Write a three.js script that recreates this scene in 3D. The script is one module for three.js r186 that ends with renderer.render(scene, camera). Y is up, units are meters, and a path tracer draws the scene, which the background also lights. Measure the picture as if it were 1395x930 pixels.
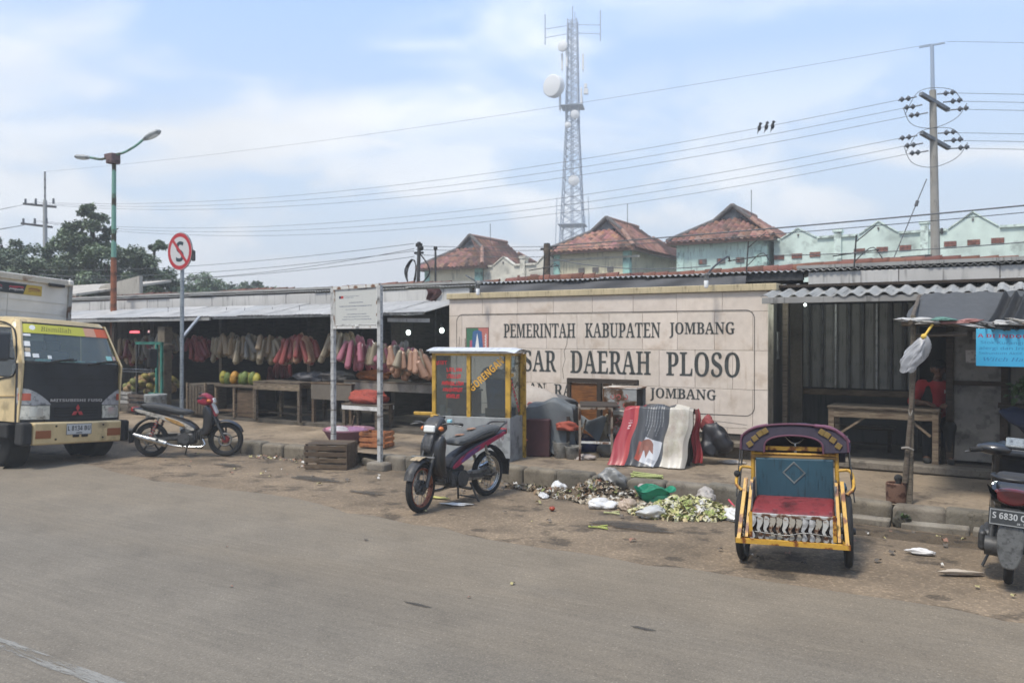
import * as THREE from 'three';
import { mergeGeometries } from 'three/addons/utils/BufferGeometryUtils.js';
import { RoundedBoxGeometry } from 'three/addons/geometries/RoundedBoxGeometry.js';
import { FontLoader } from 'three/addons/loaders/FontLoader.js';
import { MarchingCubes } from 'three/addons/objects/MarchingCubes.js';

// ------------------------------------------------------------------ camera, sky, sun, exposure
const scene = new THREE.Scene();
const camera = new THREE.PerspectiveCamera(45.24, 1024 / 682, 0.1, 3000);
camera.position.set(0, 2.0, 0);
camera.rotation.order = 'YXZ';
camera.rotation.set(-0.00717, 0.54352, 0);
camera.focus = 4.2; camera.userData.fStop = 4.5;      // the photograph is slightly soft everywhere
scene.add(camera);
const renderer = new THREE.WebGLRenderer({ antialias: true });
renderer.setSize(1024, 682);
renderer.toneMapping = THREE.LinearToneMapping;
renderer.toneMappingExposure = 1.58;
renderer.shadowMap.enabled = true;

function rng(a) { return () => { a |= 0; a = a + 0x6D2B79F5 | 0; let t = Math.imul(a ^ a >>> 15, 1 | a); t = t + Math.imul(t ^ t >>> 7, 61 | t) ^ t; return ((t ^ t >>> 14) >>> 0) / 4294967296; }; }
const rnd = rng(1234567);
const rr = (a, b) => a + (b - a) * rnd();
const clamp = (x, a = 0, b = 1) => Math.min(b, Math.max(a, x));
const sm = (a, b, x) => { const t = clamp((x - a) / (b - a)); return t * t * (3 - 2 * t); };
const mixn = (a, b, t) => a + (b - a) * t;
function hash(x, y, s) { let h = Math.imul(x, 374761393) + Math.imul(y, 668265263) + Math.imul(s, 2147483647 - 51); h = Math.imul(h ^ h >>> 13, 1274126177); return ((h ^ h >>> 16) >>> 0) / 4294967296; }
function vn(x, y, per, s) {       // periodic value noise
  const xi = Math.floor(x), yi = Math.floor(y); let fx = x - xi, fy = y - yi;
  fx = fx * fx * (3 - 2 * fx); fy = fy * fy * (3 - 2 * fy);
  const m = v => ((v % per) + per) % per, x0 = m(xi), x1 = m(xi + 1), y0 = m(yi), y1 = m(yi + 1);
  return mixn(mixn(hash(x0, y0, s), hash(x1, y0, s), fx), mixn(hash(x0, y1, s), hash(x1, y1, s), fx), fy);
}
function fbm(u, v, per, oct, s) { let a = .5, t = 0, n = 0; for (let o = 0; o < oct; o++) { t += a * vn(u * per, v * per, per, s + o * 17); n += a; per *= 2; a *= .55; } return t / n; }

{ // one computed sky: pale blue air with thin bright cloud, whitening to the horizon
  const W = 2048, H = 1024, d = new Float32Array(W * H * 4);
  const n3 = (x, y, z, s) => {   // 3-d value noise
    const xi = Math.floor(x), yi = Math.floor(y), zi = Math.floor(z); let fx = x - xi, fy = y - yi, fz = z - zi;
    fx = fx * fx * (3 - 2 * fx); fy = fy * fy * (3 - 2 * fy); fz = fz * fz * (3 - 2 * fz);
    const q = k => mixn(mixn(hash(xi, yi, s + (zi + k) * 131), hash(xi + 1, yi, s + (zi + k) * 131), fx), mixn(hash(xi, yi + 1, s + (zi + k) * 131), hash(xi + 1, yi + 1, s + (zi + k) * 131), fx), fy);
    return mixn(q(0), q(1), fz);
  };
  const f3 = (x, y, z, o, s) => { let a = .5, t = 0, n = 0; for (let i = 0; i < o; i++) { t += a * n3(x, y, z, s + i * 7); n += a; a *= .52; x *= 2.03; y *= 2.03; z *= 2.03; } return t / n; };
  for (let j = 0; j < H; j++) for (let i = 0; i < W; i++) {
    const el = ((j + .5) / H - .5) * Math.PI, az = (i + .5) / W * 2 * Math.PI;
    const y = Math.sin(el), c = Math.cos(el), x = c * Math.cos(az), z = c * Math.sin(az);
    const e = Math.max(y, 0);
    const air = [mixn(.52, .22, sm(0, .5, e)), mixn(.65, .40, sm(0, .5, e)), mixn(.77, .76, sm(0, .7, e))];
    const glow = Math.exp(-(1 - (x * -.06 + y * .92 + z * .39)) / .22);     // cloud brightened round the veiled sun, added out of view to light the walls
    // high thin sheet, projected on a layer so that it shortens towards the horizon
    const k = 1 / (e + .16), px = x * k, pz = z * k;
    const warp = f3(px * .5 + 5, pz * .5, 3.1, 4, 11) * 2.2, ca = px * .856 - pz * .517, cb = px * .517 + pz * .856;
    let sheet = f3(ca * .42 + warp * .8, cb * 1.0 + warp * .5 + 9, .7, 7, 29);
    sheet = sm(.40, .58, sheet + .16 * (f3(ca * .9 + warp * 2, cb * 4.2 + warp * 1.5, 2.7, 6, 53) - .5));
    const puff = sm(.50, .66, f3(x * 5.2 + 3, y * 10 + 1, z * 5.2, 6, 41)) * (1 - sm(.14, .36, e));
    let cl = clamp(sheet * .90 + .06 + (1 - sm(0, .17, e)) * .34);
    cl = clamp(Math.max(cl, puff * .95));
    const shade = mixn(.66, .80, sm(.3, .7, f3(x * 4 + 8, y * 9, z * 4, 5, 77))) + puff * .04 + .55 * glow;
    const cc = [shade * .985, shade * 1.0, shade * 1.02];
    const o = (j * W + i) * 4, below = sm(0, -.08, y);
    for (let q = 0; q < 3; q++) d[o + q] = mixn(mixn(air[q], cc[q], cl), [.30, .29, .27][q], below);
    d[o + 3] = 1;
  }
  const sky = new THREE.DataTexture(d, W, H, THREE.RGBAFormat, THREE.FloatType);
  sky.mapping = THREE.EquirectangularReflectionMapping; sky.colorSpace = THREE.LinearSRGBColorSpace;
  sky.magFilter = THREE.LinearFilter; sky.minFilter = THREE.LinearFilter; sky.wrapS = THREE.RepeatWrapping; sky.needsUpdate = true;
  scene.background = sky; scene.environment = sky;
}
const sun = new THREE.DirectionalLight(new THREE.Color(1, .94, .85), 3.0);   // behind a veil of cloud: a wide soft sun
sun.position.set(-11, 63, 25); sun.target.position.set(-4, 0, -8);
sun.castShadow = true; sun.shadow.radius = 21; sun.shadow.mapSize.set(2048, 2048);
Object.assign(sun.shadow.camera, { left: -50, right: 50, top: 50, bottom: -50, near: 1, far: 160 });
scene.add(sun, sun.target);
scene.fog = new THREE.FogExp2(0xe2e6e8, 0.003);

// ------------------------------------------------------------------ textures
function tex(size, f, { bytes = true, srgb = true } = {}) {
  const d = new Uint8Array(size * size * 4);
  for (let j = 0; j < size; j++) for (let i = 0; i < size; i++) {
    const r = f(i / size, j / size), o = (j * size + i) * 4, a = Array.isArray(r) ? r : [r, r, r];
    for (let q = 0; q < 3; q++) d[o + q] = clamp(a[q]) * 255; d[o + 3] = a.length > 3 ? a[3] * 255 : 255;
  }
  const t = new THREE.DataTexture(d, size, size); t.wrapS = t.wrapT = THREE.RepeatWrapping;
  t.magFilter = THREE.LinearFilter; t.minFilter = THREE.LinearMipmapLinearFilter; t.generateMipmaps = true;
  if (srgb) t.colorSpace = THREE.SRGBColorSpace; t.needsUpdate = true; return t;
}
const scaled = (t, m, n = m) => { const c = t.clone(); c.repeat.set(1 / m, 1 / n); c.needsUpdate = true; return c; };
const TG = tex(512, (u, v) => { const a = fbm(u, v, 4, 6, 1), b = fbm(u, v, 16, 4, 5), s = sm(.56, .72, fbm(u, v, 6, 6, 9)); return .98 - .22 * sm(.4, .75, a) - .1 * b - .2 * s; });
const TSTREAK = tex(512, (u, v) => { const a = fbm(u, v, 3, 5, 21), w = vn(u * 48, v * 3, 48, 4) * .5 + vn(u * 96, v * 6, 96, 8) * .5; return .99 - .18 * a - .34 * sm(.5, .95, w) * sm(.3, .8, fbm(u, v, 5, 4, 31)); });
const TCONC = tex(512, (u, v) => { const a = fbm(u, v, 4, 6, 51), f = fbm(u, v, 64, 3, 55), p = sm(.6, .8, fbm(u, v, 8, 5, 58)), cr = 1 - sm(0, .012, Math.abs(fbm(u, v, 5, 5, 61) - .5)); return [.97 - .3 * a - .14 * f - .18 * p - .22 * cr * .6, .955 - .31 * a - .14 * f - .18 * p - .22 * cr * .6, .93 - .32 * a - .14 * f - .17 * p - .22 * cr * .6]; });
const TDIRT = tex(1024, (u, v) => { const a = fbm(u, v, 5, 6, 71), g = fbm(u, v, 90, 3, 75), st = sm(.68, .8, vn(u * 120, v * 120, 120, 79)), dk = sm(.58, .7, fbm(u, v, 7, 6, 83)); const b = .95 - .22 * a - .2 * g + .12 * st - .2 * dk; return [b, b * .965, b * .92]; });
const TASPH = tex(1024, (u, v) => { const a = fbm(u, v, 4, 5, 91), g = vn(u * 200, v * 200, 200, 95), h = vn(u * 340, v * 340, 340, 96), st = sm(.84, .95, vn(u * 150, v * 150, 150, 99)); const sk = vn(u * 3, v * 70, 70, 98), cr = 1 - sm(0, .006, Math.abs(fbm(u, v, 4, 6, 97) - .5)); const b = .92 - .12 * a - .11 * g - .09 * h + .14 * st - .05 * sk - .05 * cr; return [b, b * .99, b * .97]; });
const TWOOD = tex(512, (u, v) => { const w = fbm(u * .25, v, 4, 3, 101), g = vn(u * 6 + w * 3, v * 90, 90, 104), h = fbm(u, v, 5, 5, 107), l = sm(.55, .9, vn(u * 4, v * 40, 40, 109)); return [.97 - .22 * g - .28 * h - .2 * l, .95 - .24 * g - .29 * h - .21 * l, .92 - .25 * g - .3 * h - .21 * l]; });
const TFAB = tex(256, (u, v) => .93 - .14 * fbm(u, v, 4, 5, 121) - .12 * vn(u * 128, v * 128, 128, 124));
const TRUST = tex(512, (u, v) => { const a = sm(.5, .68, fbm(u, v, 5, 6, 131)), f = fbm(u, v, 40, 3, 135); return [mixn(.98 - .12 * f, .52 - .1 * f, a), mixn(.98 - .12 * f, .35 - .1 * f, a), mixn(.98 - .13 * f, .24 - .1 * f, a)]; });
const TMARB = tex(512, (u, v) => { const a = fbm(u, v, 4, 6, 141), f = fbm(u, v, 24, 4, 145), s = sm(.58, .82, fbm(u, v, 7, 6, 148)) + .9 * sm(.55, .95, vn(u * 40, v * 3, 40, 150) * .6 + vn(u * 90, v * 5, 90, 151) * .4) * sm(.35, .7, fbm(u, v, 4, 4, 153)); return [.985 - .1 * a - .08 * f - .08 * s, .975 - .11 * a - .08 * f - .10 * s, .965 - .12 * a - .08 * f - .12 * s]; });

const lin = (r, g, b) => new THREE.Color().setRGB(r, g, b);
const mats = {};
function mat(color, { map = TG, m = 1.3, n = m, rough = .8, metal = 0, bump = 0, btex, ...rest } = {}) {
  const c = Array.isArray(color) ? lin(...color) : new THREE.Color(color);
  const o = { color: c, roughness: rough, metalness: metal, side: THREE.DoubleSide, ...rest };
  if (map) o.map = scaled(map, m, n);
  if (bump) { o.bumpMap = scaled(btex || map, m, n); o.bumpScale = bump; }
  return new THREE.MeshPhysicalMaterial(o);
}
function canvasTex(w, h, draw) {
  const c = document.createElement('canvas'); c.width = w; c.height = h; const g = c.getContext('2d'); draw(g, w, h);
  const t = new THREE.CanvasTexture(c); t.colorSpace = THREE.SRGBColorSpace; return t;
}
const M = {
  conc: mat([.30, .275, .24], { map: TCONC, m: 1.6, rough: .95, bump: .006 }),
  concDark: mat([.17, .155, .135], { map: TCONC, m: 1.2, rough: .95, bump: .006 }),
  kerb: mat([.27, .25, .215], { map: TCONC, m: .9, rough: .95, bump: .008 }),
  plaster: mat([.42, .41, .38], { map: TSTREAK, m: 2.2, rough: .95 }),
  galv: mat([.42, .43, .44], { map: TSTREAK, m: .9, rough: .5, metal: .35 }),
  galvPale: mat([.46, .455, .44], { map: TSTREAK, m: 1.4, rough: .6, metal: .2 }),
  asbestos: mat([.36, .36, .345], { map: TSTREAK, m: 1.1, rough: .95 }),
  wood: mat([.20, .15, .105], { map: TWOOD, m: .8, rough: .85, bump: .002 }),
  woodPale: mat([.36, .30, .23], { map: TWOOD, m: .7, rough: .85, bump: .002 }),
  woodGrey: mat([.21, .185, .155], { map: TWOOD, m: .7, rough: .9, bump: .002 }),
  woodDark: mat([.075, .058, .045], { map: TWOOD, m: .7, rough: .85 }),
  woodOrange: mat([.36, .15, .035], { map: TWOOD, m: .5, rough: .6 }),
  yellow: mat([.58, .33, .04], { map: TRUST, m: .42, rough: .5 }),
  yellowPaint: mat([.60, .36, .05], { map: TG, m: .6, rough: .5 }),
  white: mat([.72, .72, .70], { map: TG, m: .9, rough: .6 }),
  whiteRust: mat([.66, .66, .64], { map: TRUST, m: .45, rough: .6 }),
  greySheet: mat([.33, .345, .35], { map: TG, m: .8, rough: .45, metal: .25 }),
  black: mat([.018, .018, .019], { m: .4, rough: .45 }),
  blackDull: mat([.022, .022, .022], { m: .4, rough: .85 }),
  rubber: mat([.022, .021, .02], { map: TFAB, m: .3, rough: .9 }),
  chrome: mat([.62, .62, .61], { map: TG, m: .3, rough: .22, metal: 1 }),
  steel: mat([.30, .30, .29], { map: TG, m: .4, rough: .45, metal: .8 }),
  steelDark: mat([.09, .09, .09], { map: TG, m: .4, rough: .55, metal: .5 }),
  red: mat([.42, .022, .022], { m: .5, rough: .45 }),
  teal: mat([.03, .22, .17], { m: .7, rough: .6 }),
  clear: new THREE.MeshPhysicalMaterial({ color: lin(.86, .9, .89), transmission: 1, thickness: 0, roughness: .04, side: THREE.DoubleSide }),
  dirtyGlass: new THREE.MeshPhysicalMaterial({ color: lin(.72, .76, .76), transmission: .95, thickness: 0, roughness: .1, side: THREE.DoubleSide }),
  tintGlass: new THREE.MeshPhysicalMaterial({ color: lin(.55, .59, .59), transmission: .94, thickness: 0, roughness: .08, side: THREE.DoubleSide }),
  film: new THREE.MeshPhysicalMaterial({ color: lin(.62, .63, .65), transmission: .62, thickness: 0, roughness: .35, side: THREE.DoubleSide }),
  lampLens: mat([.62, .64, .63], { map: null, rough: .12 }),
};

// ------------------------------------------------------------------ geometry helpers
const V = (x, y, z) => new THREE.Vector3(x, y, z);
const _m = new THREE.Matrix4(), _e = new THREE.Euler(), _q = new THREE.Quaternion();
function T(g, x = 0, y = 0, z = 0, rx = 0, ry = 0, rz = 0, s = 1) {
  const sc = Array.isArray(s) ? V(...s) : V(s, s, s);
  g.applyMatrix4(_m.compose(V(x, y, z), _q.setFromEuler(_e.set(rx, ry, rz, 'YXZ')), sc)); return g;
}
const B = (w, h, d, x, y, z, rx, ry, rz) => T(new THREE.BoxGeometry(w, h, d), x, y, z, rx, ry, rz);
const RB = (w, h, d, r, x, y, z, rx, ry, rz, seg = 2) => T(new RoundedBoxGeometry(w, h, d, seg, Math.min(r, w / 2.01, h / 2.01, d / 2.01)), x, y, z, rx, ry, rz);
const C = (r0, r1, h, x, y, z, rx, ry, rz, seg = 14) => T(new THREE.CylinderGeometry(r1, r0, h, seg), x, y, z, rx, ry, rz);
const S = (r, x, y, z, s = 1, w = 14, h = 10) => T(new THREE.SphereGeometry(r, w, h), x, y, z, 0, 0, 0, s);
const TOR = (R, r, x, y, z, rx, ry, rz, seg = 28, tseg = 8, arc = Math.PI * 2) => T(new THREE.TorusGeometry(R, r, tseg, seg, arc), x, y, z, rx, ry, rz);
function aim(g, a, b) { const d = b.clone().sub(a), l = d.length(); g.applyMatrix4(_m.compose(a.clone().add(b).multiplyScalar(.5), _q.setFromUnitVectors(V(0, 1, 0), d.clone().divideScalar(l)), V(1, 1, 1))); return g; }
function bar(a, b, r, seg = 7, r1 = r) { a = V(...a); b = V(...b); return aim(new THREE.CylinderGeometry(r1, r, a.distanceTo(b), seg), a, b); }
function beam(a, b, w, d = w) {       // square bar from a to b: w across, d deep, kept upright as far as can be
  a = V(...a); b = V(...b); const y = b.clone().sub(a), l = y.length(); y.normalize();
  let up = Math.abs(y.y) > .95 ? V(0, 0, 1) : V(0, 1, 0); const x = new THREE.Vector3().crossVectors(y, up).normalize(), z = new THREE.Vector3().crossVectors(x, y);
  const g = new THREE.BoxGeometry(w, l, d); g.applyMatrix4(new THREE.Matrix4().makeBasis(x, y, z).setPosition(a.add(b).multiplyScalar(.5))); return g;
}
function tube(pts, r, seg = 24, rs = 7, closed = false) { return new THREE.TubeGeometry(new THREE.CatmullRomCurve3(pts.map(p => V(...p)), closed, 'catmullrom', .5), seg, r, rs, closed); }
function shp(pts) { const s = new THREE.Shape(); pts.forEach((p, i) => i ? s.lineTo(p[0], p[1]) : s.moveTo(p[0], p[1])); return s; }
function smooth(pts, n = 4) { const c = new THREE.CatmullRomCurve3(pts.map(p => V(p[0], p[1], 0)), true, 'catmullrom', .5); return c.getPoints(pts.length * n).slice(0, -1).map(p => [p.x, p.y]); }
function ext(pts, depth, bevel = .01, bseg = 2, curved = false, holes = []) {    // outline in x,y pulled along z, centred on z = 0
  const s = shp(curved ? smooth(pts) : pts); holes.forEach(h => s.holes.push(shp(h)));
  const g = new THREE.ExtrudeGeometry(s, { depth: Math.max(depth - 2 * bevel, .001), bevelEnabled: bevel > 0, bevelThickness: bevel, bevelSize: bevel, bevelOffset: -bevel, bevelSegments: bseg, steps: 1 });
  return T(g, 0, 0, -Math.max(depth - 2 * bevel, .001) / 2);
}
const lathe = (pts, seg = 18) => new THREE.LatheGeometry(pts.map(p => new THREE.Vector2(p[0], p[1])), seg);
function grid(nu, nv, f) {    // sheet of points f(u, v)
  const p = [], uv = [], ix = [];
  for (let j = 0; j <= nv; j++) for (let i = 0; i <= nu; i++) { p.push(...f(i / nu, j / nv)); uv.push(i / nu, j / nv); }
  for (let j = 0; j < nv; j++) for (let i = 0; i < nu; i++) { const a = j * (nu + 1) + i, b = a + nu + 1; ix.push(a, a + 1, b + 1, a, b + 1, b); }
  const g = new THREE.BufferGeometry(); g.setAttribute('position', new THREE.Float32BufferAttribute(p, 3)); g.setAttribute('uv', new THREE.Float32BufferAttribute(uv, 2)); g.setIndex(ix); g.computeVertexNormals(); return g;
}
const own = g => { g.userData.own = true; return g; };      // keeps its 0..1 uv (printed things)
function metric(g, ox, oy) {     // uv in metres by the axis each face looks along
  const p = g.attributes.position, n = g.attributes.normal, uv = new Float32Array(p.count * 2);
  for (let i = 0; i < p.count; i += 3) {
    let ax = 0, ay = 0, az = 0; for (let k = 0; k < 3; k++) { ax += Math.abs(n.getX(i + k)); ay += Math.abs(n.getY(i + k)); az += Math.abs(n.getZ(i + k)); }
    for (let k = i; k < i + 3; k++) {
      const x = p.getX(k), y = p.getY(k), z = p.getZ(k);
      const q = az >= ax && az >= ay ? [x, y] : ax >= ay ? [z, y] : [x, z];
      uv[2 * k] = q[0] + ox; uv[2 * k + 1] = q[1] + oy;
    }
  }
  g.setAttribute('uv', new THREE.BufferAttribute(uv, 2));
}
function weld(geos, metricUv = true) {
  geos = [geos].flat(3); const out = [];
  for (const g0 of geos) {
    let keep = g0.userData.own; let g = g0.index ? g0.toNonIndexed() : g0;
    const h = new THREE.BufferGeometry(); h.setAttribute('position', g.attributes.position);
    if (!g.attributes.normal) g.computeVertexNormals(); h.setAttribute('normal', g.attributes.normal);
    if (keep || !metricUv) h.setAttribute('uv', g.attributes.uv); else metric(h, rnd() * 3, rnd() * 3);
    if (g.attributes.color) h.setAttribute('color', g.attributes.color);
    out.push(h);
  }
  return out.length > 1 ? mergeGeometries(out) : out[0];
}
const taken = {};
function numbered(n) { const k = taken[n] = (taken[n] ?? -1) + 1; return k ? n + '_' + String(k).padStart(3, '0') : n; }
function tag(o, label, category, group, kind) { if (label) o.userData.label = label; if (category) o.userData.category = category; if (group) o.userData.group = group; if (kind) o.userData.kind = kind; return o; }
const shade = o => o.traverse(c => { c.castShadow = c.receiveShadow = true; });
function part(name, geos, m, parent, label) {           // one mesh under its thing
  const o = new THREE.Mesh(weld(geos), m); o.name = name; parent.add(o); if (label) o.userData.label = label; o.castShadow = o.receiveShadow = true; return o;
}
function thing(name, label, category, [x, y, z] = [0, 0, 0], turn = 0, group) {
  const o = new THREE.Group(); o.name = numbered(name); scene.add(o); o.position.set(x, y, z); o.rotation.y = turn; return tag(o, label, category, group);
}
function solo(name, geos, m, label, category, at = [0, 0, 0], turn = 0, group) {   // a thing that is one mesh
  const o = new THREE.Mesh(weld(geos), m); o.name = numbered(name); o.castShadow = o.receiveShadow = true; scene.add(o); o.position.set(...at); o.rotation.y = turn; return tag(o, label, category, group);
}
function struct(name, geos, m, at = [0, 0, 0]) { const o = solo(name, geos, m, null, null, at); o.userData.kind = 'structure'; return o; }
function copy(o, at, turn, label) { const c = o.clone(); c.name = numbered(o.name.replace(/_\d{3}$/, '')); c.userData = { ...o.userData }; scene.add(c); c.position.set(...at); c.rotation.y = turn; if (label) c.userData.label = label; return c; }
function lump(r, s, seed, amp, w, h, c) {   // soft creased lump resting on y = 0
  const g = new THREE.SphereGeometry(r, w, h), p = g.attributes.position, q = rng(seed), o = [q() * 90, q() * 90, q() * 90];
  const n = (x, y, z, k, m) => vn(x * k + y * k * .6 + o[0] + 60, z * k - y * k * .7 + o[1] + 60, 4096, m), rid = (x, y, z, k, m) => 1 - Math.abs(n(x, y, z, k, m) - .5) * 4;
  for (let i = 0; i < p.count; i++) {
    const x = p.getX(i) / r, y = p.getY(i) / r, z = p.getZ(i) / r;
    const k = 1 + amp * ((n(x, y, z, 1.4, 9) - .5) * 1.3 + (n(z, x, y, 2.9, 8) - .5) * .5 + c * (.22 * rid(x, y, z, 2.2, 3) + .13 * rid(z, x, y, 4.6, 5)));
    p.setXYZ(i, x * r * k * s[0], Math.max(.002, (y * r * k + r * .66) * s[1]), z * r * k * s[2]);
  }
  g.computeVertexNormals(); return g;
}
const crumple = (r, s, seed, amp = .35) => lump(r, s, seed, amp * 1.1, 30, 20, .8);
const poly = (r, s, seed, amp = .5) => lump(r, s, seed, amp * .8, 44, 30, .9);
const loader = new FontLoader();
const serif = await loader.loadAsync('fonts/droid/droid_serif_bold.typeface.json');
const sans = await loader.loadAsync('fonts/droid/droid_sans_bold.typeface.json');
function word(font, text, x0, x1, y0, y1, t = .004) {    // letters fitted to a box, thin as paint
  const g = new THREE.ExtrudeGeometry(font.generateShapes(text, 1), { depth: t, bevelEnabled: false, curveSegments: 4 }); g.computeBoundingBox(); const b = g.boundingBox;
  const sx = (x1 - x0) / (b.max.x - b.min.x), sy = (y1 - y0) / (b.max.y - b.min.y);
  g.applyMatrix4(new THREE.Matrix4().makeScale(sx, sy, 1).setPosition(x0 - b.min.x * sx, y0 - b.min.y * sy, 0)); return g;
}

// ------------------------------------------------------------------ ground, road, kerb, pavement
{
  const tint = (g, f) => { const p = g.attributes.position, c = new Float32Array(p.count * 3); for (let i = 0; i < p.count; i++) { const q = f(p.getX(i), p.getZ(i)); c.set(q, i * 3); } g.setAttribute('color', new THREE.BufferAttribute(c, 3)); return g; };
  const N = (x, z, s, per = 64) => vn(x * s + 700, z * s + 700, 4096, per);
  const NN = (x, z, s) => N(x, z, s, 7) * .5 + N(x, z, s * 2.1, 8) * .3 + N(x, z, s * 4.3, 9) * .2;
  const roadEdge = x => -6.72 - .06 * clamp(-x - 2, 0, 14) + (N(x, 0, .5, 3) - .5) * .35 + (N(x, 0, 2.2, 4) - .5) * .16;
  // wide earth out to the horizon
  const far = new THREE.PlaneGeometry(700, 700, 8, 8); T(far, 0, -.02, -120, -Math.PI / 2);
  struct('ground', far, mat([.17, .15, .12], { map: TDIRT, m: 7, rough: 1 }));
  // trodden shoulder between road and kerb, slightly uneven
  const sh = grid(260, 50, (u, v) => { const x = mixn(-40, 12, u), z = mixn(-5.6, -10.2, v); return [x, .001 + .012 * (NN(x, z, 1.3) - .5) * sm(-6.4, -7.4, z), z]; });
  tint(sh, (x, z) => {
    const n = NN(x, z, .8), w = NN(x + 40, z, 2.6), d = sm(-8.0, -9.4, z) * .2;
    const stain = sm(.62, .78, NN(x - 20, z * 1.4, 1.1)) * .28, pale = sm(.6, .8, NN(x, z * 3 + 80, .6)) * .12;
    const k = .93 + .18 * (n - .5) + .2 * (w - .5) - stain - d + pale; return [k, k * .985, k * .96];
  });
  const shM = mat([.36, .295, .22], { map: TDIRT, m: 2.1, rough: 1, bump: .012 }); shM.vertexColors = true;
  const so = new THREE.Mesh(weld(sh), shM); so.name = 'dirt_shoulder'; so.userData.kind = 'structure'; so.receiveShadow = true; scene.add(so);
  // asphalt with a ragged dusty edge
  const rd = grid(300, 46, (u, v) => { const x = mixn(-70, 30, u); const e = roadEdge(x); const t = 1 - Math.pow(1 - v, 1.6); return [x, .012 - .004 * sm(.98, 1, v), mixn(9, e, t)]; });
  tint(rd, (x, z) => {
    const e = roadEdge(x), dist = z - e, dust = (1 - sm(0, 3.2, dist + (NN(x * .5, z * 2, .9) - .5) * 2.2)) * .85, n = NN(x * .4, z, .7), lane = .05 * Math.exp(-Math.pow((z + 4.9) / .5, 2));
    const w = NN(x * .25, z * 1.6 + 33, 1.6), k = .93 + .16 * (n - .5) + .12 * (w - .5) - lane;
    return [k * mixn(1, 1.17, dust), k * mixn(.99, 1.08, dust), k * mixn(.975, .95, dust)];
  });
  const rdM = mat([.31, .278, .232], { map: TASPH, m: 1.7, rough: .92, bump: .004 }); rdM.vertexColors = true;
  const ro = new THREE.Mesh(weld(rd), rdM); ro.name = 'road'; ro.userData.kind = 'structure'; ro.receiveShadow = true; scene.add(ro);
  // worn centre line: scraps of old white paint left on the stones
  const worn = tex(512, (u, v) => { const e = sm(0, .22, v) * sm(0, .22, 1 - v), n = fbm(u, v, 6, 6, 171), f = fbm(u, v, 40, 3, 175); const c = .72 - .25 * f - .1 * n; return [c, c * .985, c * .94, sm(.40, .62, n * .75 + f * .35 - (1 - e) * .35) * .85]; });
  const lm = new THREE.MeshPhysicalMaterial({ map: scaled(worn, 1, 1), transparent: true, roughness: .85, side: THREE.DoubleSide });
  const strip = grid(60, 2, (u, v) => [mixn(-30, -2.9, u), .0165, -2.80 + (v - .5) * .15]); { const q = strip.attributes.uv; for (let i = 0; i < q.count; i++) q.setXY(i, q.getX(i) * 18, q.getY(i)); }
  struct('road_marking', own(strip), lm);
  // dark patches laid flat on the shoulder and the road
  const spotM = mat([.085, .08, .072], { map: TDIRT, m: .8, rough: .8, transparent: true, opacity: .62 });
  const spots = [];
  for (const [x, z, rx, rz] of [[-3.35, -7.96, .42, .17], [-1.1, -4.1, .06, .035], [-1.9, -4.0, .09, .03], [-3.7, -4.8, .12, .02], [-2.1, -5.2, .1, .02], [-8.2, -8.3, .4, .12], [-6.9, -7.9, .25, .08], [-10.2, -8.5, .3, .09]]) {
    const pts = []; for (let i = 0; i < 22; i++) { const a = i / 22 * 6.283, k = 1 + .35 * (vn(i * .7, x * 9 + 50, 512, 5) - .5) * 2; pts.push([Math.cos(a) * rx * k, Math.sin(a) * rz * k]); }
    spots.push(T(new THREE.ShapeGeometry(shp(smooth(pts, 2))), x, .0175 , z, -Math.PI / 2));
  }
  struct('dark_patch', spots, spotM);

  // pavement
  const paveTop = .19;
  const pv = grid(190, 18, (u, v) => { const x = mixn(-40, 12, u), z = mixn(-9.62, -12.05, v); return [x, paveTop + .012 * (NN(x, z, 1.1) - .5) , z]; });
  tint(pv, (x, z) => { const k = .98 + .22 * (NN(x, z, .9) - .5) + .2 * (NN(x + 9, z + 70, 3.2) - .5) - .3 * sm(.63, .76, NN(x, z, 1.9)); return [k, k * .985, k * .955]; });
  const pvM = mat([.42, .35, .27], { map: TCONC, m: 2.3, rough: 1, bump: .01 }); pvM.vertexColors = true;
  const po = new THREE.Mesh(weld(pv), pvM); po.name = 'pavement'; po.userData.kind = 'structure'; po.receiveShadow = true; scene.add(po);
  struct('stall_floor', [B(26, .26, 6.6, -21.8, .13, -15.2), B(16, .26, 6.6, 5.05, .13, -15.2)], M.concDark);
  // kerb: one stone after another
  const kerb = new THREE.Group(); kerb.name = 'kerb'; kerb.userData.kind = 'structure'; scene.add(kerb);
  const stones = [0, 1, 2, 3].map(k => { const q = rng(40 + k); const g = new RoundedBoxGeometry(.503, .32, .24, 4, .05), p = g.attributes.position; for (let i = 0; i < p.count; i++) { const n = .02 * (vn(p.getX(i) * 9 + 60 + k * 7, p.getY(i) * 9 + p.getZ(i) * 7 + 60, 512, 6) - .5); p.setXYZ(i, p.getX(i), p.getY(i) + n, p.getZ(i) + n); } g.computeVertexNormals(); return weld(g); });
  const kms = [[.30, .275, .235], [.25, .235, .2], [.285, .255, .205], [.215, .2, .17]].map(c => mat(c, { map: TCONC, m: .9, rough: .97, bump: .01 }));
  for (let x = -22; x < 3.4; x += .505) {
    if (x > -9.35 && x < -7.95) continue;       // broken out behind the crate
    const o = new THREE.Mesh(stones[Math.floor(rnd() * 4)], kms[Math.floor(rnd() * 4)]); o.name = 'kerb_stone'; o.castShadow = o.receiveShadow = true;
    const left = x < -8; o.position.set(x + rr(-.01, .01), .055 + rr(-.012, .012), -9.62 + rr(-.02, .02) - (left ? .0 : 0)); o.rotation.set(rr(-.03, .03), rr(-.03, .03), rr(-.02, .02)); kerb.add(o);
  }
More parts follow.
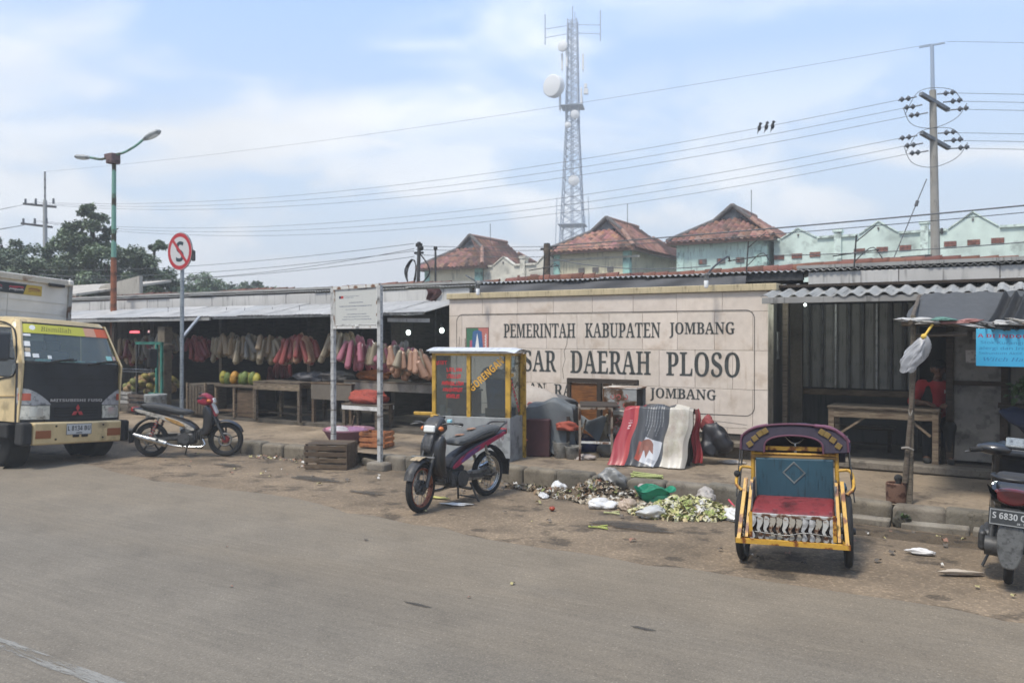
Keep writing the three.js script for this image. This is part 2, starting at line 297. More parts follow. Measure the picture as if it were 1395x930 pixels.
  const br = new THREE.Mesh(weld([RB(.34, .16, .2, .05, -8.9, .05, -9.75, .1, .3, .15), RB(.3, .14, .22, .05, -8.4, .03, -9.7, -.1, -.2, -.12), RB(.26, .17, .2, .05, -8.1, .05, -9.72, 0, .5, .1)]), kms[3]); br.name = 'kerb_stone'; kerb.add(br);
  { const o = new THREE.Mesh(weld(RB(.2, .32, .3, .03, -9.45, .12, -9.6, 0, .08, 0)), M.concDark); o.name = 'kerb_stone'; o.castShadow = true; kerb.add(o); }
  // strips of pale gutter slab in front of the kerb on the right
  const gut = new THREE.Group(); gut.name = 'gutter'; gut.userData.kind = 'structure'; scene.add(gut);
  const slabM = [mat([.42, .395, .345], { map: TCONC, m: 1, rough: .95, bump: .008 }), mat([.37, .35, .31], { map: TCONC, m: 1, rough: .95, bump: .008 })];
  for (const [x, w, ry, y] of [[-1.72, .5, .02, .03], [-1.25, .43, -.03, .035], [-.62, .62, .02, .03], [.02, .6, -.02, .03], [.66, .62, .01, .03], [1.3, .6, 0, .03]]) { const o = new THREE.Mesh(weld(RB(w, .08, .15, .018, 0, 0, 0)), slabM[w > .55 ? 1 : 0]); o.name = 'gutter_slab'; o.position.set(x, y, -9.40); o.rotation.set(.06, ry, rr(-.02, .02)); o.castShadow = o.receiveShadow = true; gut.add(o); }
  // loose brown soil heaped along it
  const soil = grid(90, 10, (u, v) => { const x = mixn(-2.1, 2.2, u), z = mixn(-8.78, -9.34, v), e = Math.sin(v * Math.PI) * sm(0, .12, u); return [x, -.012 + e * (.035 + .06 * (NN(x, z, 5) - .3)), z + .1 * (NN(x, 3, 1.4) - .5) * (1 - v)]; });
  tag(solo('soil', soil, mat([.17, .135, .095], { map: TDIRT, m: .9, rough: 1, bump: .03 }), null, null), null, null, null, 'structure');
}

// ------------------------------------------------------------------ helpers for the market
function wave(width, L, pitch, amp, th) {      // one corrugated sheet: width along x, L along -z, underside at y = 0
  const n = Math.round(width / pitch) * 6, top = [], bot = [];
  for (let i = 0; i <= n; i++) { const x = -width / 2 + width * i / n, y = amp * (1 + Math.sin(i / 6 * Math.PI * 2)); top.push([x, y + th]); bot.push([x, y]); }
  const g = new THREE.ExtrudeGeometry(shp([...top, ...bot.reverse()]), { depth: L, bevelEnabled: false }); return T(g, 0, 0, -L);
}
function roofRow(parent, x0, x1, w, L, pitch, amp, th, [y, z], slope, ms) {     // sheets side by side, each its own piece
  const gs = [0, 1].map(k => weld(wave(w * 1.03, L + k * .03, pitch, amp, th)));
  const n = Math.round((x1 - x0) / w), step = (x1 - x0) / n;
  for (let i = 0; i < n; i++) { const o = new THREE.Mesh(gs[i % 2], ms[Math.floor(rnd() * ms.length)]); o.name = 'roof_sheet'; o.castShadow = o.receiveShadow = true; o.position.set(x0 + step * (i + .5), y + (i % 2) * th * 1.2 + rr(-.006, .006), z + rr(-.025, .02)); o.rotation.set(slope + rr(-.006, .006), rr(-.012, .012), rr(-.006, .006)); parent.add(o); }
}
function capTiles(parent, x0, x1, y, z, ms) {    // a line of clay ridge tiles
  const g = weld(T(new THREE.CylinderGeometry(.085, .1, .3, 8, 1, false, -1.57, 3.14), 0, 0, 0, 0, 0, Math.PI / 2));
  const o = new THREE.InstancedMesh(g, ms, Math.floor((x1 - x0) / .25)); o.name = 'ridge_tile'; tag(o, null, null, null, 'stuff');
  for (let i = 0; i < o.count; i++) { o.setMatrixAt(i, _m.compose(V(x0 + i * .25, y + .025 * Math.sin(i * .35) + rr(-.012, .012), z), _q.setFromEuler(_e.set(Math.PI / 2 * 0, 0, rr(-.04, .04))), V(1, 1, 1))); const k = rr(.6, 1.15); o.setColorAt(i, lin(k, k * rr(.85, 1), k * rr(.8, 1))); }
  o.castShadow = true; parent.add(o);
}
const asb = [M.asbestos, mat([.33, .33, .315], { map: TSTREAK, m: 1.3, rough: .95 }), mat([.40, .395, .375], { map: TSTREAK, m: .9, rough: .95 })];
const whiteSheet = [M.galvPale, mat([.50, .485, .46], { map: TSTREAK, m: 1.2, rough: .6 }), mat([.43, .42, .40], { map: TSTREAK, m: .9, rough: .65 })];
const clay = mat([.19, .085, .06], { map: TG, m: .5, rough: .9 });

// ------------------------------------------------------------------ left market row
{
  const t = thing('market_row', 'long low market row on the left, dark open stalls under a pale sheet awning', 'market building', [0, 0, 0]);
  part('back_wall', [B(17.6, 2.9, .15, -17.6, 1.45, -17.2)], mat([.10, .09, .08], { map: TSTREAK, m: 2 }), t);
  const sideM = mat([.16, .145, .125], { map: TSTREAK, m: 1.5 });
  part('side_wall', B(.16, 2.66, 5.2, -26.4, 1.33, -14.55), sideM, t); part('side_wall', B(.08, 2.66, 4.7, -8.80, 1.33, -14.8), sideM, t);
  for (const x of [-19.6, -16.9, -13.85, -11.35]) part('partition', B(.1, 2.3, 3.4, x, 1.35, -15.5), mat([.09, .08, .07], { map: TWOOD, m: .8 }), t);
  const fm = mat([.60, .59, .57], { map: TSTREAK, m: 2.6, rough: .95 });
  for (let x = -26.4; x < -8.9; x += 2.5) part('fascia_panel', RB(Math.min(2.485, -8.8 - x), .25, .1, .01, x + Math.min(2.5, -8.8 - x) / 2, 2.805 + rr(-.006, .006), -13.2), fm, t);
  roofRow(t, -26.5, -8.75, .86, 2.2, .076, .011, .006, [2.955, -13.11], .03, [whiteSheet[0], whiteSheet[2]].reverse().map(m => m));
  part('roof', B(17.8, .05, 4.2, -17.6, 3.04, -15.3, .0), M.asbestos, t);
  capTiles(t, -26.5, -8.8, 3.10, -14.6, clay);
  // awning: flat-ish pale sheets on a pipe rail
  roofRow(t, -26, -8.85, .82, 1.28, .09, .008, .005, [2.40, -11.62], .205, whiteSheet);
  part('awning_rail', [beam([-26, 2.355, -11.66], [-14.6, 2.36, -11.66], .05, .07)], M.galvPale, t);
  part('awning_rail', [beam([-14.5, 2.375, -11.66], [-8.86, 2.40, -11.64], .04, .05)], M.steel, t);
  for (const x of [-24, -21, -18.4, -15.6, -12.9, -10.2]) part('rafter', beam([x, 2.36, -11.66], [x, 2.64, -13.15], .05, .06), M.woodDark, t);
  part('brace', beam([-14.9, 2.40, -11.62], [-13.52, 1.92, -10.12], .045), M.galv, t);
  part('post', [beam([-16.42, .2, -11.85], [-16.38, 2.2, -11.85], .24, .2), RB(.36, .12, .3, .02, -16.4, 1.75, -11.85)], mat([.30, .26, .205], { map: TCONC, m: .5, rough: 1, bump: .02 }), t, 'rough concrete post');
  for (const x of [-18.2]) part('post', beam([x, .2, -11.8], [x, 2.36, -11.8], .09), M.woodDark, t);
  // torn strip hanging at the right end of the awning
  part('gutter_strip', B(.95, .07, .03, -9.3, 2.28, -11.75, 0, 0, -.02), M.galvPale, t);
  part('cloth_scrap', grid(8, 8, (u, v) => [-9.75 + .34 * (u - .5) * (1 - .5 * v) + .05 * Math.sin(v * 6), 2.93 - .3 * v, -13.1 + .05 * Math.sin(u * 9 + v * 4)]), mat([.11, .045, .045], { map: TFAB, m: .4 }), t);
}

// ------------------------------------------------------------------ name wall
{
  const t = thing('name_wall', 'pale tiled wall lettered PASAR DAERAH PLOSO between the two stall rows', 'sign wall', [0, 0, -12.2]);
  const x0 = -8.71, x1 = -2.99;
  part('core', [B(x1 - x0 - .02, 2.5, .34, (x0 + x1) / 2, 1.43, -.2)], mat([.5, .47, .42], { map: TCONC, m: 1.5 }), t);
  const tm = [[.80, .725, .645], [.77, .70, .625], [.82, .745, .665], [.75, .685, .61], [.79, .72, .65]].map(c => mat(c, { map: TMARB, m: 1.9, rough: .55 }));
  const rows = [[2.36, 2.655, .72, .0], [1.78, 2.355, .58, .3], [1.2, 1.775, .58, .02], [.62, 1.195, .58, .3], [.53, .615, .58, .1]];
  for (const [y0, y1, w, off] of rows) {
    for (let x = x0 - off; x < x1 - .02; x += w) {
      const a = Math.max(x, x0), b = Math.min(x + w, x1); if (b - a < .05) continue;
      const o = part('tile', RB(b - a - .004, y1 - y0 - .0005, .028, .003, (a + b) / 2, (y0 + y1) / 2, -.014 + rr(-.0012, .0012), 0, 0, 0, 1), tm[Math.floor(rnd() * 5)], t);
    }
  }
  part('coping', [RB(x1 - x0 + .16, .105, .44, .012, (x0 + x1) / 2 + .05, 2.71, -.17)], mat([.56, .47, .30], { map: TSTREAK, m: .8, rough: .95 }), t);
  part('edge_strip', B(x1 - x0, .006, .012, (x0 + x1) / 2, 2.657, .004), M.blackDull, t);
  part('plinth', [B(x1 - x0 - .01, .36, .06, (x0 + x1) / 2, .35, -.05)], mat([.115, .108, .10], { map: TCONC, m: .8, rough: .95 }), t);
  part('ledge', [RB(2.55, .07, .34, .012, -4.3, .40, .14), B(2.5, .2, .2, -4.3, .28, .08)], mat([.23, .205, .17], { map: TCONC, m: .8, rough: .97 }), t, 'low concrete ledge');
  // painted frame line with rounded corners
  const ring = (ax, bx, ay, by, r, w) => { const p = (q, k) => { const s = q; const a = ax + k, b = bx - k, c = ay + k, d = by - k, rad = r - k; s.moveTo(a + rad, c); s.lineTo(b - rad, c); s.absarc(b - rad, c + rad, rad, -Math.PI / 2, 0); s.lineTo(b, d - rad); s.absarc(b - rad, d - rad, rad, 0, Math.PI / 2); s.lineTo(a + rad, d); s.absarc(a + rad, d - rad, rad, Math.PI / 2, Math.PI); s.lineTo(a, c + rad); s.absarc(a + rad, c + rad, rad, Math.PI, Math.PI * 1.5); return s; }; const s = p(new THREE.Shape(), 0); s.holes.push(p(new THREE.Path(), w)); return T(new THREE.ExtrudeGeometry(s, { depth: .002, bevelEnabled: false, curveSegments: 8 }), 0, 0, .0015); };
  part('frame_line', ring(-8.55, -3.18, .80, 2.385, .14, .012), mat([.10, .09, .08], { map: null }), t);
  const ink = mat([.055, .062, .060], { map: TG, m: .3, rough: .75 });
  const W = (s, a, b, c, d) => part('lettering', T(word(serif, s, a, b, c, d, .003), 0, 0, .002), ink, t);
  W('PEMERINTAH', -7.54, -6.14, 1.965, 2.205); W('KABUPATEN', -5.96, -4.65, 1.965, 2.205); W('JOMBANG', -4.50, -3.48, 1.965, 2.205);
  W('PASAR', -7.57, -6.50, 1.385, 1.75); W('DAERAH', -6.23, -4.81, 1.38, 1.75); W('PLOSO', -4.55, -3.40, 1.375, 1.75);
  W('JALAN', -7.44, -6.70, .985, 1.19); W('RAYA', -6.54, -5.85, .98, 1.185); W('JOMBANG', -4.82, -3.76, .975, 1.18);
  // painted emblem
  const em = canvasTex(256, 256, (g, w, h) => {
    g.fillStyle = '#3d6b52'; g.fillRect(0, 0, w, h); g.fillStyle = '#b06a62'; g.fillRect(w * .55, 0, w * .45, h); g.fillStyle = '#3c5f8a';
    g.beginPath(); g.moveTo(60, 256); g.lineTo(78, 40); g.quadraticCurveTo(128, 10, 178, 40); g.lineTo(200, 256); g.fill();
    g.fillStyle = '#a9566a'; g.fillRect(44, 120, 26, 120); g.fillStyle = '#dcdcd8';
    g.beginPath(); g.moveTo(128, 52); g.lineTo(140, 120); g.lineTo(150, 190); g.lineTo(172, 250); g.lineTo(84, 250); g.lineTo(106, 190); g.lineTo(116, 120); g.fill();
    g.fillStyle = '#7f8f9a'; g.fillRect(112, 196, 32, 40); g.strokeStyle = '#cfd6d8'; g.lineWidth = 9;
    for (let k = 0; k < 6; k++) { g.beginPath(); g.arc(214, 70 + k * 26, 12, -1, 2); g.stroke(); }
    g.strokeStyle = '#6a4038'; g.lineWidth = 6; g.strokeRect(3, 3, w - 6, h - 6);
    for (let k = 0; k < 500; k++) { g.fillStyle = 'rgba(210,195,180,' + (.04 + .1 * rnd()) + ')'; g.fillRect(rnd() * w, rnd() * h, 3 + rnd() * 8, 2 + rnd() * 5); }
  });
  part('emblem', own(T(new THREE.PlaneGeometry(.49, .49), -8.095, 1.9, .0035)), new THREE.MeshPhysicalMaterial({ map: em, roughness: .7 }), t, 'painted town emblem');
  // cracks and stains
  const crackPts = [[-6.28, 2.02], [-6.30, 1.85], [-6.35, 1.74], [-6.33, 1.6], [-6.38, 1.45], [-6.36, 1.28]];
  const cr = []; for (let i = 0; i + 1 < crackPts.length; i++) cr.push(beam([...crackPts[i], .0015], [...crackPts[i + 1], .0015], .008, .003));
  cr.push(beam([-3.62, .70, .0015], [-3.3, .675, .0015], .006, .003), beam([-4.6, .74, .0015], [-3.62, .70, .0015], .006, .003), beam([-8.35, 1.75, .0015], [-8.36, 1.95, .0015], .012, .003), beam([-8.5, 1.7, .0015], [-8.48, 1.98, .0015], .009, .003));
  part('crack', cr, mat([.09, .075, .06], { map: null }), t);
}
// sheet roof edge and tarpaulin above the name wall
{
  const t = thing('canopy_roof', 'corrugated roof edge with a sagging dark tarpaulin above the name wall', 'roof', [0, 0, 0]);
  roofRow(t, -8.72, -2.7, .86, 2.4, .1, .016, .006, [2.985, -13.11], .03, whiteSheet);
  part('beam', [B(6.0, .12, .1, -5.7, 2.92, -13.22)], M.steelDark, t);
  part('tarpaulin', grid(60, 8, (u, v) => { const x = mixn(-8.72, -3.55, u); return [x, mixn(2.955, 2.765 + .03 * Math.sin(x * 2.3) + .02 * Math.sin(x * 7) + .05 * (1 - sm(.0, .1, u)), v), -13.12 + .1 * v + .03 * Math.sin(x * 5 + v * 3)]; }), mat([.115, .118, .128], { map: TFAB, m: .9, rough: .8 }), t, 'dark grey tarpaulin');
  part('back_panel', B(6, 2.9, .1, -5.85, 1.45, -13.9), M.concDark, t);
  capTiles(t, -8.8, -2.6, 3.12, -14.6, clay);
}

// ------------------------------------------------------------------ right shop
{
  const t = thing('market_shop', 'right market building with asbestos awning, folding shutters and dim open front', 'market building', [0, 0, 0]);
  const fm = mat([.60, .59, .565], { map: TSTREAK, m: 2.2, rough: .95 });
  for (let x = -2.62; x < 5; x += 1.27) part('fascia_panel', RB(1.262, .25, .1, .01, x + .635, 2.845, -13.2), fm, t);
  roofRow(t, -2.75, 6, .86, 2.4, .1, .016, .006, [2.985, -13.11], .03, whiteSheet);
  part('roof', B(9, .05, 4.4, 1.7, 3.06, -15.4), M.asbestos, t);
  capTiles(t, -2.75, 6, 3.12, -14.3, clay);
  roofRow(t, -2.93, 5.6, .95, 1.3, .19, .028, .008, [2.5, -11.6], .165, asb);
  part('awning_board', [RB(8.6, .085, .04, .006, 1.37, 2.487, -11.62)], mat([.31, .305, .29], { map: TSTREAK, m: 1.2 }), t);
  for (const x of [-2.8, -1.3, .3]) part('rafter', beam([x, 2.47, -11.66], [x, 2.66, -13.15], .05, .07), M.woodDark, t);
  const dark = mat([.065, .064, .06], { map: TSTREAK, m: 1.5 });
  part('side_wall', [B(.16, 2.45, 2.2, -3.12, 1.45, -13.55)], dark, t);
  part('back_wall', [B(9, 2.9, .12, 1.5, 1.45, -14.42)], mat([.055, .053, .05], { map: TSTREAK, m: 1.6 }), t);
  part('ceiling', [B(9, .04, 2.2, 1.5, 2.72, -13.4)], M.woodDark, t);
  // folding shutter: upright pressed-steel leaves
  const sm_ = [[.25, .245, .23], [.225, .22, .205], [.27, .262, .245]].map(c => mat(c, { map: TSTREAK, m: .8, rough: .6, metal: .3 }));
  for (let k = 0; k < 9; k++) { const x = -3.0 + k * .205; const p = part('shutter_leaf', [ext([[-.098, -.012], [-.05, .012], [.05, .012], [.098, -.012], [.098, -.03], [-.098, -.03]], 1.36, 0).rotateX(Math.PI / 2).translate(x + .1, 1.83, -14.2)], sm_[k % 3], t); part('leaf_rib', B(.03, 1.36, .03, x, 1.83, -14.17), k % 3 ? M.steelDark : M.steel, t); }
  part('shutter_rail', [B(2.05, .09, .09, -2.05, 1.08, -14.13)], mat([.22, .165, .115], { map: TWOOD, m: .6 }), t);
  for (const [x, z, w, m] of [[-2.90, -12.9, .07, M.woodGrey], [-1.2, -13.95, .07, M.steelDark], [-.66, -12.62, .09, M.woodDark], [-.02, -12.62, .08, M.woodDark]]) part('post', beam([x, .26, z], [x, 2.66, z], w), m, t);
  // plank door with a middle rail and torn notices
  const dm = mat([.20, .19, .175], { map: TG, m: .7, rough: .75 });
  part('door_panel', [RB(.56, 1.02, .03, .006, -.335, .82, -12.63)], dm, t); part('door_panel', [RB(.56, .88, .03, .006, -.335, 1.83, -12.63)], dm, t);
  part('door_rail', [B(.58, .06, .05, -.335, 1.36, -12.62)], M.woodDark, t);
  part('notice', [B(.14, .17, .006, -.40, 1.72, -12.608, 0, 0, .03)], mat([.5, .47, .45], { m: .3 }), t); part('notice', [B(.18, .1, .006, -.3, 2.0, -12.607, 0, 0, -.02)], mat([.36, .32, .3], { m: .3 }), t);
  part('wall_panel', [B(3.6, 2.3, .05, 1.85, 1.45, -12.65)], mat([.15, .145, .135], { map: TSTREAK, m: 1.2 }), t);
  part('notice', [B(.16, .42, .006, -3.02, 1.85, -12.95, 0, Math.PI / 2, 0)], mat([.33, .33, .32], { m: .4 }), t);
  part('step', [RB(8.4, .1, .25, .02, 1.3, .255, -11.98)], M.conc, t);
}

// ------------------------------------------------------------------ tiled houses and parapets behind the market
const tileG = weld((() => { const g = grid(5, 1, (u, v) => [-.165 + .33 * u, .05 * Math.sin(u * Math.PI * 1.5 + .4) + .045 * (1 - v), .40 * (v - .5)]); return g; })());
const tileM = mat([.31, .155, .115], { map: TG, m: .8, rough: .9 });
function tiled(parent, poly, mossy) {     // clay tiles laid over one roof plane: poly[0] -> poly[1] is the eave
  const P = poly.map(p => V(...p)), u = P[1].clone().sub(P[0]).normalize(), n = new THREE.Vector3().crossVectors(u, P[P.length - 1].clone().sub(P[0])).normalize(); if (n.y < 0) n.negate();
  const v = new THREE.Vector3().crossVectors(n, u); if (v.y < 0) v.negate();
  const q = P.map(p => { const d = p.clone().sub(P[0]); return [d.dot(u), d.dot(v)]; });
  const inside = (x, y) => { let c = false; for (let i = 0, j = q.length - 1; i < q.length; j = i++) if ((q[i][1] > y) !== (q[j][1] > y) && x < (q[j][0] - q[i][0]) * (y - q[i][1]) / (q[j][1] - q[i][1]) + q[i][0]) c = !c; return c; };
  const xs = q.map(a => a[0]), ys = q.map(a => a[1]), list = [], zz = new THREE.Vector3().crossVectors(u, v).y > 0;
  for (let y = .1, r = 0; y < Math.max(...ys); y += .31, r++) for (let x = Math.min(...xs) + .1; x < Math.max(...xs); x += .29) if (inside(x, y)) list.push([x, y]);
  const base = part('roof_plane', (() => { const g = new THREE.BufferGeometry(), a = []; for (let i = 1; i + 1 < P.length; i++) a.push(...P[0].toArray(), ...P[i].toArray(), ...P[i + 1].toArray()); g.setAttribute('position', new THREE.Float32BufferAttribute(a, 3)); g.computeVertexNormals(); return g; })(), mat([.16, .075, .05], { map: TG, m: .8, rough: .95 }), parent);
  const o = new THREE.InstancedMesh(tileG, tileM, list.length); o.name = 'roof_tile'; tag(o, null, null, null, 'stuff');
  const basis = new THREE.Matrix4().makeBasis(u, n, new THREE.Vector3().crossVectors(u, n));
  list.forEach(([x, y], i) => {
    const p = P[0].clone().addScaledVector(u, x + rr(-.008, .008)).addScaledVector(v, y + rr(-.012, .012)).addScaledVector(n, .045 + rr(0, .012));
    o.setMatrixAt(i, new THREE.Matrix4().copy(basis).setPosition(p));
    const d = vn(p.x * .55 + 90, p.z * .55 + p.y * .8 + 90, 512, 31), k = mixn(.30, 1.1, sm(.25, .7, d)) * rr(.6, 1.25) * (rnd() < mossy ? .45 : 1), g = rnd() < .12 ? 1.2 : 1;
    o.setColorAt(i, lin(k, k * rr(.85, 1.1) * g, k * rr(.8, 1.15) * g));
  });
  o.castShadow = o.receiveShadow = true; base.add(o);
}
function house(label, x0, x1, zf, depth, yE, yR, wallC, trimC, extra) {
  const W = x1 - x0, cx = (x0 + x1) / 2, zb = zf - depth, yG = mixn(yE, yR, .62), gi = W * .5 * .62, gz = zf - depth * .5 * .52, hw = W * .5 * .36;
  const t = thing('tiled_house', label, 'house', [0, 0, 0]);
  const e = .38, wall = mat(wallC, { map: TSTREAK, m: 2.4, rough: .95 }), trim = mat(trimC, { map: TG, m: 1 });
  part('wall', [B(W - 2 * e, yE - .05, depth - 2 * e, cx, yE / 2 - .03, (zf + zb) / 2)], wall, t);
  for (const x of [x0 + e + .16, x1 - e - .16]) part('corner_band', [B(.36, yE - .1, .3, x, yE / 2 - .05, zf - e + .02 - .13)], trim, t);
  part('eave_board', [B(W, .16, .05, cx, yE - .06, zf), B(W, .16, .05, cx, yE - .06, zb), B(.05, .16, depth, x0, yE - .06, (zf + zb) / 2), B(.05, .16, depth, x1, yE - .06, (zf + zb) / 2)], mat([.25, .14, .10], { map: TG, m: 1 }), t);
  part('soffit', B(W - .06, .04, depth - .06, cx, yE - .1, (zf + zb) / 2), mat([.42, .40, .34], { map: TG, m: 1.2 }), t);
  const roof = new THREE.Group(); roof.name = 'roof'; t.add(roof);
  const gzb = zb + depth * .5 * .52;
  tiled(roof, [[x0, yE, zf], [x1, yE, zf], [cx + hw, yG, gz], [cx - hw, yG, gz]], .1);
  tiled(roof, [[x1, yE, zf], [x1, yE, zb], [cx + hw, yG, gzb], [cx, yR, gzb], [cx, yR, gz], [cx + hw, yG, gz]], .12);
  tiled(roof, [[x0, yE, zb], [x0, yE, zf], [cx - hw, yG, gz], [cx, yR, gz], [cx, yR, gzb], [cx - hw, yG, gzb]], .12);
  part('gable_panel', ext([[cx - hw * .92, yG], [cx + hw * .92, yG], [cx, yR - .06]], .08, 0).translate(0, 0, gz - .12), mat([.20, .21, .22], { map: TG, m: 1 }), roof);
  const cm = mat([.34, .20, .15], { map: TG, m: .6, rough: .95 }), dm = mat([.15, .14, .135], { map: TG, m: .5, rough: .95 });
  const capLine = (a, b, m) => part('ridge_cap', bar(a, b, .12, 8), m, roof);
  capLine([x1, yE + .08, zf], [cx + hw, yG + .08, gz], cm); capLine([x0, yE + .08, zf], [cx - hw, yG + .08, gz], dm); capLine([cx, yR + .06, gz + .08], [cx, yR + .06, gzb], cm);
  capLine([cx - hw - .1, yG - .02, gz + .06], [cx, yR + .09, gz + .06], dm); capLine([cx, yR + .09, gz + .06], [cx + hw + .1, yG - .02, gz + .06], dm); capLine([x1, yE + .08, zb], [cx + hw, yG + .08, gzb], cm);
  if (extra) extra(t, cx, zf - e, wall);
  return t;
}
function vent(parent, x, y, z, w, h, m) { const f = part('vent', B(w, h, .03, x, y, z + .012), mat([.10, .045, .035], { map: null }), parent); for (let k = 0; k < 3; k++) for (let r = 0; r < 2; r++) part('brick', B(w / 3 - .02, h / 2 - .02, .03, x - w / 3 + k * w / 3, y - h / 4 + r * h / 2, z + .03), m, f); }
const brickM = mat([.30, .12, .085], { map: TG, m: .5, rough: .95 });
const greenC = [.72, .85, .77], creamC = [.78, .70, .50], aqua = [.38, .64, .56];
const greyVent = mat([.12, .11, .105], { map: null });
house('smallest red tiled house, leftmost of the three roofs, with cream wall', -29.5, -24.9, -38, 8.6, 5.9, 7.85, creamC, aqua);
house('red tiled house with cream wall, middle of the three roofs, below the tower', -20.95, -15.9, -38, 9, 6.4, 8.25, [.74, .68, .48], aqua, (t, cx, z) => {
  for (const x of [-18.95, -18.15, -17.32]) { part('window', B(.34, .24, .05, x, 5.4, z + .02), greyVent, t); }
  part('wall_band', B(5.4, .1, .06, cx, 5.98, z + .02), mat([.5, .48, .4], { map: TG, m: 1 }), t);
});
house('red tiled house with pale green wall, rightmost of the three roofs', -14.15, -9.1, -38, 9, 6.5, 8.35, [.64, .82, .74], [.60, .80, .72], (t, cx, z) => {
  for (const x of [-12.5, -11.6, -10.7]) { const f = part('window', B(.4, .24, .05, x, 5.54, z + .02), greyVent, t); part('brick', B(.12, .2, .05, x - .06, 5.54, z + .03), brickM, f); }
  part('corner_band', B(.3, 6.2, .1, -9.86, 3.1, z + .03), mat([.50, .70, .63], { map: TG, m: 1 }), t);
});
function parapet(label, x0, x1, y, gables, pillars, vents, col, z = -38.62) {
  const t = thing('parapet_building', label, 'building');
  const m = mat(col, { map: TG, m: 5.1, rough: .95 }), tr = mat(col.map(c => c * 1.06), { map: TG, m: 1.2 });
  const pts = [[x0, 0], [x1, 0], [x1, y]]; [...gables].reverse().forEach(([a, b, h]) => pts.push([b + .25, y], [b, y + .06], [(a + b) / 2, h], [a, y + .06], [a - .25, y])); pts.push([x0, y]);
  part('wall', ext(pts, .3, 0).translate(0, 0, z - .15), m, t);
  gables.forEach(([a, b, h]) => { part('coping', [beam([a - .05, y + .07, z - .13], [(a + b) / 2, h + .04, z - .13], .36, .05), beam([(a + b) / 2, h + .04, z - .13], [b + .05, y + .07, z - .13], .36, .05)], tr, t); part('finial', B(.07, .10, .05, (a + b) / 2, h - .28, z + .02), greyVent, t); });
  let from = x0; for (const [a, b] of [...gables.map(q => [q[0] - .1, q[1] + .1]), [x1, x1]]) { if (a - from > .05) part('coping', B(a - from, .1, .42, (from + a) / 2, y + .03, z - .12), tr, t); from = b; }
  pillars.forEach(([x, h]) => part('pillar', [B(.3, h - .1, .14, x, (h - .1) / 2, z + .07), RB(.42, .13, .46, .02, x, h - .04, z - .05), B(.3, .5, .3, x, h - .3, z - .12)], tr, t));
  vents.forEach(([x, vy]) => vent(t, x, vy, z, .46, .22, brickM));
  part('side_wall', [B(.2, y, 8, x0 + .1, y / 2, z - 4.3), B(.2, y, 8, x1 - .1, y / 2, z - 4.3)], m, t);
  return t;
}
parapet('long pale green gabled building with small brick vents at far right', -9.2, 6.5, 6.38, [[-8.85, -7.4, 6.85], [-5.5, -4.05, 6.93], [-2.05, -.35, 7.05], [2.2, 3.8, 7.1]], [[-6.42, 6.68], [-2.98, 6.8], [1.4, 6.85]], [[-9.02 + .05, 5.6], [-8.18, 5.62], [-7.39, 5.65], [-5.53, 5.7], [-4.62, 5.72], [-3.71, 5.75], [-2.02, 5.81], [-1.17, 5.83], [-.32, 5.85]], greenC);
parapet('cream gabled parapet between the two cream walled houses', -25.2, -20.4, 5.85, [[-24.5, -23.3, 6.33], [-21.7, -20.6, 6.42]], [[-22.6, 6.3]], [[-22.75, 5.2], [-21.94, 5.21], [-21.16, 5.22], [-20.5, 5.23]], [.76, .73, .62]);
{ // low orange roof and a dark ladder-like rail peeping over the market roof at the right
  const t = thing('low_tiled_roof', 'low orange tiled roof peeping over the market roof below the green wall', 'roof', [-3.7, 0, -24]);
  part('roof', [B(1.8, .05, 2, .4, 3.98, -.9, .2, 0, 0)], mat([.36, .14, .08], { map: TG, m: .4, rough: .9 }), t); part('support', [B(1.6, 3.6, .2, .4, 1.8, -1.2)], M.concDark, t); part('ridge_tile', bar([-.5, 4.2, -1.9], [1.3, 4.2, -1.9], .06), clay, t);
  part('rail', [beam([1.25, 4.1, -.3], [2.0, 4.12, -.3], .05)], M.steelDark, t);
}
{ // pale roof end at far left beyond the market row
  const t = thing('pale_roof_house', 'low pale roofed building beyond the market row at far left', 'house', [-27.6, 0, -16.2]);
  part('roof', [B(6.5, .07, 3.4, 0, 3.55, 0, .18, 0, .0)], mat([.50, .46, .40], { map: TSTREAK, m: 2 }), t);
  part('wall', [B(6, 3.2, .2, 0, 1.6, -1.2), B(.2, 3.2, 3, 2.7, 1.6, 0)], M.plaster, t);
  part('gable', ext([[0, 0], [2.4, 0], [2.4, .55], [.4, .3]], .12, 0).translate(2.2, 3.3, .4), mat([.42, .39, .34], { map: TSTREAK, m: 1.5 }), t);
}
// lightning rods on the roofs
for (const [x, y, z, l] of [[-26.92, 7.56, -42, 'thin rod on the leftmost tiled roof'], [-17.93, 8.04, -42, 'thin rod on the middle tiled roof'], [-11.14, 8.16, -42, 'thin rod on the rightmost tiled roof']]) solo('lightning_rod', [bar([0, -.6, 0], [0, 1.2, 0], .018, 5), S(.035, 0, 1.2, 0, 1, 6, 5), C(.06, .04, .12, 0, -.3, 0, 0, 0, 0, 8)], M.steelDark, l, 'lightning rod', [x, y, z], 0, null);

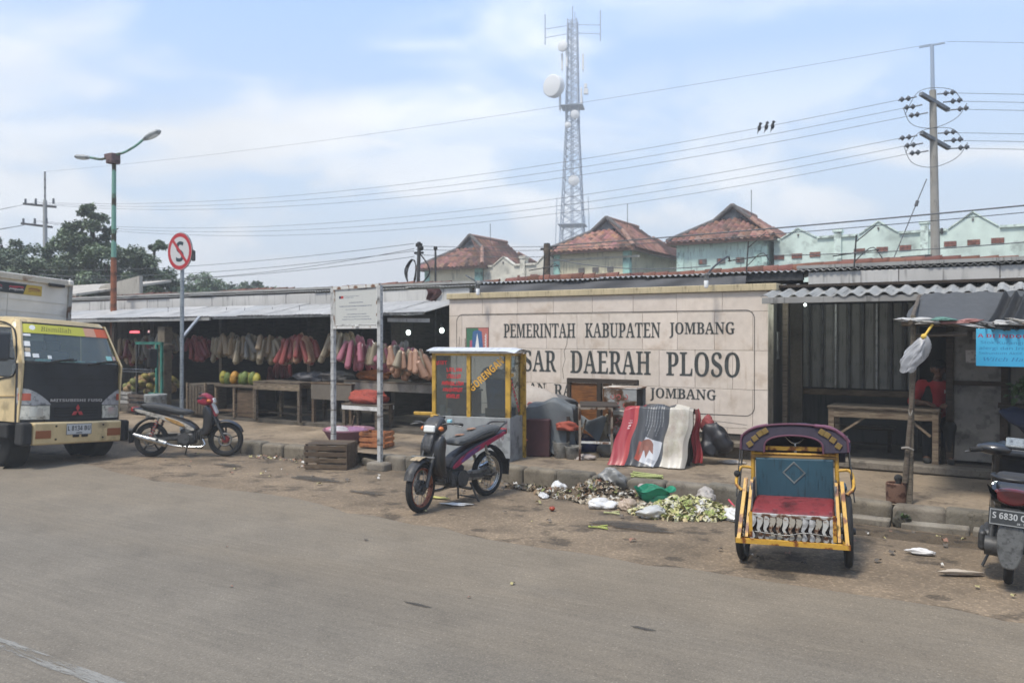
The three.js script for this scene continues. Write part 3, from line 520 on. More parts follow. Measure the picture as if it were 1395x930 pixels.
// ------------------------------------------------------------------ telecom tower
{
  const k = 1.55, D = 130; const X = -59.1, Z = -116.4;
  const t = thing('telecom_tower', 'tall pale lattice telecom tower with dish antennas rising behind the houses', 'telecom tower', [X, 0, Z], .35);
  const pm = mat([.34, .39, .46], { map: null, rough: .6 }), wm = mat([.66, .66, .65], { map: null, rough: .5 });
  const half = y => y < 35 ? mixn(2.6, 1.0, y / 35) : mixn(1.0, .72, (y - 35) / 17);
  const L = []; for (let s = 0; s < 4; s++) { const a = [[-1, -1], [1, -1], [1, 1], [-1, 1]][s]; const q = [0, 10, 20, 30, 35, 52]; for (let i = 0; i + 1 < q.length; i++) L.push(bar([a[0] * half(q[i]), q[i], a[1] * half(q[i])], [a[0] * half(q[i + 1]), q[i + 1], a[1] * half(q[i + 1])], .10, 5)); }
  part('leg', L, pm, t);
  const br = []; for (let y = 6; y < 51.6;) { const d = y < 30 ? 1.9 : 1.25, h0 = half(y), h1 = half(y + d); for (let s = 0; s < 4; s++) { const a = [[-1, -1], [1, -1], [1, 1], [-1, 1]][s], b = [[-1, -1], [1, -1], [1, 1], [-1, 1]][(s + 1) % 4]; br.push(bar([a[0] * h0, y, a[1] * h0], [b[0] * h1, y + d, b[1] * h1], .06, 4), bar([b[0] * h0, y, b[1] * h0], [a[0] * h1, y + d, a[1] * h1], .06, 4), bar([a[0] * h0, y, a[1] * h0], [b[0] * h0, y, b[1] * h0], .04, 4)); } y += d; }
  part('bracing', br, pm, t);
  part('ladder', [bar([.25, 2, .5], [.1, 52, .3], .05, 4), bar([-.25, 2, .5], [-.3, 52, .3], .05, 4), bar([0, 2, .55], [-.1, 52, .35], .09, 5)], pm, t);
  part('mast', [bar([0, 51, 0], [0, 54.2, 0], .09, 6), bar([.4, 51, .2], [.4, 53.2, .2], .05, 5)], pm, t);
  for (const s of [-1, 1]) { part('dipole_antenna', [bar([s * 4.4, 48.4, 0], [s * 4.4, 53.2, 0], .1, 6), bar([s * .7, 51.2, 0], [s * 4.4, 50.9, 0], .06, 5), bar([s * .7, 49.9, 0], [s * 4.4, 49.5, 0], .06, 5)], pm, t); }
  const dish = (x, y, z, r, ry, dd = .9) => part('dish', T(lathe([[0, 0], [r * .5, .05], [r * .96, .16], [r, .3], [r, dd * r], [r * .9, dd * r + .12], [0, dd * r + .2]], 24), x, y, z, Math.PI / 2, ry, 0), wm, t);
  dish(-2.4, 41.2, .9, 1.75, -.5, .75); dish(-1.3, 47.5, 1, .85, -.3, .5); dish(.5, 36.6, 1.4, .72, .3, .4); dish(.4, 26.2, 1.8, .85, .2, .4); dish(-.6, 35, 1.4, .5, .2, .5);
  for (const [x, y, z] of [[-1.6, 45.3, .6], [-.8, 45.6, 1.1], [1.75, 45.0, .8], [1.5, 39.6, 1], [-1.9, 39, .7]]) part('panel_antenna', [RB(.34, 2.6, .2, .06, x, y, z), bar([x, y - 1.6, z - .2], [x, y + 1.6, z - .2], .05, 5)], wm, t);
  part('radio_box', [RB(.7, .9, .5, .08, 2.2, 40.4, .6), RB(.5, .7, .4, .08, 2.1, 41.4, .3)], wm, t);
  for (const y of [19.5, 38.2]) part('platform', [B(2.6 + half(y), .12, 2.6 + half(y), 0, y, 0), ...[-1, 1].map(s => bar([s * (1.3 + half(y) / 2), y, 1.4], [s * (1.3 + half(y) / 2), y + 1.2, 1.4], .05, 4))], pm, t);
  part('outrigger', [-1, 1].map(s => [bar([s * 2.9, 10, 0], [s * 2.5, 24, 0], .06, 4), bar([s * 2.2, 14, 0], [s * 2.8, 14, 0], .05, 4), bar([s * 1.7, 22, 0], [s * 2.6, 22, 0], .05, 4)]).flat(), pm, t);
}

// ------------------------------------------------------------------ poles and wires
const wireM = mat([.09, .095, .10], { map: null, rough: .6 });
function wire(a, b, sag, r, label, group) { const pts = []; for (let i = 0; i <= 14; i++) { const u = i / 14; pts.push([mixn(a[0], b[0], u), mixn(a[1], b[1], u) - sag * 4 * u * (1 - u), mixn(a[2], b[2], u)]); } r *= .75; return solo('wire', tube(pts, r, 28, 5), wireM, label, 'wire', [0, 0, 0], 0, group); }
const insul = mat([.09, .10, .115], { map: null, rough: .35 });
{
  const t = thing('utility_pole', 'tall concrete utility pole with insulator strings behind the right shop roof', 'utility pole', [-1.57, 0, -24.77], .0); t.rotation.z = .018;
  part('shaft', bar([0, 0, 0], [0, 8.6, 0], .15, 14, .085), mat([.36, .345, .31], { map: TSTREAK, m: 1.2, rough: .95 }), t);
  part('top_pipe', [bar([0, 8.4, 0], [0, 9.8, 0], .055, 8, .045), B(.62, .04, .05, 0, 9.82, 0)], mat([.36, .42, .50], { map: null, rough: .4, metal: .4 }), t);
  const am = mat([.23, .25, .27], { map: TG, m: .5, rough: .6, metal: .4 });
  for (const [y, k] of [[8.32, 0], [7.28, 1]]) {
    part('cross_arm', [beam([-.26, y + .12, .45], [.34, y - .20, -.45], .11, .09)], am, t);
    for (const s of [-1, 1]) for (let j = 0; j < 3; j++) {
      const bx = s < 0 ? -.36 + .11 * j : .12 + .12 * j, by = y + .08 - j * .16, bz = s < 0 ? .35 - j * .3 : .3 - .3 * j, ex = bx + s * .46;
      const str = part('insulator_string', bar([bx, by, bz], [ex, by - .03, bz], .02, 5), am, t);
      for (const q of [.20 + .03 * j, .36 + .02 * j]) part('insulator', T(lathe([[0, -.05], [.03, -.05], [.072, -.01], [.076, .02], [.04, .04], [.03, .07], [0, .07]], 10), bx + s * q, by - .01, bz, 0, 0, -s * Math.PI / 2), insul, str);
    }
    part('jumper', tube([[-.72, y - .1, .1], [-.5, y - .62, .3], [0, y - .80, .3], [.55, y - .6, .2], [.8, y - .2, 0]], .009, 20, 5), wireM, t);
    part('jumper', tube([[-.7, y - .25, -.1], [-.3, y + .26 - k * .05, .2], [.4, y + .2, .2], [.7, y - .1, 0]], .008, 20, 5), wireM, t);
  }
  part('box', [RB(.07, .16, .09, .02, .16, 4.8, .0)], M.steelDark, t);
}
{
  const t = thing('utility_pole', 'slim far utility pole with two cross arms above the trees at far left', 'utility pole', [-40.24, 0, -22.47]);
  part('shaft', bar([0, 0, 0], [0, 8.6, 0], .15, 10, .09), mat([.34, .345, .34], { map: null, rough: .9 }), t); part('top_pipe', bar([0, 8.5, 0], [0, 10, 0], .05, 6), M.steel, t);
  for (const [y, a, b] of [[8.4, -.95, .42], [7.44, -1.05, .1]]) { part('cross_arm', beam([a, y + .04, .55 * -a / 1], [b, y - .12, -.3], .1), M.steelDark, t); for (const q of [a + .05, a * .45, b - .03]) part('insulator', C(.06, .05, .26, q, y + .16, -q * .5, 0, 0, 0, 8), insul, t); }
}
for (let j = 0; j < 6; j++) {
  const k = j % 3, y = j < 3 ? 8.32 : 7.28;
  wire([-2.53 + .11 * k, y + .05 - .16 * k, -24.42 - .3 * k], [-40.6 + .2 * k, (j < 3 ? 8.5 : 7.6) - .06 * k, -22.2 - .15 * k], .95 + .07 * j, .0085, ['topmost', 'second', 'third', 'fourth', 'fifth', 'lowest'][j] + ' of six power lines running from the right pole to the far left pole', 'power lines between the two tall poles');
}
wire([-1.75, 9.85, -24.77], [-40.24, 10, -22.47], .35, .006, 'thin topmost line between the tops of the two tall poles');
[[8.37, .0], [8.21, -.3], [8.05, -.6], [7.33, 0], [7.17, -.3], [7.01, -.6]].forEach(([y, dz], j) => wire([-1.16 + .12 * (j % 3), y, -24.5 + dz], [20.6, y + .1, -38.2 + dz], .12, .0085, ['topmost', 'second', 'third', 'fourth', 'fifth', 'lowest'][j] + ' of six power lines leaving the right pole towards the right edge', 'power lines on the right of the concrete pole'));
wire([-1.4, 9.85, -24.77], [20.6, 9.86, -38.2], .1, .006, 'thin topmost line leaving the right pole towards the right edge');
[[8.5, 7.5, 0], [8.4, 7.2, .3], [7.5, 6.6, 0], [7.4, 6.5, .3], [7.3, 6.4, .6]].forEach(([y0, y1, d], j) => wire([-40.6, y0, -22.2 + d], [-60, y1 + .8, -20 + d], .3, .010, ['topmost', 'second', 'third', 'fourth', 'lowest'][j] + ' of five power lines continuing beyond the far left pole', 'power lines beyond the far left pole'));
{ const s = solo('stay_wire', [bar([-1.85, 6.2, -24.6], [-2.6, 4.1, -24.2], .014, 5), bar([-2.06, 5.62, -24.48], [-2.1, 5.48, -24.46], .045, 7)], wireM, 'thin stay wire slanting down left from the concrete pole', 'stay wire'); }
{ // low service poles standing on the market roof
  const t = thing('service_pole', 'short dark pole with a coil of cable above the market roof', 'service pole', [-11.68, 0, -15]); t.rotation.z = .03 * -1;
  part('shaft', bar([0, 1.5, 0], [0, 4.15, 0], .042, 8), M.steelDark, t); part('bracket', [B(.11, .08, .11, 0, 4.08, 0), bar([-.12, 3.9, 0], [.12, 3.9, 0], .03, 6), S(.06, .1, 4.0, .05)], M.blackDull, t);
  part('cable_coil', [0, 1, 2, 3].map(k => tube([[-.16, 3.75, .02 * k], [-.3 - .03 * k, 3.5, .02], [-.26, 3.2, .03], [-.1, 3.22, .02 * k], [-.08, 3.6, 0]], .011, 22, 5, true)), M.blackDull, t);
  part('cable', tube([[.02, 3.9, 0], [.35, 3.6, .1], [.38, 3.4, .1], [.15, 3.2, .05]], .016, 16, 5), M.blackDull, t);
  const u = thing('service_pole', 'thin dark pole against the leftmost tiled roof', 'service pole', [-11.09, 0, -15]); part('shaft', bar([0, 1.5, 0], [0, 3.98, 0], .024, 7), M.steelDark, u); part('cap', RB(.08, .08, .07, .02, 0, 3.98, 0), M.blackDull, u);
  const w = thing('service_pole', 'short weathered concrete pole between the left and middle tiled roofs', 'service pole', [-8.76, 0, -16]); part('shaft', bar([0, 1.5, 0], [0, 4.02, 0], .075, 9), M.woodGrey, w); part('bracket', [B(.3, .05, .06, 0, 3.93, 0), B(.1, .14, .1, 0, 3.98, 0)], M.steelDark, w);
}
const cab = 'telephone cables slung over the market roof';
[[4.12, .25], [3.95, .3], [3.82, .34], [4.0, .55]].forEach(([y, s], j) => wire([-11.7, y, -15], [-30, y + .25, -16.5], s * .8, .009, ['topmost', 'second', 'third', 'most sagging'][j] + ' telephone cable sloping left from the short pole with the coil', cab));
[[4.06, 3.98], [3.98, 3.9], [3.86, 3.75]].forEach(([y, e], j) => wire([-11.65, y, -15], [-8.78, e, -16], .02, .008, ['topmost', 'middle', 'lowest'][j] + ' of three cables between the short poles by the tiled roofs', 'cables between the short poles'));
wire([-8.76, 3.98, -16], [4, 3.96, -13.6], .05, .017, 'thick black cable crossing in front of the green wall');
wire([-8.76, 3.92, -16], [4, 3.9, -13.7], .09, .009, 'thinner black cable beneath the thick cable at the green wall');
wire([-8.6, 3.7, -16], [-4.2, 3.15, -13.3], .12, .012, 'slack cable dropping to the roof before the cream house');
wire([-3.1, 3.25, -13.1], [3.5, 3.5, -12.9], .12, .01, 'low thin cable along the right shop roof');

// ------------------------------------------------------------------ street lamp with two arms
{
  const t = thing('street_lamp', 'two armed green and rust street lamp behind the parked truck', 'street lamp', [-19.63, 0, -12.68]); t.rotation.z = -.012;
  const green = mat([.16, .34, .27], { map: TRUST, m: .9, rough: .6 }), rust = mat([.28, .10, .05], { map: TG, m: .4, rough: .9 });
  part('lower_shaft', bar([0, 0, 0], [0, 4.0, 0], .085, 12, .07), rust, t); part('upper_shaft', bar([0, 4.0, 0], [0, 6.55, 0], .062, 12, .05), green, t);
  part('head_box', [RB(.26, .26, .26, .03, -.04, 6.52, 0), B(.34, .1, .2, -.1, 6.6, 0)], mat([.16, .10, .10], { map: TG, m: .3, rough: .8 }), t);
  const arm = (pts, at, ry, rz, s) => {
    const a = part('arm', tube(pts, .032, 22, 8), green, t);
    const h = part('lamp_head', T(own(lathe([[0, 0], [.05, .01], [.12, .12], [.16, .3], [.13, .52], [.06, .6], [0, .61]], 16)), 0, 0, 0, 0, 0, -Math.PI / 2, [1, 1, 1]), mat([.40, .42, .42], { map: TG, m: .4, rough: .5 }), a);
    h.position.set(...at); h.rotation.set(0, ry, rz); h.scale.set(s, s * .6, s);
    const l = part('lens', S(.13, .33, -.09, 0, [1.6, .6, .9], 14, 8), M.lampLens, h);
  };
  arm([[.05, 6.62, 0], [.24, 6.68, -.12], [.5, 6.86, -.28], [.70, 7.06, -.4]], [.64, 7.0, -.37], .54, .5, .85);
  arm([[-.15, 6.58, 0], [-.36, 6.52, .12], [-.55, 6.55, .24], [-.62, 6.57, .28]], [-.58, 6.56, .26], Math.PI + .46, .06, .72);
}

// ------------------------------------------------------------------ trees
function leafGeo() { const g = new THREE.BufferGeometry(); g.setAttribute('position', new THREE.Float32BufferAttribute([0, 0, 0, .32, .05, .5, 0, -.06, 1, -.32, .05, .5], 3)); g.setIndex([0, 1, 2, 0, 2, 3]); g.computeVertexNormals(); return weld(g); }
const leafM = new THREE.MeshPhysicalMaterial({ color: 0xffffff, roughness: .75, transmission: .25, thickness: 0, side: THREE.DoubleSide });
function tree(label, [x, y, z], h, blobs, n, leaf, col, seed) {
  const q = rng(seed), t = thing('tree', label, 'tree', [x, y, z]); const f = (a, b) => a + (b - a) * q();
  const limbs = []; blobs.forEach(([bx, by, bz, r]) => { const m = [bx * .35 + f(-.2, .2), by * .5, bz * .35]; limbs.push(tube([[0, h * .12, 0], m, [bx * .8, by * .85, bz * .8], [bx, by + r * .3, bz]], .05 + r * .02, 10, 5)); });
  part('trunk', [bar([0, 0, 0], [0, h * .3, 0], .26, 9, .17), ...limbs], mat([.12, .10, .075], { map: TWOOD, m: 1 }), t);
  const o = new THREE.InstancedMesh(leafGeo(), leafM, n); o.name = 'crown'; o.userData.kind = 'stuff'; o.castShadow = true;
  const sub = []; blobs.forEach(([bx, by, bz, r]) => { const k = Math.ceil(r * r * 7) + 3; for (let i = 0; i < k; i++) { const d = V(f(-1, 1), f(-.8, 1), f(-1, 1)).normalize().multiplyScalar(r * Math.cbrt(f(.2, 1))); sub.push([bx + d.x, by + d.y * .85, bz + d.z, r * f(.14, .34), f(.6, 1.35)]); } });
  for (let i = 0; i < n; i++) {
    const b = sub[Math.floor(q() * sub.length)], d = V(f(-1, 1), f(-.7, .8), f(-1, 1)).normalize().multiplyScalar(b[3] * Math.cbrt(q()) * 1.15);
    o.setMatrixAt(i, _m.compose(V(b[0] + d.x, b[1] + d.y * .75, b[2] + d.z), _q.setFromEuler(_e.set(f(-.9, .9), f(0, 6.28), f(-.5, .5))), V(1, 1, 1).multiplyScalar(leaf * f(.6, 1.3))));
    const k = b[4] * f(.75, 1.25); o.setColorAt(i, lin(col[0] * k, col[1] * k, col[2] * k * f(.8, 1.2)));
  }
  t.add(o); return t;
}
// crown lobes are given round each trunk's foot
tree('big dense tree behind the truck, tallest of the tree group', [-34.3, 0, -21.3], 7.2, [[-2.2, 4.3, 0, 1.7], [-1.0, 5.5, .3, 1.35], [-.1, 6.4, 0, 1.05], [.7, 5.3, .5, 1.25], [-.5, 4.2, .6, 1.8], [1.5, 4.6, .4, 1.4], [-1.8, 3.1, .9, 1.7], [1.2, 3.3, .5, 1.8], [-.1, 7.2, .1, .55], [-1.7, 6.2, 0, .7]], 42000, .17, [.125, .175, .095], 21);
tree('broad tree right of the lamp post, ending at the no stopping sign', [-32.7, 0, -22.9], 6, [[-1.0, 4.6, 0, 1.45], [.2, 4.9, .2, 1.1], [.6, 5.7, .2, .5], [.9, 4.2, .4, 1.0], [1.2, 3.6, .2, .8], [.2, 3.4, .3, 1.5], [.7, 2.9, .2, 1.3], [-.9, 3.2, .4, 1.6]], 26000, .16, [.12, .17, .095], 22);
tree('low dense tree at the left edge above the truck box', [-38.6, 0, -19.9], 6, [[-1.5, 4.5, 0, 1.6], [.2, 5.0, 0, 1.5], [1.6, 4.7, .3, 1.5], [-.4, 3.4, .4, 1.9], [2.5, 3.6, .2, 1.7], [-.6, 5.9, 0, .7], [2.6, 5.0, .2, .9]], 30000, .17, [.12, .17, .10], 23);
tree('round bushy tree just right of the no stopping sign', [-42.4, 0, -32.8], 5.4, [[0, 4.5, 0, 1.7], [-1.0, 3.8, 0, 1.5], [1.0, 3.9, 0, 1.4], [0, 3.3, .3, 1.8]], 15000, .19, [.10, .155, .075], 24);
tree('sparse low tree right of the round bushy tree', [-47.8, 0, -41.2], 5.6, [[-1.3, 5.1, 0, .9], [.3, 5.5, 0, .8], [1.5, 5.0, 0, .95], [0, 4.5, 0, 1.4], [2.4, 4.8, 0, .8]], 5000, .26, [.10, .15, .085], 25);
{ // far-off greenery closing the left horizon
  const g = []; const q = rng(5); for (let i = 0; i < 1500; i++) { const x = -170 + q() * 120, s = 1.2 + q() * 1.8; g.push(T(leafGeo().clone(), x, q() * 4.5, -70 - q() * 30, q() * 3, q() * 6, q() * 3, s * 1.4)); }
  solo('treeline', g, mat([.05, .075, .045], { map: null, rough: .9 }), 'far line of dark greenery behind the market row', 'treeline').userData.kind = 'stuff';
}
// three birds on the power line
for (const [dx, l] of [[-.62, 'left of three small dark birds on the power line'], [-.42, 'middle of three small dark birds on the power line'], [-.24, 'right of three small dark birds on the power line']]) {
  const g = [S(.055, 0, .09, 0, [.8, 1.35, .8], 10, 8), S(.038, .02, .185, 0, 1, 10, 8), T(new THREE.ConeGeometry(.012, .04, 6), .065, .185, 0, 0, 0, -Math.PI / 2), T(new THREE.ConeGeometry(.03, .14, 6), -.04, -.02, 0, 0, 0, 2.85, [1, 1, .5]), S(.05, -.01, .09, .032, [.7, 1.3, .35], 8, 6), S(.05, -.01, .09, -.032, [.7, 1.3, .35], 8, 6), bar([.01, 0, .015], [.01, .05, .015], .005, 4), bar([.01, 0, -.015], [.01, .05, -.015], .005, 4)];
  solo('bird', g, M.blackDull, l, 'bird', [-5.63 + dx, 8.02, -24.45], .4).scale.setScalar(1.15);
}

// ------------------------------------------------------------------ signs on posts
{
  const t = thing('no_stopping_sign', 'round red ringed no stopping sign with crossed S on a thin grey pole', 'traffic sign', [-13.46, 0, -10.09]);
  part('pole', bar([0, 0, 0], [0, 3.9, -.03], .036, 10), mat([.34, .38, .41], { map: TG, m: .5, rough: .5, metal: .4 }), t);
  const c = canvasTex(256, 256, (g) => {
    g.fillStyle = '#b9b9b9'; g.fillRect(0, 0, 256, 256); g.lineWidth = 26; g.strokeStyle = '#a3202a'; g.beginPath(); g.arc(128, 128, 112, 0, 7); g.stroke();
    g.fillStyle = '#1d2f38'; g.font = 'bold 190px sans-serif'; g.textAlign = 'center'; g.textBaseline = 'middle'; g.fillText('S', 130, 132);
    g.strokeStyle = '#a3202a'; g.lineWidth = 22; g.beginPath(); g.moveTo(52, 46); g.lineTo(204, 210); g.stroke();
  });
  const f = part('face', own(T(new THREE.CircleGeometry(.355, 40), 0, 3.6, .032)), new THREE.MeshPhysicalMaterial({ map: c, roughness: .5, side: THREE.DoubleSide }), t);
  part('plate', T(new THREE.CylinderGeometry(.36, .36, .018, 40), 0, 3.6, .019, Math.PI / 2), M.steel, t); part('bracket', [B(.5, .04, .03, .1, 3.6, .0), RB(.08, .2, .05, .02, .36, 3.5, 0)], M.steelDark, t);
}
{
  const t = thing('notice_board', 'white metal notice board on two rust spotted posts beside the wooden crate', 'notice board', [-8.43, 0, -9.62], .0);
  // post feet: left one behind the crate, right one in a concrete block
  const L = [-.76, 0, -.08], R = [.44, 0, .2];
  for (const [P, hh] of [[L, 2.76], [R, 2.75]]) { const po = part('post', beam([P[0], 0, P[2]], [P[0], hh, P[2]], .062), mat([.50, .50, .485], { map: TG, m: .35, rough: .6 }), t); for (let k = 0; k < 5; k++) { const y = .12 + k * .36 + rr(-.12, .12), l = rr(.008, .035); part('rust_mark', B(.066, l, .066, P[0] + rr(-.001, .001), y, P[2]), k % 3 ? mat([.20, .17, .15], { map: TG, m: .1 }) : mat([.12, .13, .15], { map: TG, m: .1 }), po); } }
  const c = canvasTex(512, 288, (g, w, h) => {
    g.fillStyle = '#b9bab6'; g.fillRect(0, 0, w, h); g.fillStyle = '#22304a'; g.fillRect(52, 44, 22, 24); g.fillStyle = '#a33a3a'; g.fillRect(74, 44, 34, 24); g.fillStyle = '#5c6470';
    const line = (y, a, b, s) => { for (let x = a; x < b;) { const l = 5 + rnd() * 16; g.fillStyle = 'rgba(70,78,96,' + (.5 + rnd() * .3) + ')'; g.fillRect(x, y + rnd() * 2, l, s); x += l + 4; } };
    line(46, 118, 300, 5); line(58, 118, 230, 5); line(100, 180, 330, 8); line(130, 56, 450, 9); line(160, 130, 260, 6); line(200, 150, 380, 7); line(222, 110, 410, 7); line(244, 90, 430, 7);
    for (let k = 0; k < 60; k++) { g.fillStyle = 'rgba(120,112,96,' + rnd() * .12 + ')'; g.fillRect(rnd() * w, rnd() * h, 2 + rnd() * 8, 10 + rnd() * 70); }
  });
  const d = Math.hypot(R[0] - L[0], R[2] - L[2]), a = -Math.atan2(R[2] - L[2], R[0] - L[0]);
  const bd = new THREE.Group(); bd.name = 'board'; bd.position.set((L[0] + R[0]) / 2, 2.44, (L[2] + R[2]) / 2); bd.rotation.y = a; t.add(bd);
  part('panel', RB(d - .06, .56, .02, .004, 0, 0, -.004), M.white, bd); part('print', own(T(new THREE.PlaneGeometry(d - .12, .52), 0, 0, .0075)), new THREE.MeshPhysicalMaterial({ map: c, roughness: .6 }), bd);
  part('frame', [B(d, .05, .05, 0, .31, 0), B(d, .045, .05, 0, -.31, 0), B(.03, .58, .03, -d / 2 + .05, 0, .006), B(.03, .58, .03, d / 2 - .05, 0, .006)], M.whiteRust, bd);
  part('clip', RB(.09, .04, .02, .005, .08, -.285, .035), M.white, bd);  // small white piece on the bottom rail
  part('footing', RB(.34, .14, .26, .04, R[0], .05, R[2]), M.conc, t);
}

// ------------------------------------------------------------------ goods in the left stalls
const bagM = { pale: mat([.52, .44, .31], { map: TFAB, m: .25, rough: .35, transmission: .15, thickness: 0 }), tan: mat([.42, .31, .19], { map: TFAB, m: .25, rough: .4 }), red: mat([.46, .10, .085], { map: TFAB, m: .2, rough: .4, transmission: .15, thickness: 0 }), deep: mat([.26, .045, .05], { map: TFAB, m: .2, rough: .4 }), pink: mat([.62, .22, .29], { map: TFAB, m: .25, rough: .35, transmission: .15, thickness: 0 }), peach: mat([.62, .36, .24], { map: TFAB, m: .2, rough: .4, transmission: .15, thickness: 0 }), grey: mat([.30, .29, .27], { map: TFAB, m: .25, rough: .4 }) };
const sausage = [0, 1, 2].map(k => { const g = new THREE.CapsuleGeometry(.052, .28, 8, 12), p = g.attributes.position; for (let i = 0; i < p.count; i++) { const y = p.getY(i), f = 1 + .10 * Math.sin(y * 41 + k * 2) + .22 * Math.sin(p.getX(i) * 90 + y * 62 + k) * Math.cos(p.getZ(i) * 80 + y * 30 + k * 3); const tp = mixn(1.1, .72, sm(.04, .19, y)); p.setXYZ(i, p.getX(i) * f * tp, y, p.getZ(i) * f * tp); } g.computeVertexNormals(); return weld(T(g, 0, -.24, 0)); });
function bunch(label, kinds, n, [x, y, z], spread = .42, s = 1, len = 1) {      // long bags tied in a fan
  const t = thing('snack_bag_bunch', label, 'bag bunch', [x, y, z], 0, null);
  part('string', bar([0, 0, 0], [0, .55, 0], .006, 4), M.blackDull, t);
  n = Math.round(n * 1.9);
  for (let i = 0; i < n; i++) {
    const o = new THREE.Mesh(sausage[i % 3], bagM[kinds[Math.floor(rnd() * kinds.length)]]); o.name = 'bag'; o.castShadow = true;
    const a = (i + .5) / n * 2 - 1; o.position.set(a * .27 + rr(-.06, .06), rr(-.12, .06) - .09 * a * a, rr(-.2, .2)); o.rotation.set(rr(-.25, .4), rr(0, 6), a * spread * .72 + rr(-.14, .14), 'ZXY'); o.scale.set(s * rr(.75, 1.2), s * len * rr(.75, 1.15), s * rr(.75, 1.2)); t.add(o);
  }
}
bunch('red bag bunch hanging just right of the no stopping sign pole', ['red', 'red', 'deep'], 15, [-15.85, 2.02, -12.35], .5, 1.15);
bunch('pale tan bag bunch right of the red one by the sign pole', ['pale', 'tan'], 14, [-14.85, 2.08, -12.3], .5, 1.15, 1.05);
bunch('pale bag bunch with a yellowish bag, third from the sign pole', ['pale', 'grey', 'tan'], 13, [-14.2, 2.06, -12.25], .42, 1.15, 1.1);
bunch('small dark red bag bunch tucked between two pale bunches', ['deep'], 9, [-13.65, 2.02, -12.6], .3, 1);
bunch('pale bag bunch directly left of the big red bunch', ['pale', 'tan'], 12, [-13.35, 2.06, -12.25], .5, 1.1, 1.1);
bunch('big red orange bag bunch above the middle table', ['red', 'red', 'peach'], 20, [-12.5, 2.08, -12.2], .55, 1.25, 1.05);
bunch('tan bag bunch behind the left post of the notice board', ['tan', 'pale'], 17, [-11.35, 2.1, -12.25], .62, 1.2, 1.15);
bunch('bright pink bag bunch between the notice board posts', ['pink'], 8, [-10.72, 2.02, -12.1], .38, 1.2, 1.15);
bunch('pink and peach bag bunch right of the notice board', ['pink', 'peach', 'pale'], 11, [-10.12, 1.94, -12.1], .42, 1.05, 1.1);
bunch('pink and clear bag bunch below the left bulb', ['pink', 'peach', 'grey'], 8, [-9.72, 1.92, -12.05], .32, 1.0, 1.0);
bunch('peach coloured bag bunch hanging lowest beside the snack cart', ['peach', 'peach', 'pale'], 14, [-9.38, 1.78, -12.0], .55, 1.1, 1.0);
bunch('grey bag bunch hanging over the green pipe frame', ['grey', 'pale'], 13, [-16.75, 2.12, -12.2], .6, 1.1, .9);
bunch('dim brownish bag bunch behind the truck mirror', ['tan', 'deep', 'grey'], 13, [-17.75, 2.02, -12.4], .5, 1.1, 1.1);
bunch('dim reddish bag bunch nearest the truck windscreen', ['deep', 'tan'], 11, [-18.45, 1.95, -12.3], .45, 1.1, 1.1);
bunch('dim red bag bunch hanging low behind the melon stand', ['deep'], 9, [-14.6, 1.45, -13.6], .4, 1);

function table(name, label, [x, y, z], w, d, h, m, turn = 0, o = {}) {
  const t = thing(name, label, o.cat || 'table', [x, y, z], turn);
  const n = o.planks || 4; for (let i = 0; i < n; i++) part('plank', RB(w, .032, d / n - .006, .006, 0, h - .016 + rr(-.002, .002), -d / 2 + d / n * (i + .5)), m, t);
  for (const sx of [-1, 1]) for (const sz of [-1, 1]) part('leg', beam([sx * (w / 2 - .05), 0, sz * (d / 2 - .05)], [sx * (w / 2 - .05), h - .032, sz * (d / 2 - .05)], .065), m, t);
  if (o.apron) for (const sz of [-1, 1]) part('apron', RB(w - .02, o.apron, .025, .004, 0, h - .034 - o.apron / 2, sz * (d / 2 - .02)), o.am || m, t);
  if (o.stretcher) part('stretcher', beam([-w / 2 + .05, .12, 0], [w / 2 - .05, .12, 0], .04), m, t);
  return t;
}
table('market_table', 'pale topped wooden market table, empty beneath, below the big red bag bunch', [-12.72, .26, -12.15], 1.35, .8, .80, M.woodGrey, 0, { apron: .14, am: mat([.42, .37, .29], { map: TWOOD, m: .6 }), stretcher: true });
table('market_table', 'dark table with a hanging cloth right of the pale topped table', [-11.45, .26, -12.4], 1.1, .8, .80, M.wood, 0, { apron: .3, am: mat([.22, .19, .155], { map: TFAB, m: .6 }) });
table('market_counter', 'long grey counter behind the notice board posts', [-10.05, .26, -12.55], 2.3, .9, .86, M.woodGrey, 0, { apron: .15, am: mat([.36, .35, .33], { map: TCONC, m: .8 }), cat: 'counter' });
table('market_counter', 'low counter holding a red goods tray behind the notice board', [-10.35, .26, -11.85], .9, .5, .46, M.woodGrey, 0, { apron: .08, cat: 'counter', am: M.white });
{
  const t = thing('market_cabinet', 'wooden stand with open front, melons and papayas laid on its top', 'cabinet', [-14.1, .26, -12.2]);
  part('top', RB(1.25, .05, .7, .01, 0, .66, 0), M.woodGrey, t); for (const sx of [-.6, -.02, .6]) part('leg', beam([sx, 0, .3], [sx, .64, .3], .055), M.woodPale, t); part('back_panel', B(1.2, .62, .03, 0, .32, -.3), M.woodDark, t); part('side_panel', B(.5, .56, .02, .3, .3, .28), M.wood, t, 'front board'); part('shelf', B(1.2, .03, .6, 0, .12, 0), M.wood, t);
  const v = thing('market_cabinet', 'narrow slatted wooden box stand left of the melon stand', 'cabinet', [-15.25, .26, -12.1]);
  part('body', RB(.62, .68, .55, .012, 0, .34, 0), mat([.19, .175, .15], { map: TWOOD, m: .5 }), v); part('frame', [beam([-.3, 0, .285], [-.3, .7, .285], .05), beam([.3, 0, .285], [.3, .7, .285], .05)], M.woodPale, v); for (const q of [-.2, -.1, 0, .1, .2]) part('slat', B(.07, .6, .012, q, .33, .284), M.woodGrey, v);
}
const fruit = weld(T(new THREE.SphereGeometry(.11, 12, 9), 0, 0, 0, 0, 0, 0, [.8, 1.35, .8]));
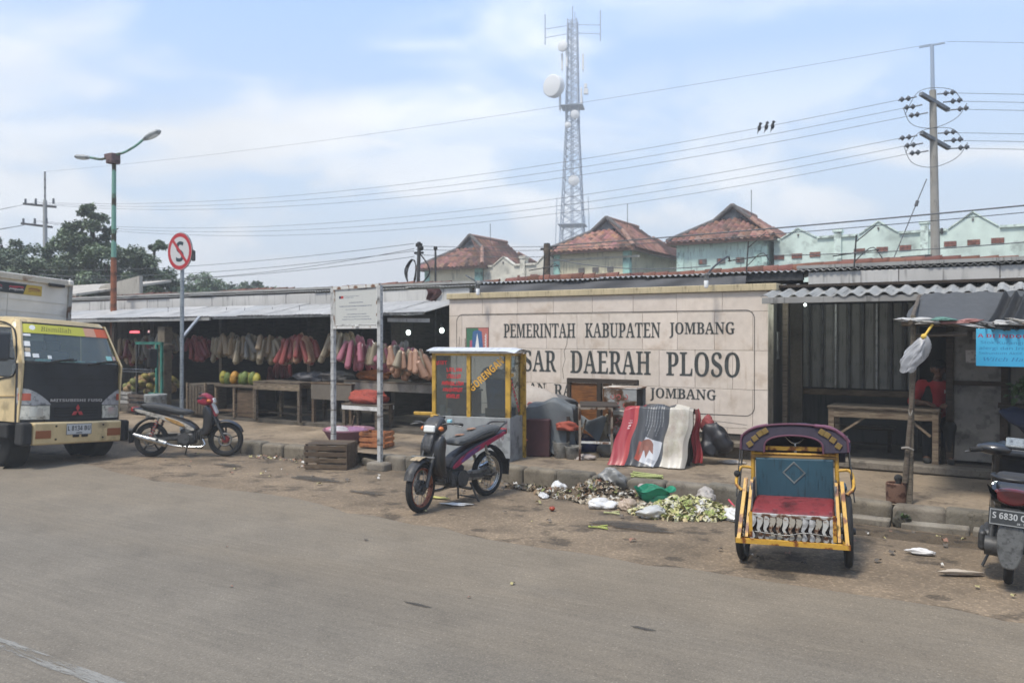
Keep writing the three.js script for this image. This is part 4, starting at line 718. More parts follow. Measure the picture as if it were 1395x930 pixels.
const fcol = [mat([.52, .26, .03], { map: TG, m: .2, rough: .6 }), mat([.40, .36, .05], { map: TG, m: .2, rough: .6 }), mat([.16, .22, .045], { map: TG, m: .2, rough: .6 }), mat([.30, .30, .07], { map: TG, m: .2, rough: .6 })];
for (let i = 0; i < 11; i++) { const o = new THREE.Mesh(fruit, fcol[[1, 2, 0, 0, 2, 1, 2, 3, 0, 2, 1][i]]); o.name = numbered('papaya'); scene.add(o); o.castShadow = true; o.position.set(-14.62 + .105 * i + rr(-.02, .02), 1.06 + (i % 3 ? 0 : .03), -12.12 + rr(-.1, .12)); o.rotation.set(rr(-.3, .1), rr(0, 3), rr(-.12, .12)); tag(o, ['green', 'green', 'orange', 'orange', 'green', 'green', 'green', 'olive', 'orange', 'green', 'green'][i] + ' papaya, ' + ['first', 'second', 'third', 'fourth', 'fifth', 'sixth', 'seventh', 'eighth', 'ninth', 'tenth', 'last'][i] + ' from the left on the open fronted stand', 'papaya', 'papayas on the wooden stand'); }
{ // produce heap and crates by the concrete post
  const q = rng(88), g = [[], [], []]; for (let i = 0; i < 90; i++) { const a = q() * 1.5 - .7, b = q() * .5 - .2; const r = .06 + q() * .05; g[i % 3].push(S(r, a, .1 + .5 * (1 - Math.abs(a) / 1.0) * q() + .1 * (1 - b), b, [1, 1.5, 1], 8, 6).rotateX(.5)); }
  const t = thing('produce_heap', 'heap of green and yellow produce on crates left of the concrete post', 'produce heap', [-17.15, .62, -12.2]); t.scale.set(1, .8, 1);
  [[.30, .25, .06], [.20, .21, .07], [.34, .22, .11]].forEach((c, i) => tag(part('produce', g[i], mat(c, { map: TG, m: .2, rough: .8 }), t), null, null, null, 'stuff'));
}
function crate(label, [x, y, z], w, h, d, turn, m, rows, o = {}) {
  const t = thing('crate', label, o.cat || 'crate', [x, y, z], turn), s = h / rows;
  for (let r = 0; r < rows; r++) { for (const sz of [-1, 1]) part('slat', RB(w, s - .028, .016, .003, 0, s * (r + .5), sz * (d / 2 - .008), rr(-.01, .01), 0, rr(-.006, .006), 1), m[Math.floor(rnd() * m.length)], t); for (const sx of [-1, 1]) if (!o.vert) part('slat', RB(.016, s - .028, d - .034, .003, sx * (w / 2 - .008), s * (r + .5), 0, 0, 0, 0, 1), m[Math.floor(rnd() * m.length)], t); }
  if (o.vert) for (let k = 0; k < 5; k++) part('slat', RB(.016, h, d / 5 - .012, .003, w / 2 - .008, h / 2, -d / 2 + d / 5 * (k + .5), 0, 0, 0, 1), m[Math.floor(rnd() * m.length)], t);
  for (const sx of [-1, 1]) for (const sz of [-1, 1]) part('corner_post', B(.03, h, .03, sx * (w / 2 - .03), h / 2, sz * (d / 2 - .032)), m[0], t);
  for (let k = 0; k < 4; k++) part('slat', RB(w - .02, .014, d / 4 - .015, .003, 0, o.top ? h + .007 : .012, -d / 2 + d / 4 * (k + .5), 0, 0, 0, 1), m[Math.floor(rnd() * m.length)], t);
  return t;
}
const cw = [mat([.17, .125, .085], { map: TWOOD, m: .6 }), mat([.21, .16, .11], { map: TWOOD, m: .5 }), mat([.13, .10, .07], { map: TWOOD, m: .7 })];
crate('weathered slatted wooden crate standing on the ground by the notice board', [-8.78, 0, -9.22], .66, .37, .52, .42, cw, 4, { top: true, vert: true });
const pc = [mat([.42, .16, .06], { map: TG, m: .4, rough: .6 })];
crate('orange brown plastic crate behind the notice board right post', [-8.72, .2, -10.2], .46, .26, .34, .2, pc, 3);
const wc = [mat([.40, .39, .37], { map: TG, m: .4, rough: .7 })], dc = [mat([.10, .075, .06], { map: TG, m: .4, rough: .8 })];
crate('pale plastic crate under the produce heap behind the parked motorbike', [-17.55, .42, -11.75], .6, .3, .4, .1, wc, 3);
crate('dark slatted crate between pale crate and concrete post', [-16.95, .26, -11.7], .62, .42, .4, 0, dc, 4);
{
  const t = thing('washing_basket', 'round woven basket filled with pink and white cloths behind the wooden crate', 'basket', [-9.55, .19, -10.45]);
  part('basket', lathe([[.02, .0], [.30, .0], [.36, .1], [.42, .2], [.44, .21], [.43, .24], [.40, .22], [.33, .08], [.02, .04]], 22), mat([.26, .12, .16], { map: TFAB, m: .15 }), t);
  const cl = [[.62, .26, .34], [.60, .57, .58], [.34, .17, .30], [.55, .30, .36]]; cl.forEach((c, i) => part('cloth', T(crumple(.16, [1.2, .5, 1], 300 + i, .45), [-.2, .0, .2, .05][i], .14, [.05, .18, .0, -.15][i]), mat(c, { map: TFAB, m: .2 }), t));
  part('stick', bar([.05, .2, 0], [.14, .46, .02], .012, 6), M.woodPale, t);
}
for (const [i, x, y, z, c, l] of [[0, -10.35, .73, -11.85, [.35, .06, .04], 'red goods heaped on the low counter tray'], [1, -10.75, 1.13, -12.5, [.38, .12, .025], 'orange produce heap on the grey counter'], [2, -9.55, 1.13, -12.5, [.12, .09, .05], 'brown produce heap on the right end of the grey counter'], [3, -12.3, 1.07, -12.4, [.15, .15, .16], 'grey plastic sack slumped on the pale topped table'], [4, -11.6, 1.07, -12.4, [.14, .13, .12], 'grey bundle on the dark table']])
  solo('goods_heap', T(crumple(.24, [1.5, .55, .9], 400 + i, .5, 26, 18), 0, 0, 0), mat(c, { map: TG, m: .12, rough: .8 }), l, 'goods', [x, y - .01, z]);
{ // green pipe frame in front of the concrete post
  const t = thing('pipe_frame', 'green painted pipe frame standing in front of the rough concrete post', 'frame', [-16.5, .2, -11.55]);
  part('top_bar', beam([-.5, 1.63, 0], [.45, 1.63, 0], .06), M.teal, t); part('post', beam([.42, 0, 0], [.42, 1.6, 0], .05), M.teal, t); part('post', beam([.27, .5, .02], [.27, 1.62, .02], .05), M.teal, t); part('lower_bar', beam([.0, .5, .02], [.45, .5, .02], .05), M.teal, t); part('post', beam([-.48, .0, 0], [-.48, 1.6, 0], .04), M.steelDark, t);
  solo('plastic_drum', lathe([[.0, 0], [.2, 0], [.24, .5], [.23, .52], [.0, .52]], 18), mat([.30, .32, .33], { map: TG, m: .4 }), 'grey plastic drum under the green pipe frame', 'drum', [-15.95, .2, -11.3]);
}
// lit bulbs
function bulb(label, [x, y, z], lit, drop) {
  const t = thing('light_bulb', label, 'light bulb', [x, y, z]);
  const gm = new THREE.MeshStandardMaterial({ color: 0xffffff, emissive: new THREE.Color(.86, 1, .95), emissiveIntensity: lit, roughness: .3 });
  part('bulb', S(.045, 0, 0, 0, [1, 1.15, 1], 14, 12), gm, t); part('socket', C(.025, .03, .08, 0, .09, 0), M.blackDull, t); part('flex', bar([0, .1, 0], [0, drop, 0], .006, 5), M.blackDull, t);
  if (lit > 1) { const p = new THREE.PointLight(new THREE.Color(.9, 1, .96), .7, 0, 2); p.position.set(x, y, z); p.castShadow = true; p.shadow.radius = 2; scene.add(p); }
}
bulb('lit bulb on the left of two hanging above the snack cart', [-10.29, 2.06, -13], 3.2, .5);
bulb('lit bulb on the right of two, close to the name wall edge', [-9.46, 2.10, -13], 3.2, .5);
{ bulb('small lit bulb under the asbestos awning of the right shop', [-2.53, 2.45, -12.5], 1.6, .12); scene.children.filter(o => o.userData.label && o.userData.label.startsWith('small lit bulb'))[0].scale.setScalar(.5); }
{ const t = thing('led_sign', 'small glowing red light strip deep in the stall behind the truck', 'led sign', [-20.67, 2.1, -14]); part('case', RB(.5, .12, .04, .01, 0, 0, -.025), M.blackDull, t); part('strip', B(.42, .05, .012, 0, 0, .004), new THREE.MeshStandardMaterial({ color: 0x300505, emissive: new THREE.Color(1, .16, .2), emissiveIntensity: 1.3 }), t); part('spot', B(.06, .06, .012, .62, .01, .0), new THREE.MeshStandardMaterial({ color: 0x300505, emissive: new THREE.Color(1, .6, .6), emissiveIntensity: .8 }), t); part('hanger', [bar([-.2, .05, -.02], [-.2, .6, -.02], .006, 4), bar([.2, .05, -.02], [.2, .6, -.02], .006, 4), B(.44, .01, .01, .42, .0, -.02)], M.blackDull, t); const p = new THREE.PointLight(new THREE.Color(1, .2, .22), .12, 0, 2); p.position.set(-20.67, 2.1, -13.93); p.castShadow = true; scene.add(p); }
function bracketLamp(label, [x, y, z], pts) {
  const t = thing('bracket_lamp', label, 'wall lamp', [x, y, z]);
  part('bracket', tube(pts, .014, 14, 6), M.steelDark, t); part('holder', [C(.035, .04, .08, 0, .12, 0), B(.2, .02, .02, 0, .17, 0, 0, .5, .3)], M.steel, t);
  part('lamp', [lathe([[0, -.02], [.02, -.02], [.032, .0], [.034, .07], [.024, .1], [0, .1]], 12), S(.03, 0, -.01, 0)], mat([.85, .86, .85], { map: null, rough: .25 }), t);
}
bracketLamp('white energy saving lamp on a bracket above the left end of the name wall', [-7.92, 2.74, -11.95], [[0, .14, 0], [-.2, .24, -.2], [-.6, .34, -.6], [-1.0, .42, -1.1]]);
bracketLamp('white energy saving lamp on a bracket above the right end of the name wall', [-3.82, 2.74, -11.9], [[0, .14, 0], [.02, .3, -.3], [.05, .5, -.9], [.0, .46, -1.2]]);
// light antenna rods on the roof edge
for (const [x, l] of [[-7.25, 'spindly aerial on the roof edge above the name wall'], [-3.55, 'spindly green aerial on the roof edge at right end of the name wall'], [-1.95, 'thin bent aerial on the roof edge of the right shop']]) { const g = [bar([0, 0, 0], [.03, .5, 0], .012, 5), bar([-.3, .2, 0], [.35, .26, .05], .01, 5), bar([.03, .4, 0], [.3, .62, 0], .008, 5), tube([[.0, .1, 0], [.25, .3, .02], [.4, .12, .05]], .007, 10, 4)]; solo('aerial', g, M.steelDark, l, 'aerial', [x, 3.0, -13.1]); }

// ------------------------------------------------------------------ things leaning on the name wall
{
  const t = thing('wooden_cabinet', 'dark framed cabinet with orange wood panels leaning on the name wall', 'cabinet', [-5.56, .2, -12.0]);
  part('frame', [beam([-.59, 0, 0], [-.59, 1.07, 0], .06), beam([.59, 0, 0], [.59, 1.07, 0], .06), beam([-.62, 1.07, 0], [.62, 1.07, 0], .07), beam([-.56, .03, 0], [.56, .03, 0], .05), beam([-.04, .02, .006], [-.04, 1.04, .006], .07)], M.woodDark, t);
  part('panel', RB(.46, .98, .025, .005, -.32, .54, -.004), M.woodOrange, t); part('panel', RB(.16, .98, .02, .005, .09, .54, -.01), mat([.28, .13, .04], { map: TWOOD, m: .5, rough: .6 }), t); part('panel', RB(.36, .98, .02, .005, .37, .54, -.012), M.woodDark, t);
}
const tin = mat([.44, .45, .44], { map: TRUST, m: 1.1, rough: .4, metal: .45 });
function tinBox(label, [x, y, z], w, h, d, turn, red) {
  const t = thing('tin_box', label, 'tin box', [x, y, z], turn); const o = .012;
  part('body', [B(w, o, d, 0, o / 2, 0), B(w, h, o, 0, h / 2, d / 2 - o / 2), B(w, h, o, 0, h / 2, -d / 2 + o / 2), B(o, h, d - 2 * o, -w / 2 + o / 2, h / 2, 0)], tin, t); part('lid', RB(w + .03, .03, d + .02, .01, 0, h + .012, 0), mat([.60, .57, .52], { map: TRUST, m: 1.4, rough: .5 }), t); part('lining', B(o, h - .02, d - .04, w / 2 - .05, h / 2, 0), M.blackDull, t);
  const marks = []; for (let r = 0; r < 2; r++) for (let k = 0; k < 3; k++) marks.push(T(new THREE.TorusGeometry(.032, .007, 5, 12, rr(3, 5.6)), -.12 + k * .1 + rr(-.01, .01), h * .62 - r * .13, d / 2 + .001, 0, 0, rr(0, 6), [1, 1, .3])); part('lettering', marks, mat([.40, .08, .07], { map: null }), t);
}
tinBox('square tin box with pale lid and faint red marks, open on its dark right side', [-5.04, .87, -11.72], .52, .32, .44, .06);
tinBox('lower rust stained tin box carrying the pale lidded tin box', [-5.02, .50, -11.7], .44, .34, .4, .2);
solo('stool', [RB(.5, .04, .42, .01, 0, .28, 0), ...[[-.2, -.16], [.2, -.16], [-.2, .16], [.2, .16]].map(([a, b]) => beam([a, 0, b], [a, .27, b], .05))], M.woodDark, 'dark wooden stool under the tin boxes', 'stool', [-5.02, .2, -11.7], .2);
{
  const t = thing('metal_table', 'bare rusty metal table frame standing before the orange panelled cabinet', 'table frame', [-5.22, .19, -11.02], .48);
  const m = mat([.30, .25, .20], { map: TRUST, m: .6, rough: .7, metal: .3 }); const w = .46, d = .62, h = .76;
  for (const sx of [-1, 1]) for (const sz of [-1, 1]) part('leg', beam([sx * w / 2, 0, sz * d / 2], [sx * w / 2, h, sz * d / 2], .032), m, t);
  part('top_rail', [beam([-w / 2, h, d / 2], [w / 2, h, d / 2], .035), beam([-w / 2, h, -d / 2], [w / 2, h, -d / 2], .035), beam([-w / 2, h, -d / 2], [-w / 2, h, d / 2], .035), beam([w / 2, h, -d / 2], [w / 2, h, d / 2], .035)], m, t);
  part('top', RB(w + .1, .02, d + .2, .005, .06, h + .028, -.08), M.woodDark, t);
  part('stretcher', beam([-w / 2, .27, d / 2], [w / 2, .26, d / 2], .03), M.whiteRust, t); part('stretcher', beam([w / 2, .3, d / 2], [w / 2, .3, -d / 2], .03), M.whiteRust, t);
}
function drape(w, d, h, seed, f = () => 0) {      // cloth thrown over a box w by d, height h, hanging down all round
  const q = rng(seed), o = [q() * 9, q() * 9];
  return grid(36, 30, (u, v) => { let x = (u - .5) * 2, z = (v - .5) * 2; const ax = Math.abs(x), az = Math.abs(z); const r = Math.max(ax, az); const over = Math.max(0, r - .58) / .42; const px = clamp(x / .58, -1, 1) * w / 2 * (1 + .16 * over), pz = clamp(z / .58, -1, 1) * d / 2 * (1 + .16 * over); const s = Math.sin(x * 9 + o[0]) * .5 + Math.sin(z * 11 + o[1] + x * 4) * .5; return [px + over * s * .04 * Math.sign(x || 1) + f(u, v) * .3, Math.max(.015, h - over * h * (.72 + .30 * s * (1 - Math.abs(x * z) * .3)) + (1 - over) * (.05 * s + .06 * Math.sin(x * 3 + o[1])) - .04 * Math.max(ax, az)), pz + over * s * .09]; });
}
{
  const t = thing('tarp_covered_pile', 'grey tarpaulin thrown over a maroon box and low stand beside the snack cart', 'covered pile', [-5.98, .19, -11.1], .3);
  part('tarpaulin', drape(.72, .55, .76, 71), mat([.165, .185, .195], { map: TFAB, m: .5, rough: .6 }), t);
  part('box', RB(.36, .56, .4, .02, -.14, .28, .22), mat([.10, .035, .038], { map: TFAB, m: .2 }), t, 'maroon woven box'); part('stand', [beam([.3, 0, .3], [.3, .6, .3], .045), beam([.3, 0, -.2], [.3, .6, -.2], .045), beam([-.3, 0, -.2], [-.3, .6, -.2], .045), beam([.0, .58, 0], [.32, .6, .1], .05)], M.woodDark, t);
  part('cloth', T(crumple(.13, [1.2, .6, .8], 72, .5), .28, .4, .34), mat([.48, .10, .06], { map: TFAB, m: .2 }), t, 'red orange cloth'); part('strap', beam([-.46, .42, .34], [-.3, .24, .42], .05, .02), mat([.55, .14, .08], { map: null }), t, 'orange strap');
}
solo('white_sack', crumple(.40, [1.35, 1.0, .8], 75, .22), mat([.58, .52, .46], { map: TFAB, m: .3 }), 'bulging cream sack with red print behind the grey tarpaulin', 'sack', [-6.62, .50, -11.72]);
solo('sack_stand', [RB(1.0, .32, .6, .03, 0, .16, 0)], M.woodDark, 'dark low box under the cream sack', 'box', [-6.7, .2, -11.75]);
solo('red_cloth', T(crumple(.16, [1.3, .5, 1], 76, .5), 0, 0, 0), mat([.38, .05, .05], { map: TFAB, m: .2 }), 'crumpled red cloth on top of the cream sack', 'cloth', [-6.42, .80, -11.42]);
solo('grey_tarp_fold', T(crumple(.26, [1.5, .4, .8], 77, .4, 22, 14), 0, 0, 0), mat([.15, .15, .155], { map: TFAB, m: .4 }), 'folded dark grey tarpaulin against the wall beside the cabinet', 'tarpaulin', [-6.35, .85, -11.9]);
solo('grey_tarp_fold', grid(12, 10, (u, v) => [-.3 + .62 * u, .42 - .3 * u * v + .04 * Math.sin(u * 9 + v * 3), -.1 + .3 * v + .03 * Math.sin(u * 14)]), mat([.17, .19, .20], { map: TFAB, m: .4 }), 'loose grey tarpaulin corner under the metal table frame', 'tarpaulin', [-5.6, .3, -11.5]);
for (const [x, z, l, s] of [[-5.66, -10.78, 'taller grey plastic bucket below the grey tarpaulin', 1], [-5.45, -10.76, 'squat grey plastic bucket next to the metal table frame', .8]]) solo('bucket', T(lathe([[0, 0], [.1, 0], [.125, .22], [.135, .235], [.12, .235], [.095, .02], [0, .02]], 20), 0, 0, 0, 0, 0, 0, [1, s, 1]), mat([.30, .29, .26], { map: TG, m: .3, rough: .7 }), l, 'bucket', [x, .19, z]);
solo('blue_bag', crumple(.17, [1.1, .95, .9], 81, .4, 24, 16), mat([.04, .055, .19], { map: TFAB, m: .2, rough: .2 }), 'shiny dark blue plastic bag under the metal table frame', 'plastic bag', [-5.62, .2, -11.55]);
solo('cream_bag', crumple(.17, [.9, 1.3, .9], 82, .45, 24, 16), mat([.44, .38, .27], { map: TFAB, m: .2 }), 'cream crumpled bag beside the blue bag', 'plastic bag', [-5.3, .35, -11.62]);
solo('cream_bag', crumple(.2, [1.1, .7, .9], 83, .45, 24, 16), mat([.26, .24, .2], { map: TFAB, m: .2 }), 'dull grey sack below the lower tin box', 'sack', [-5.05, .2, -11.3]);
solo('white_scrap', crumple(.11, [1.4, .45, .8], 84, .6), mat([.55, .48, .44], { map: TFAB, m: .2 }), 'whitish scrap lying at the foot of the metal table frame', 'scrap', [-5.28, .19, -10.78]);
solo('stick', bar([-.08, 0, .1], [.02, .52, -.05], .014, 6), M.woodPale, 'pale stick leaning inside the metal table frame', 'stick', [-5.5, .2, -11.2]);
{ // vinyl banner thrown over a low bench
  const t = thing('banner_covered_bench', 'printed vinyl banner in red, black and white thrown over a bench', 'covered bench', [-4.23, .19, -10.98], .2);
  const c = canvasTex(1024, 768, (g, w, h) => {
    g.fillStyle = '#3c3e42'; g.fillRect(0, 0, w, h); g.fillStyle = '#8e1f2a'; g.fillRect(0, 0, 230, h); g.fillStyle = '#8d8880'; g.fillRect(w - 64, 0, 64, h); g.fillStyle = '#a8403f'; g.fillRect(170, 60, 60, h);
    g.fillStyle = '#b9b4a9'; g.fillRect(690, 0, 270, h); g.strokeStyle = 'rgba(170,172,174,.75)';
    for (let k = 0; k < 7; k++) { g.lineWidth = 7; g.setLineDash([26, 9, 14, 7, 34, 8]); g.beginPath(); g.moveTo(370 + k * 38, 90); g.lineTo(370 + k * 38, 360 + (k % 3) * 50); g.stroke(); } g.setLineDash([]);
    g.save(); g.translate(120, 360); g.rotate(-Math.PI / 2); g.fillStyle = '#cfc4c0'; g.font = 'bold 58px sans-serif'; g.fillText('rs|:', -40, 30); g.restore();
    g.save(); g.translate(500, 610); g.rotate(.22); g.fillStyle = '#aeb1b6'; g.fillRect(-100, -120, 250, 250); g.fillStyle = '#8e3f33'; g.fillRect(-160, -60, 90, 190); g.fillStyle = '#6f4030'; g.beginPath(); g.moveTo(-120, -70); g.quadraticCurveTo(-40, -150, 40, -80); g.lineTo(70, 20); g.lineTo(10, -10); g.lineTo(-10, 80); g.lineTo(-60, 10); g.lineTo(-130, 90); g.fill(); g.fillStyle = '#7d4a3a'; g.fillRect(-70, -40, 60, 50); g.fillStyle = '#8c8f96'; g.fillRect(20, 70, 110, 40); g.restore();
    for (let k = 0; k < 900; k++) { g.fillStyle = k % 2 ? 'rgba(70,60,45,' + rnd() * .13 + ')' : 'rgba(190,180,165,' + rnd() * .12 + ')'; g.fillRect(rnd() * w, rnd() * h, 3 + rnd() * 14, 3 + rnd() * 16); }
    for (let k = 0; k < 260; k++) { g.fillStyle = 'rgba(96,84,64,' + rnd() * .06 + ')'; g.beginPath(); g.arc(700 + rnd() * 250, 200 + rnd() * 460, 10 + rnd() * 60, 0, 7); g.fill(); }
  });
  const bm = new THREE.MeshPhysicalMaterial({ map: c, roughness: .42, side: THREE.DoubleSide });
  part('banner', own(grid(48, 34, (u, v) => {
    const wob = .028 * Math.sin(u * 16 + v * 3) + .018 * Math.sin(u * 33 + 1 + v * 5); const top = v > .8, q = v / .8;
    const x = mixn(mixn(-.62, -.43, top ? 1 : q), mixn(.44, .53, top ? 1 : q), u) + .012 * Math.sin(v * 14); if (top) { const r = (v - .8) / .2; return [x, .775 + .025 * Math.sin(u * 14 + r * 4) - .02 * r + .05 * Math.sin(u * 3.1), .10 - r * .42]; }
    return [x, .02 + .755 * q + .02 * Math.sin(u * 9) * q + .05 * Math.sin(u * 3.1) * q, mixn(.44, .11, Math.pow(q, .8)) + wob * (1 - q * .6)];
  })), bm, t);
  part('side_flap', grid(14, 16, (u, v) => [.53 - .05 * v + (.03 + .11 * v) * u + .02 * Math.sin(v * 9), .78 - .74 * v, .05 + .22 * v * u - .25 * u + .03 * Math.sin(u * 8 + v * 5)]), mat([.42, .045, .05], { map: TFAB, m: .4, rough: .45 }), t, 'red banner edge');
  part('bench_top', RB(.9, .05, .44, .01, .05, .72, -.14), M.woodDark, t); for (const sx of [-.34, .44]) for (const sz of [-.32, .04]) part('leg', beam([sx, 0, sz], [sx, .7, sz], .05), M.woodDark, t);
  part('dark_sheet', T(crumple(.22, [1.0, 1.0, .8], 91, .5), .76, .14, -.22), mat([.028, .028, .034], { map: TFAB, m: .3, rough: .5 }), t, 'black plastic sheet'); part('red_sheet', T(crumple(.13, [.7, 1.0, .7], 92, .4), .68, .46, -.26), mat([.36, .07, .07], { map: TFAB, m: .3 }), t);
}

// ------------------------------------------------------------------ rubbish by the kerb
{
  const q = rng(501), f = (a, b) => a + (b - a) * q();
  const leafBit = (s) => { const b = f(.2, .6); const g = grid(3, 2, (u, v) => [(u - .5) * s * 1.6, Math.sin(u * 3.1) * s * b + Math.sin(v * 5 + u * 4) * s * .2, (v - .5) * s]); return g; };
  const pile = (n, cx, cz, rx, rz, h, s0, s1) => { const g = []; for (let i = 0; i < n; i++) { const a = f(0, 6.283), r = Math.sqrt(q()), x = Math.cos(a) * r, z = Math.sin(a) * r; const top = h * (1 - r * r) * f(.55, 1.05); g.push(T(leafBit(f(s0, s1)), cx + x * rx, top + .015, cz + z * rz, f(-.8, .8), f(0, 6), f(-.8, .8))); } return g; };
  const veg = thing('vegetable_waste', 'pale yellow green heap of discarded cabbage leaves by the kerb', 'vegetable waste', [0, 0, 0]); veg.userData.kind = 'stuff';
  for (const [c, n] of [[[.52, .50, .22], 260], [[.60, .57, .36], 240], [[.36, .42, .13], 130], [[.56, .45, .25], 80], [[.66, .64, .58], 70]]) part('leaves', [...pile(n * 1.3, -3.02, -8.86, .46, .30, .16, .025, .08), ...pile(n * .3, -3.25, -8.62, .4, .2, .05, .03, .06)], mat(c, { map: TG, m: .1, rough: .7 }), veg).userData.kind = 'stuff';
  const br = thing('market_waste', 'brown heap of peelings, husks and scraps left of the green net', 'market waste', [0, 0, 0]); br.userData.kind = 'stuff';
  for (const [c, n] of [[[.13, .095, .06], 330], [[.26, .18, .11], 200], [[.42, .36, .25], 130], [[.24, .26, .09], 60], [[.58, .55, .49], 110], [[.26, .11, .07], 12]]) part('scraps', [...pile(n, -4.28, -9.12, .36, .24, .20, .03, .075), ...pile(n * .5, -4.72, -9.02, .35, .14, .07, .03, .06), ...pile(n * .5, -3.75, -9.12, .35, .25, .12, .03, .07), ...pile(n * .25, -5.2, -9.2, .45, .1, .03, .02, .05)], mat(c, { map: TG, m: .1, rough: .9 }), br).userData.kind = 'stuff';
  for (const [c, n] of [[[.46, .39, .29], 150], [[.33, .26, .18], 120], [[.60, .57, .50], 70]]) part('scraps', [...pile(n, -3.95, -8.95, .62, .26, .05, .03, .075), ...pile(n * .4, -2.75, -9.1, .4, .2, .06, .03, .07)], mat(c, { map: TG, m: .1, rough: .9 }), br).userData.kind = 'stuff';
  const lit = []; const cols = [[.50, .48, .44], [.34, .30, .14], [.24, .13, .09], [.10, .085, .07]].map(c => [c, []]);
  const spread = (n, x0, x1, z0, z1, s0, s1) => { for (let i = 0; i < n; i++) { const g = T(leafBit(f(s0, s1)), f(x0, x1), .022, f(z0, z1), f(-.15, .15), f(0, 6), f(-.15, .15)); g.scale(1, 1, 1); cols[Math.floor(Math.pow(q(), .6) * 4)][1].push(g); } };
  spread(60, -10.6, -9.4, -9.42, -9.2, .015, .045); spread(26, -12, -8, -9.1, -8.0, .012, .04); spread(36, -6.6, -4.6, -9.45, -8.9, .02, .06); spread(20, -6, -1, -8.6, -7.2, .015, .05); spread(26, -2, 1, -9.2, -8.6, .02, .05); spread(14, -8, -5.5, -9.2, -8, .02, .05); spread(10, -1.2, .6, -8.2, -7.0, .015, .05); spread(8, -8, 0, -6.5, -4, .01, .03);
  const lt = thing('litter', 'scattered small scraps of paper, leaves and peel along the roadside', 'litter', [0, 0, 0]); lt.userData.kind = 'stuff'; for (const [c, g] of cols) part('scraps', g, mat(c, { map: null, rough: .9 }), lt).userData.kind = 'stuff';
  const wb = mat([.78, .77, .755], { map: null, rough: .3, transmission: .3, thickness: 0 }), cb = mat([.66, .66, .64], { map: null, rough: .22, transmission: .4, thickness: 0 }), gb = mat([.30, .30, .29], { map: TFAB, m: .2, rough: .4 });
  const bag = (l, x, z, r, s, m, seed, y = .005, amp = .4) => solo('plastic_bag', poly(r, s, seed, amp + .15), m, l, 'plastic bag', [x, y, z], seed).scale.set(.78, .68, .78);
  bag('small white plastic bag at the kerb left of the rubbish heap', -4.93, -9.32, .12, [1, .85, .9], wb, 601);
  bag('flat white plastic bag lying left of the brown heap', -4.92, -8.93, .13, [1.7, .28, .7], wb, 602);
  bag('dull grey upright plastic bag on top of the brown heap', -4.2, -9.36, .2, [1.1, 1.15, .8], gb, 603, .08, .5);
  bag('clear plastic bag lying in front of the green net', -3.32, -8.5, .17, [1.35, .62, .9], cb, 604);
  bag('large whitish plastic bag behind the cabbage leaves', -2.98, -9.28, .18, [1.35, .8, .8], mat([.55, .50, .45], { map: TFAB, m: .2, rough: .4 }), 605, .06);
  bag('white plastic bag at right end of the cabbage leaves by the cycle rickshaw', -2.5, -8.85, .17, [1.4, .6, .9], wb, 606, .005, .6);
  bag('torn white plastic bag in front of the brown heap', -4.0, -8.66, .15, [1.2, .6, .8], wb, 607, .005, .6);
  bag('pale cream bag scrap just left of the green net', -3.72, -8.72, .14, [.9, .8, .8], mat([.58, .45, .34], { map: TFAB, m: .2, rough: .5 }), 608);
  bag('white bag with reddish print behind the green net', -3.7, -9.3, .17, [1.2, .8, .8], mat([.58, .49, .46], { map: TFAB, m: .2, rough: .5 }), 609, .06);
  const net = grid(30, 22, (u, v) => { const a = u * 6.283, r = .16 + .16 * v + .02 * Math.sin(a * 5 + v * 7), k = 1 + .09 * Math.sin(a * 3 + 1); return [Math.cos(a) * r * 1.15 * k, .02 + v * .2 + .035 * Math.sin(a * 4 + v * 9) * v + (v > .92 ? -.02 : 0), Math.sin(a) * r * .75 * k]; });
  const nt = thing('green_net_bag', 'bright green net bag slumped among the rubbish', 'net bag', [-3.52, .05, -9.02], .4); part('net', net, mat([.015, .36, .20], { map: TFAB, m: .08, rough: .7, bump: .004 }), nt); part('fill', T(crumple(.2, [1.3, .65, .85], 611, .35), 0, .0, 0), mat([.02, .22, .12], { map: TFAB, m: .1, rough: .8 }), nt); nt.scale.set(.62, .85, .62);
  solo('red_string', tube([[-2.72, .12, -9.3], [-2.6, .06, -9.22], [-2.5, .16, -9.25], [-2.4, .05, -9.15], [-2.2, .06, -9.2], [-2.15, .1, -9.1]], .012, 40, 5), mat([.5, .06, .09], { map: null }), 'tangled red plastic string right of the cabbage leaves', 'string');
  for (const [x, z, s, l, c] of [[-3.62, -7.72, .1, 'single green vegetable stalk lying on the dark patch', [.36, .40, .1]], [-3.78, -8.42, .09, 'short pale green stalk in front of the clear bag', [.42, .42, .2]]]) solo('vegetable_stalk', [bar([-s, .015, 0], [s, .02, .03], .012, 7, .008), bar([0, .02, 0], [s * .9, .025, -.05], .010, 6), bar([-s * .2, .02, .01], [s * 1.1, .015, .06], .007, 6)], mat(c, { map: TG, m: .1 }), l, 'vegetable scrap', [x, .0, z], .3);
  solo('tomato', S(.034, 0, .03, 0, [1, .8, 1]), mat([.42, .07, .03], { map: TG, m: .1, rough: .5 }), 'single red tomato lying on the ground before the rubbish', 'tomato', [-4.42, .005, -8.2]);
  solo('white_scrap', T(crumple(.1, [1.6, .25, .5], 620, .7), 0, 0, 0), mat([.42, .36, .29], { map: null }), 'long crumpled paper scrap on the ground right of the cycle rickshaw', 'paper scrap', [-.35, .01, -7.75], .5);
  solo('white_scrap', T(crumple(.07, [1.6, .4, .6], 621, .6), 0, 0, 0), mat([.62, .61, .6], { map: null }), 'small white scrap on the ground between rickshaw and right motorbike', 'paper scrap', [-.65, .01, -8.3]);
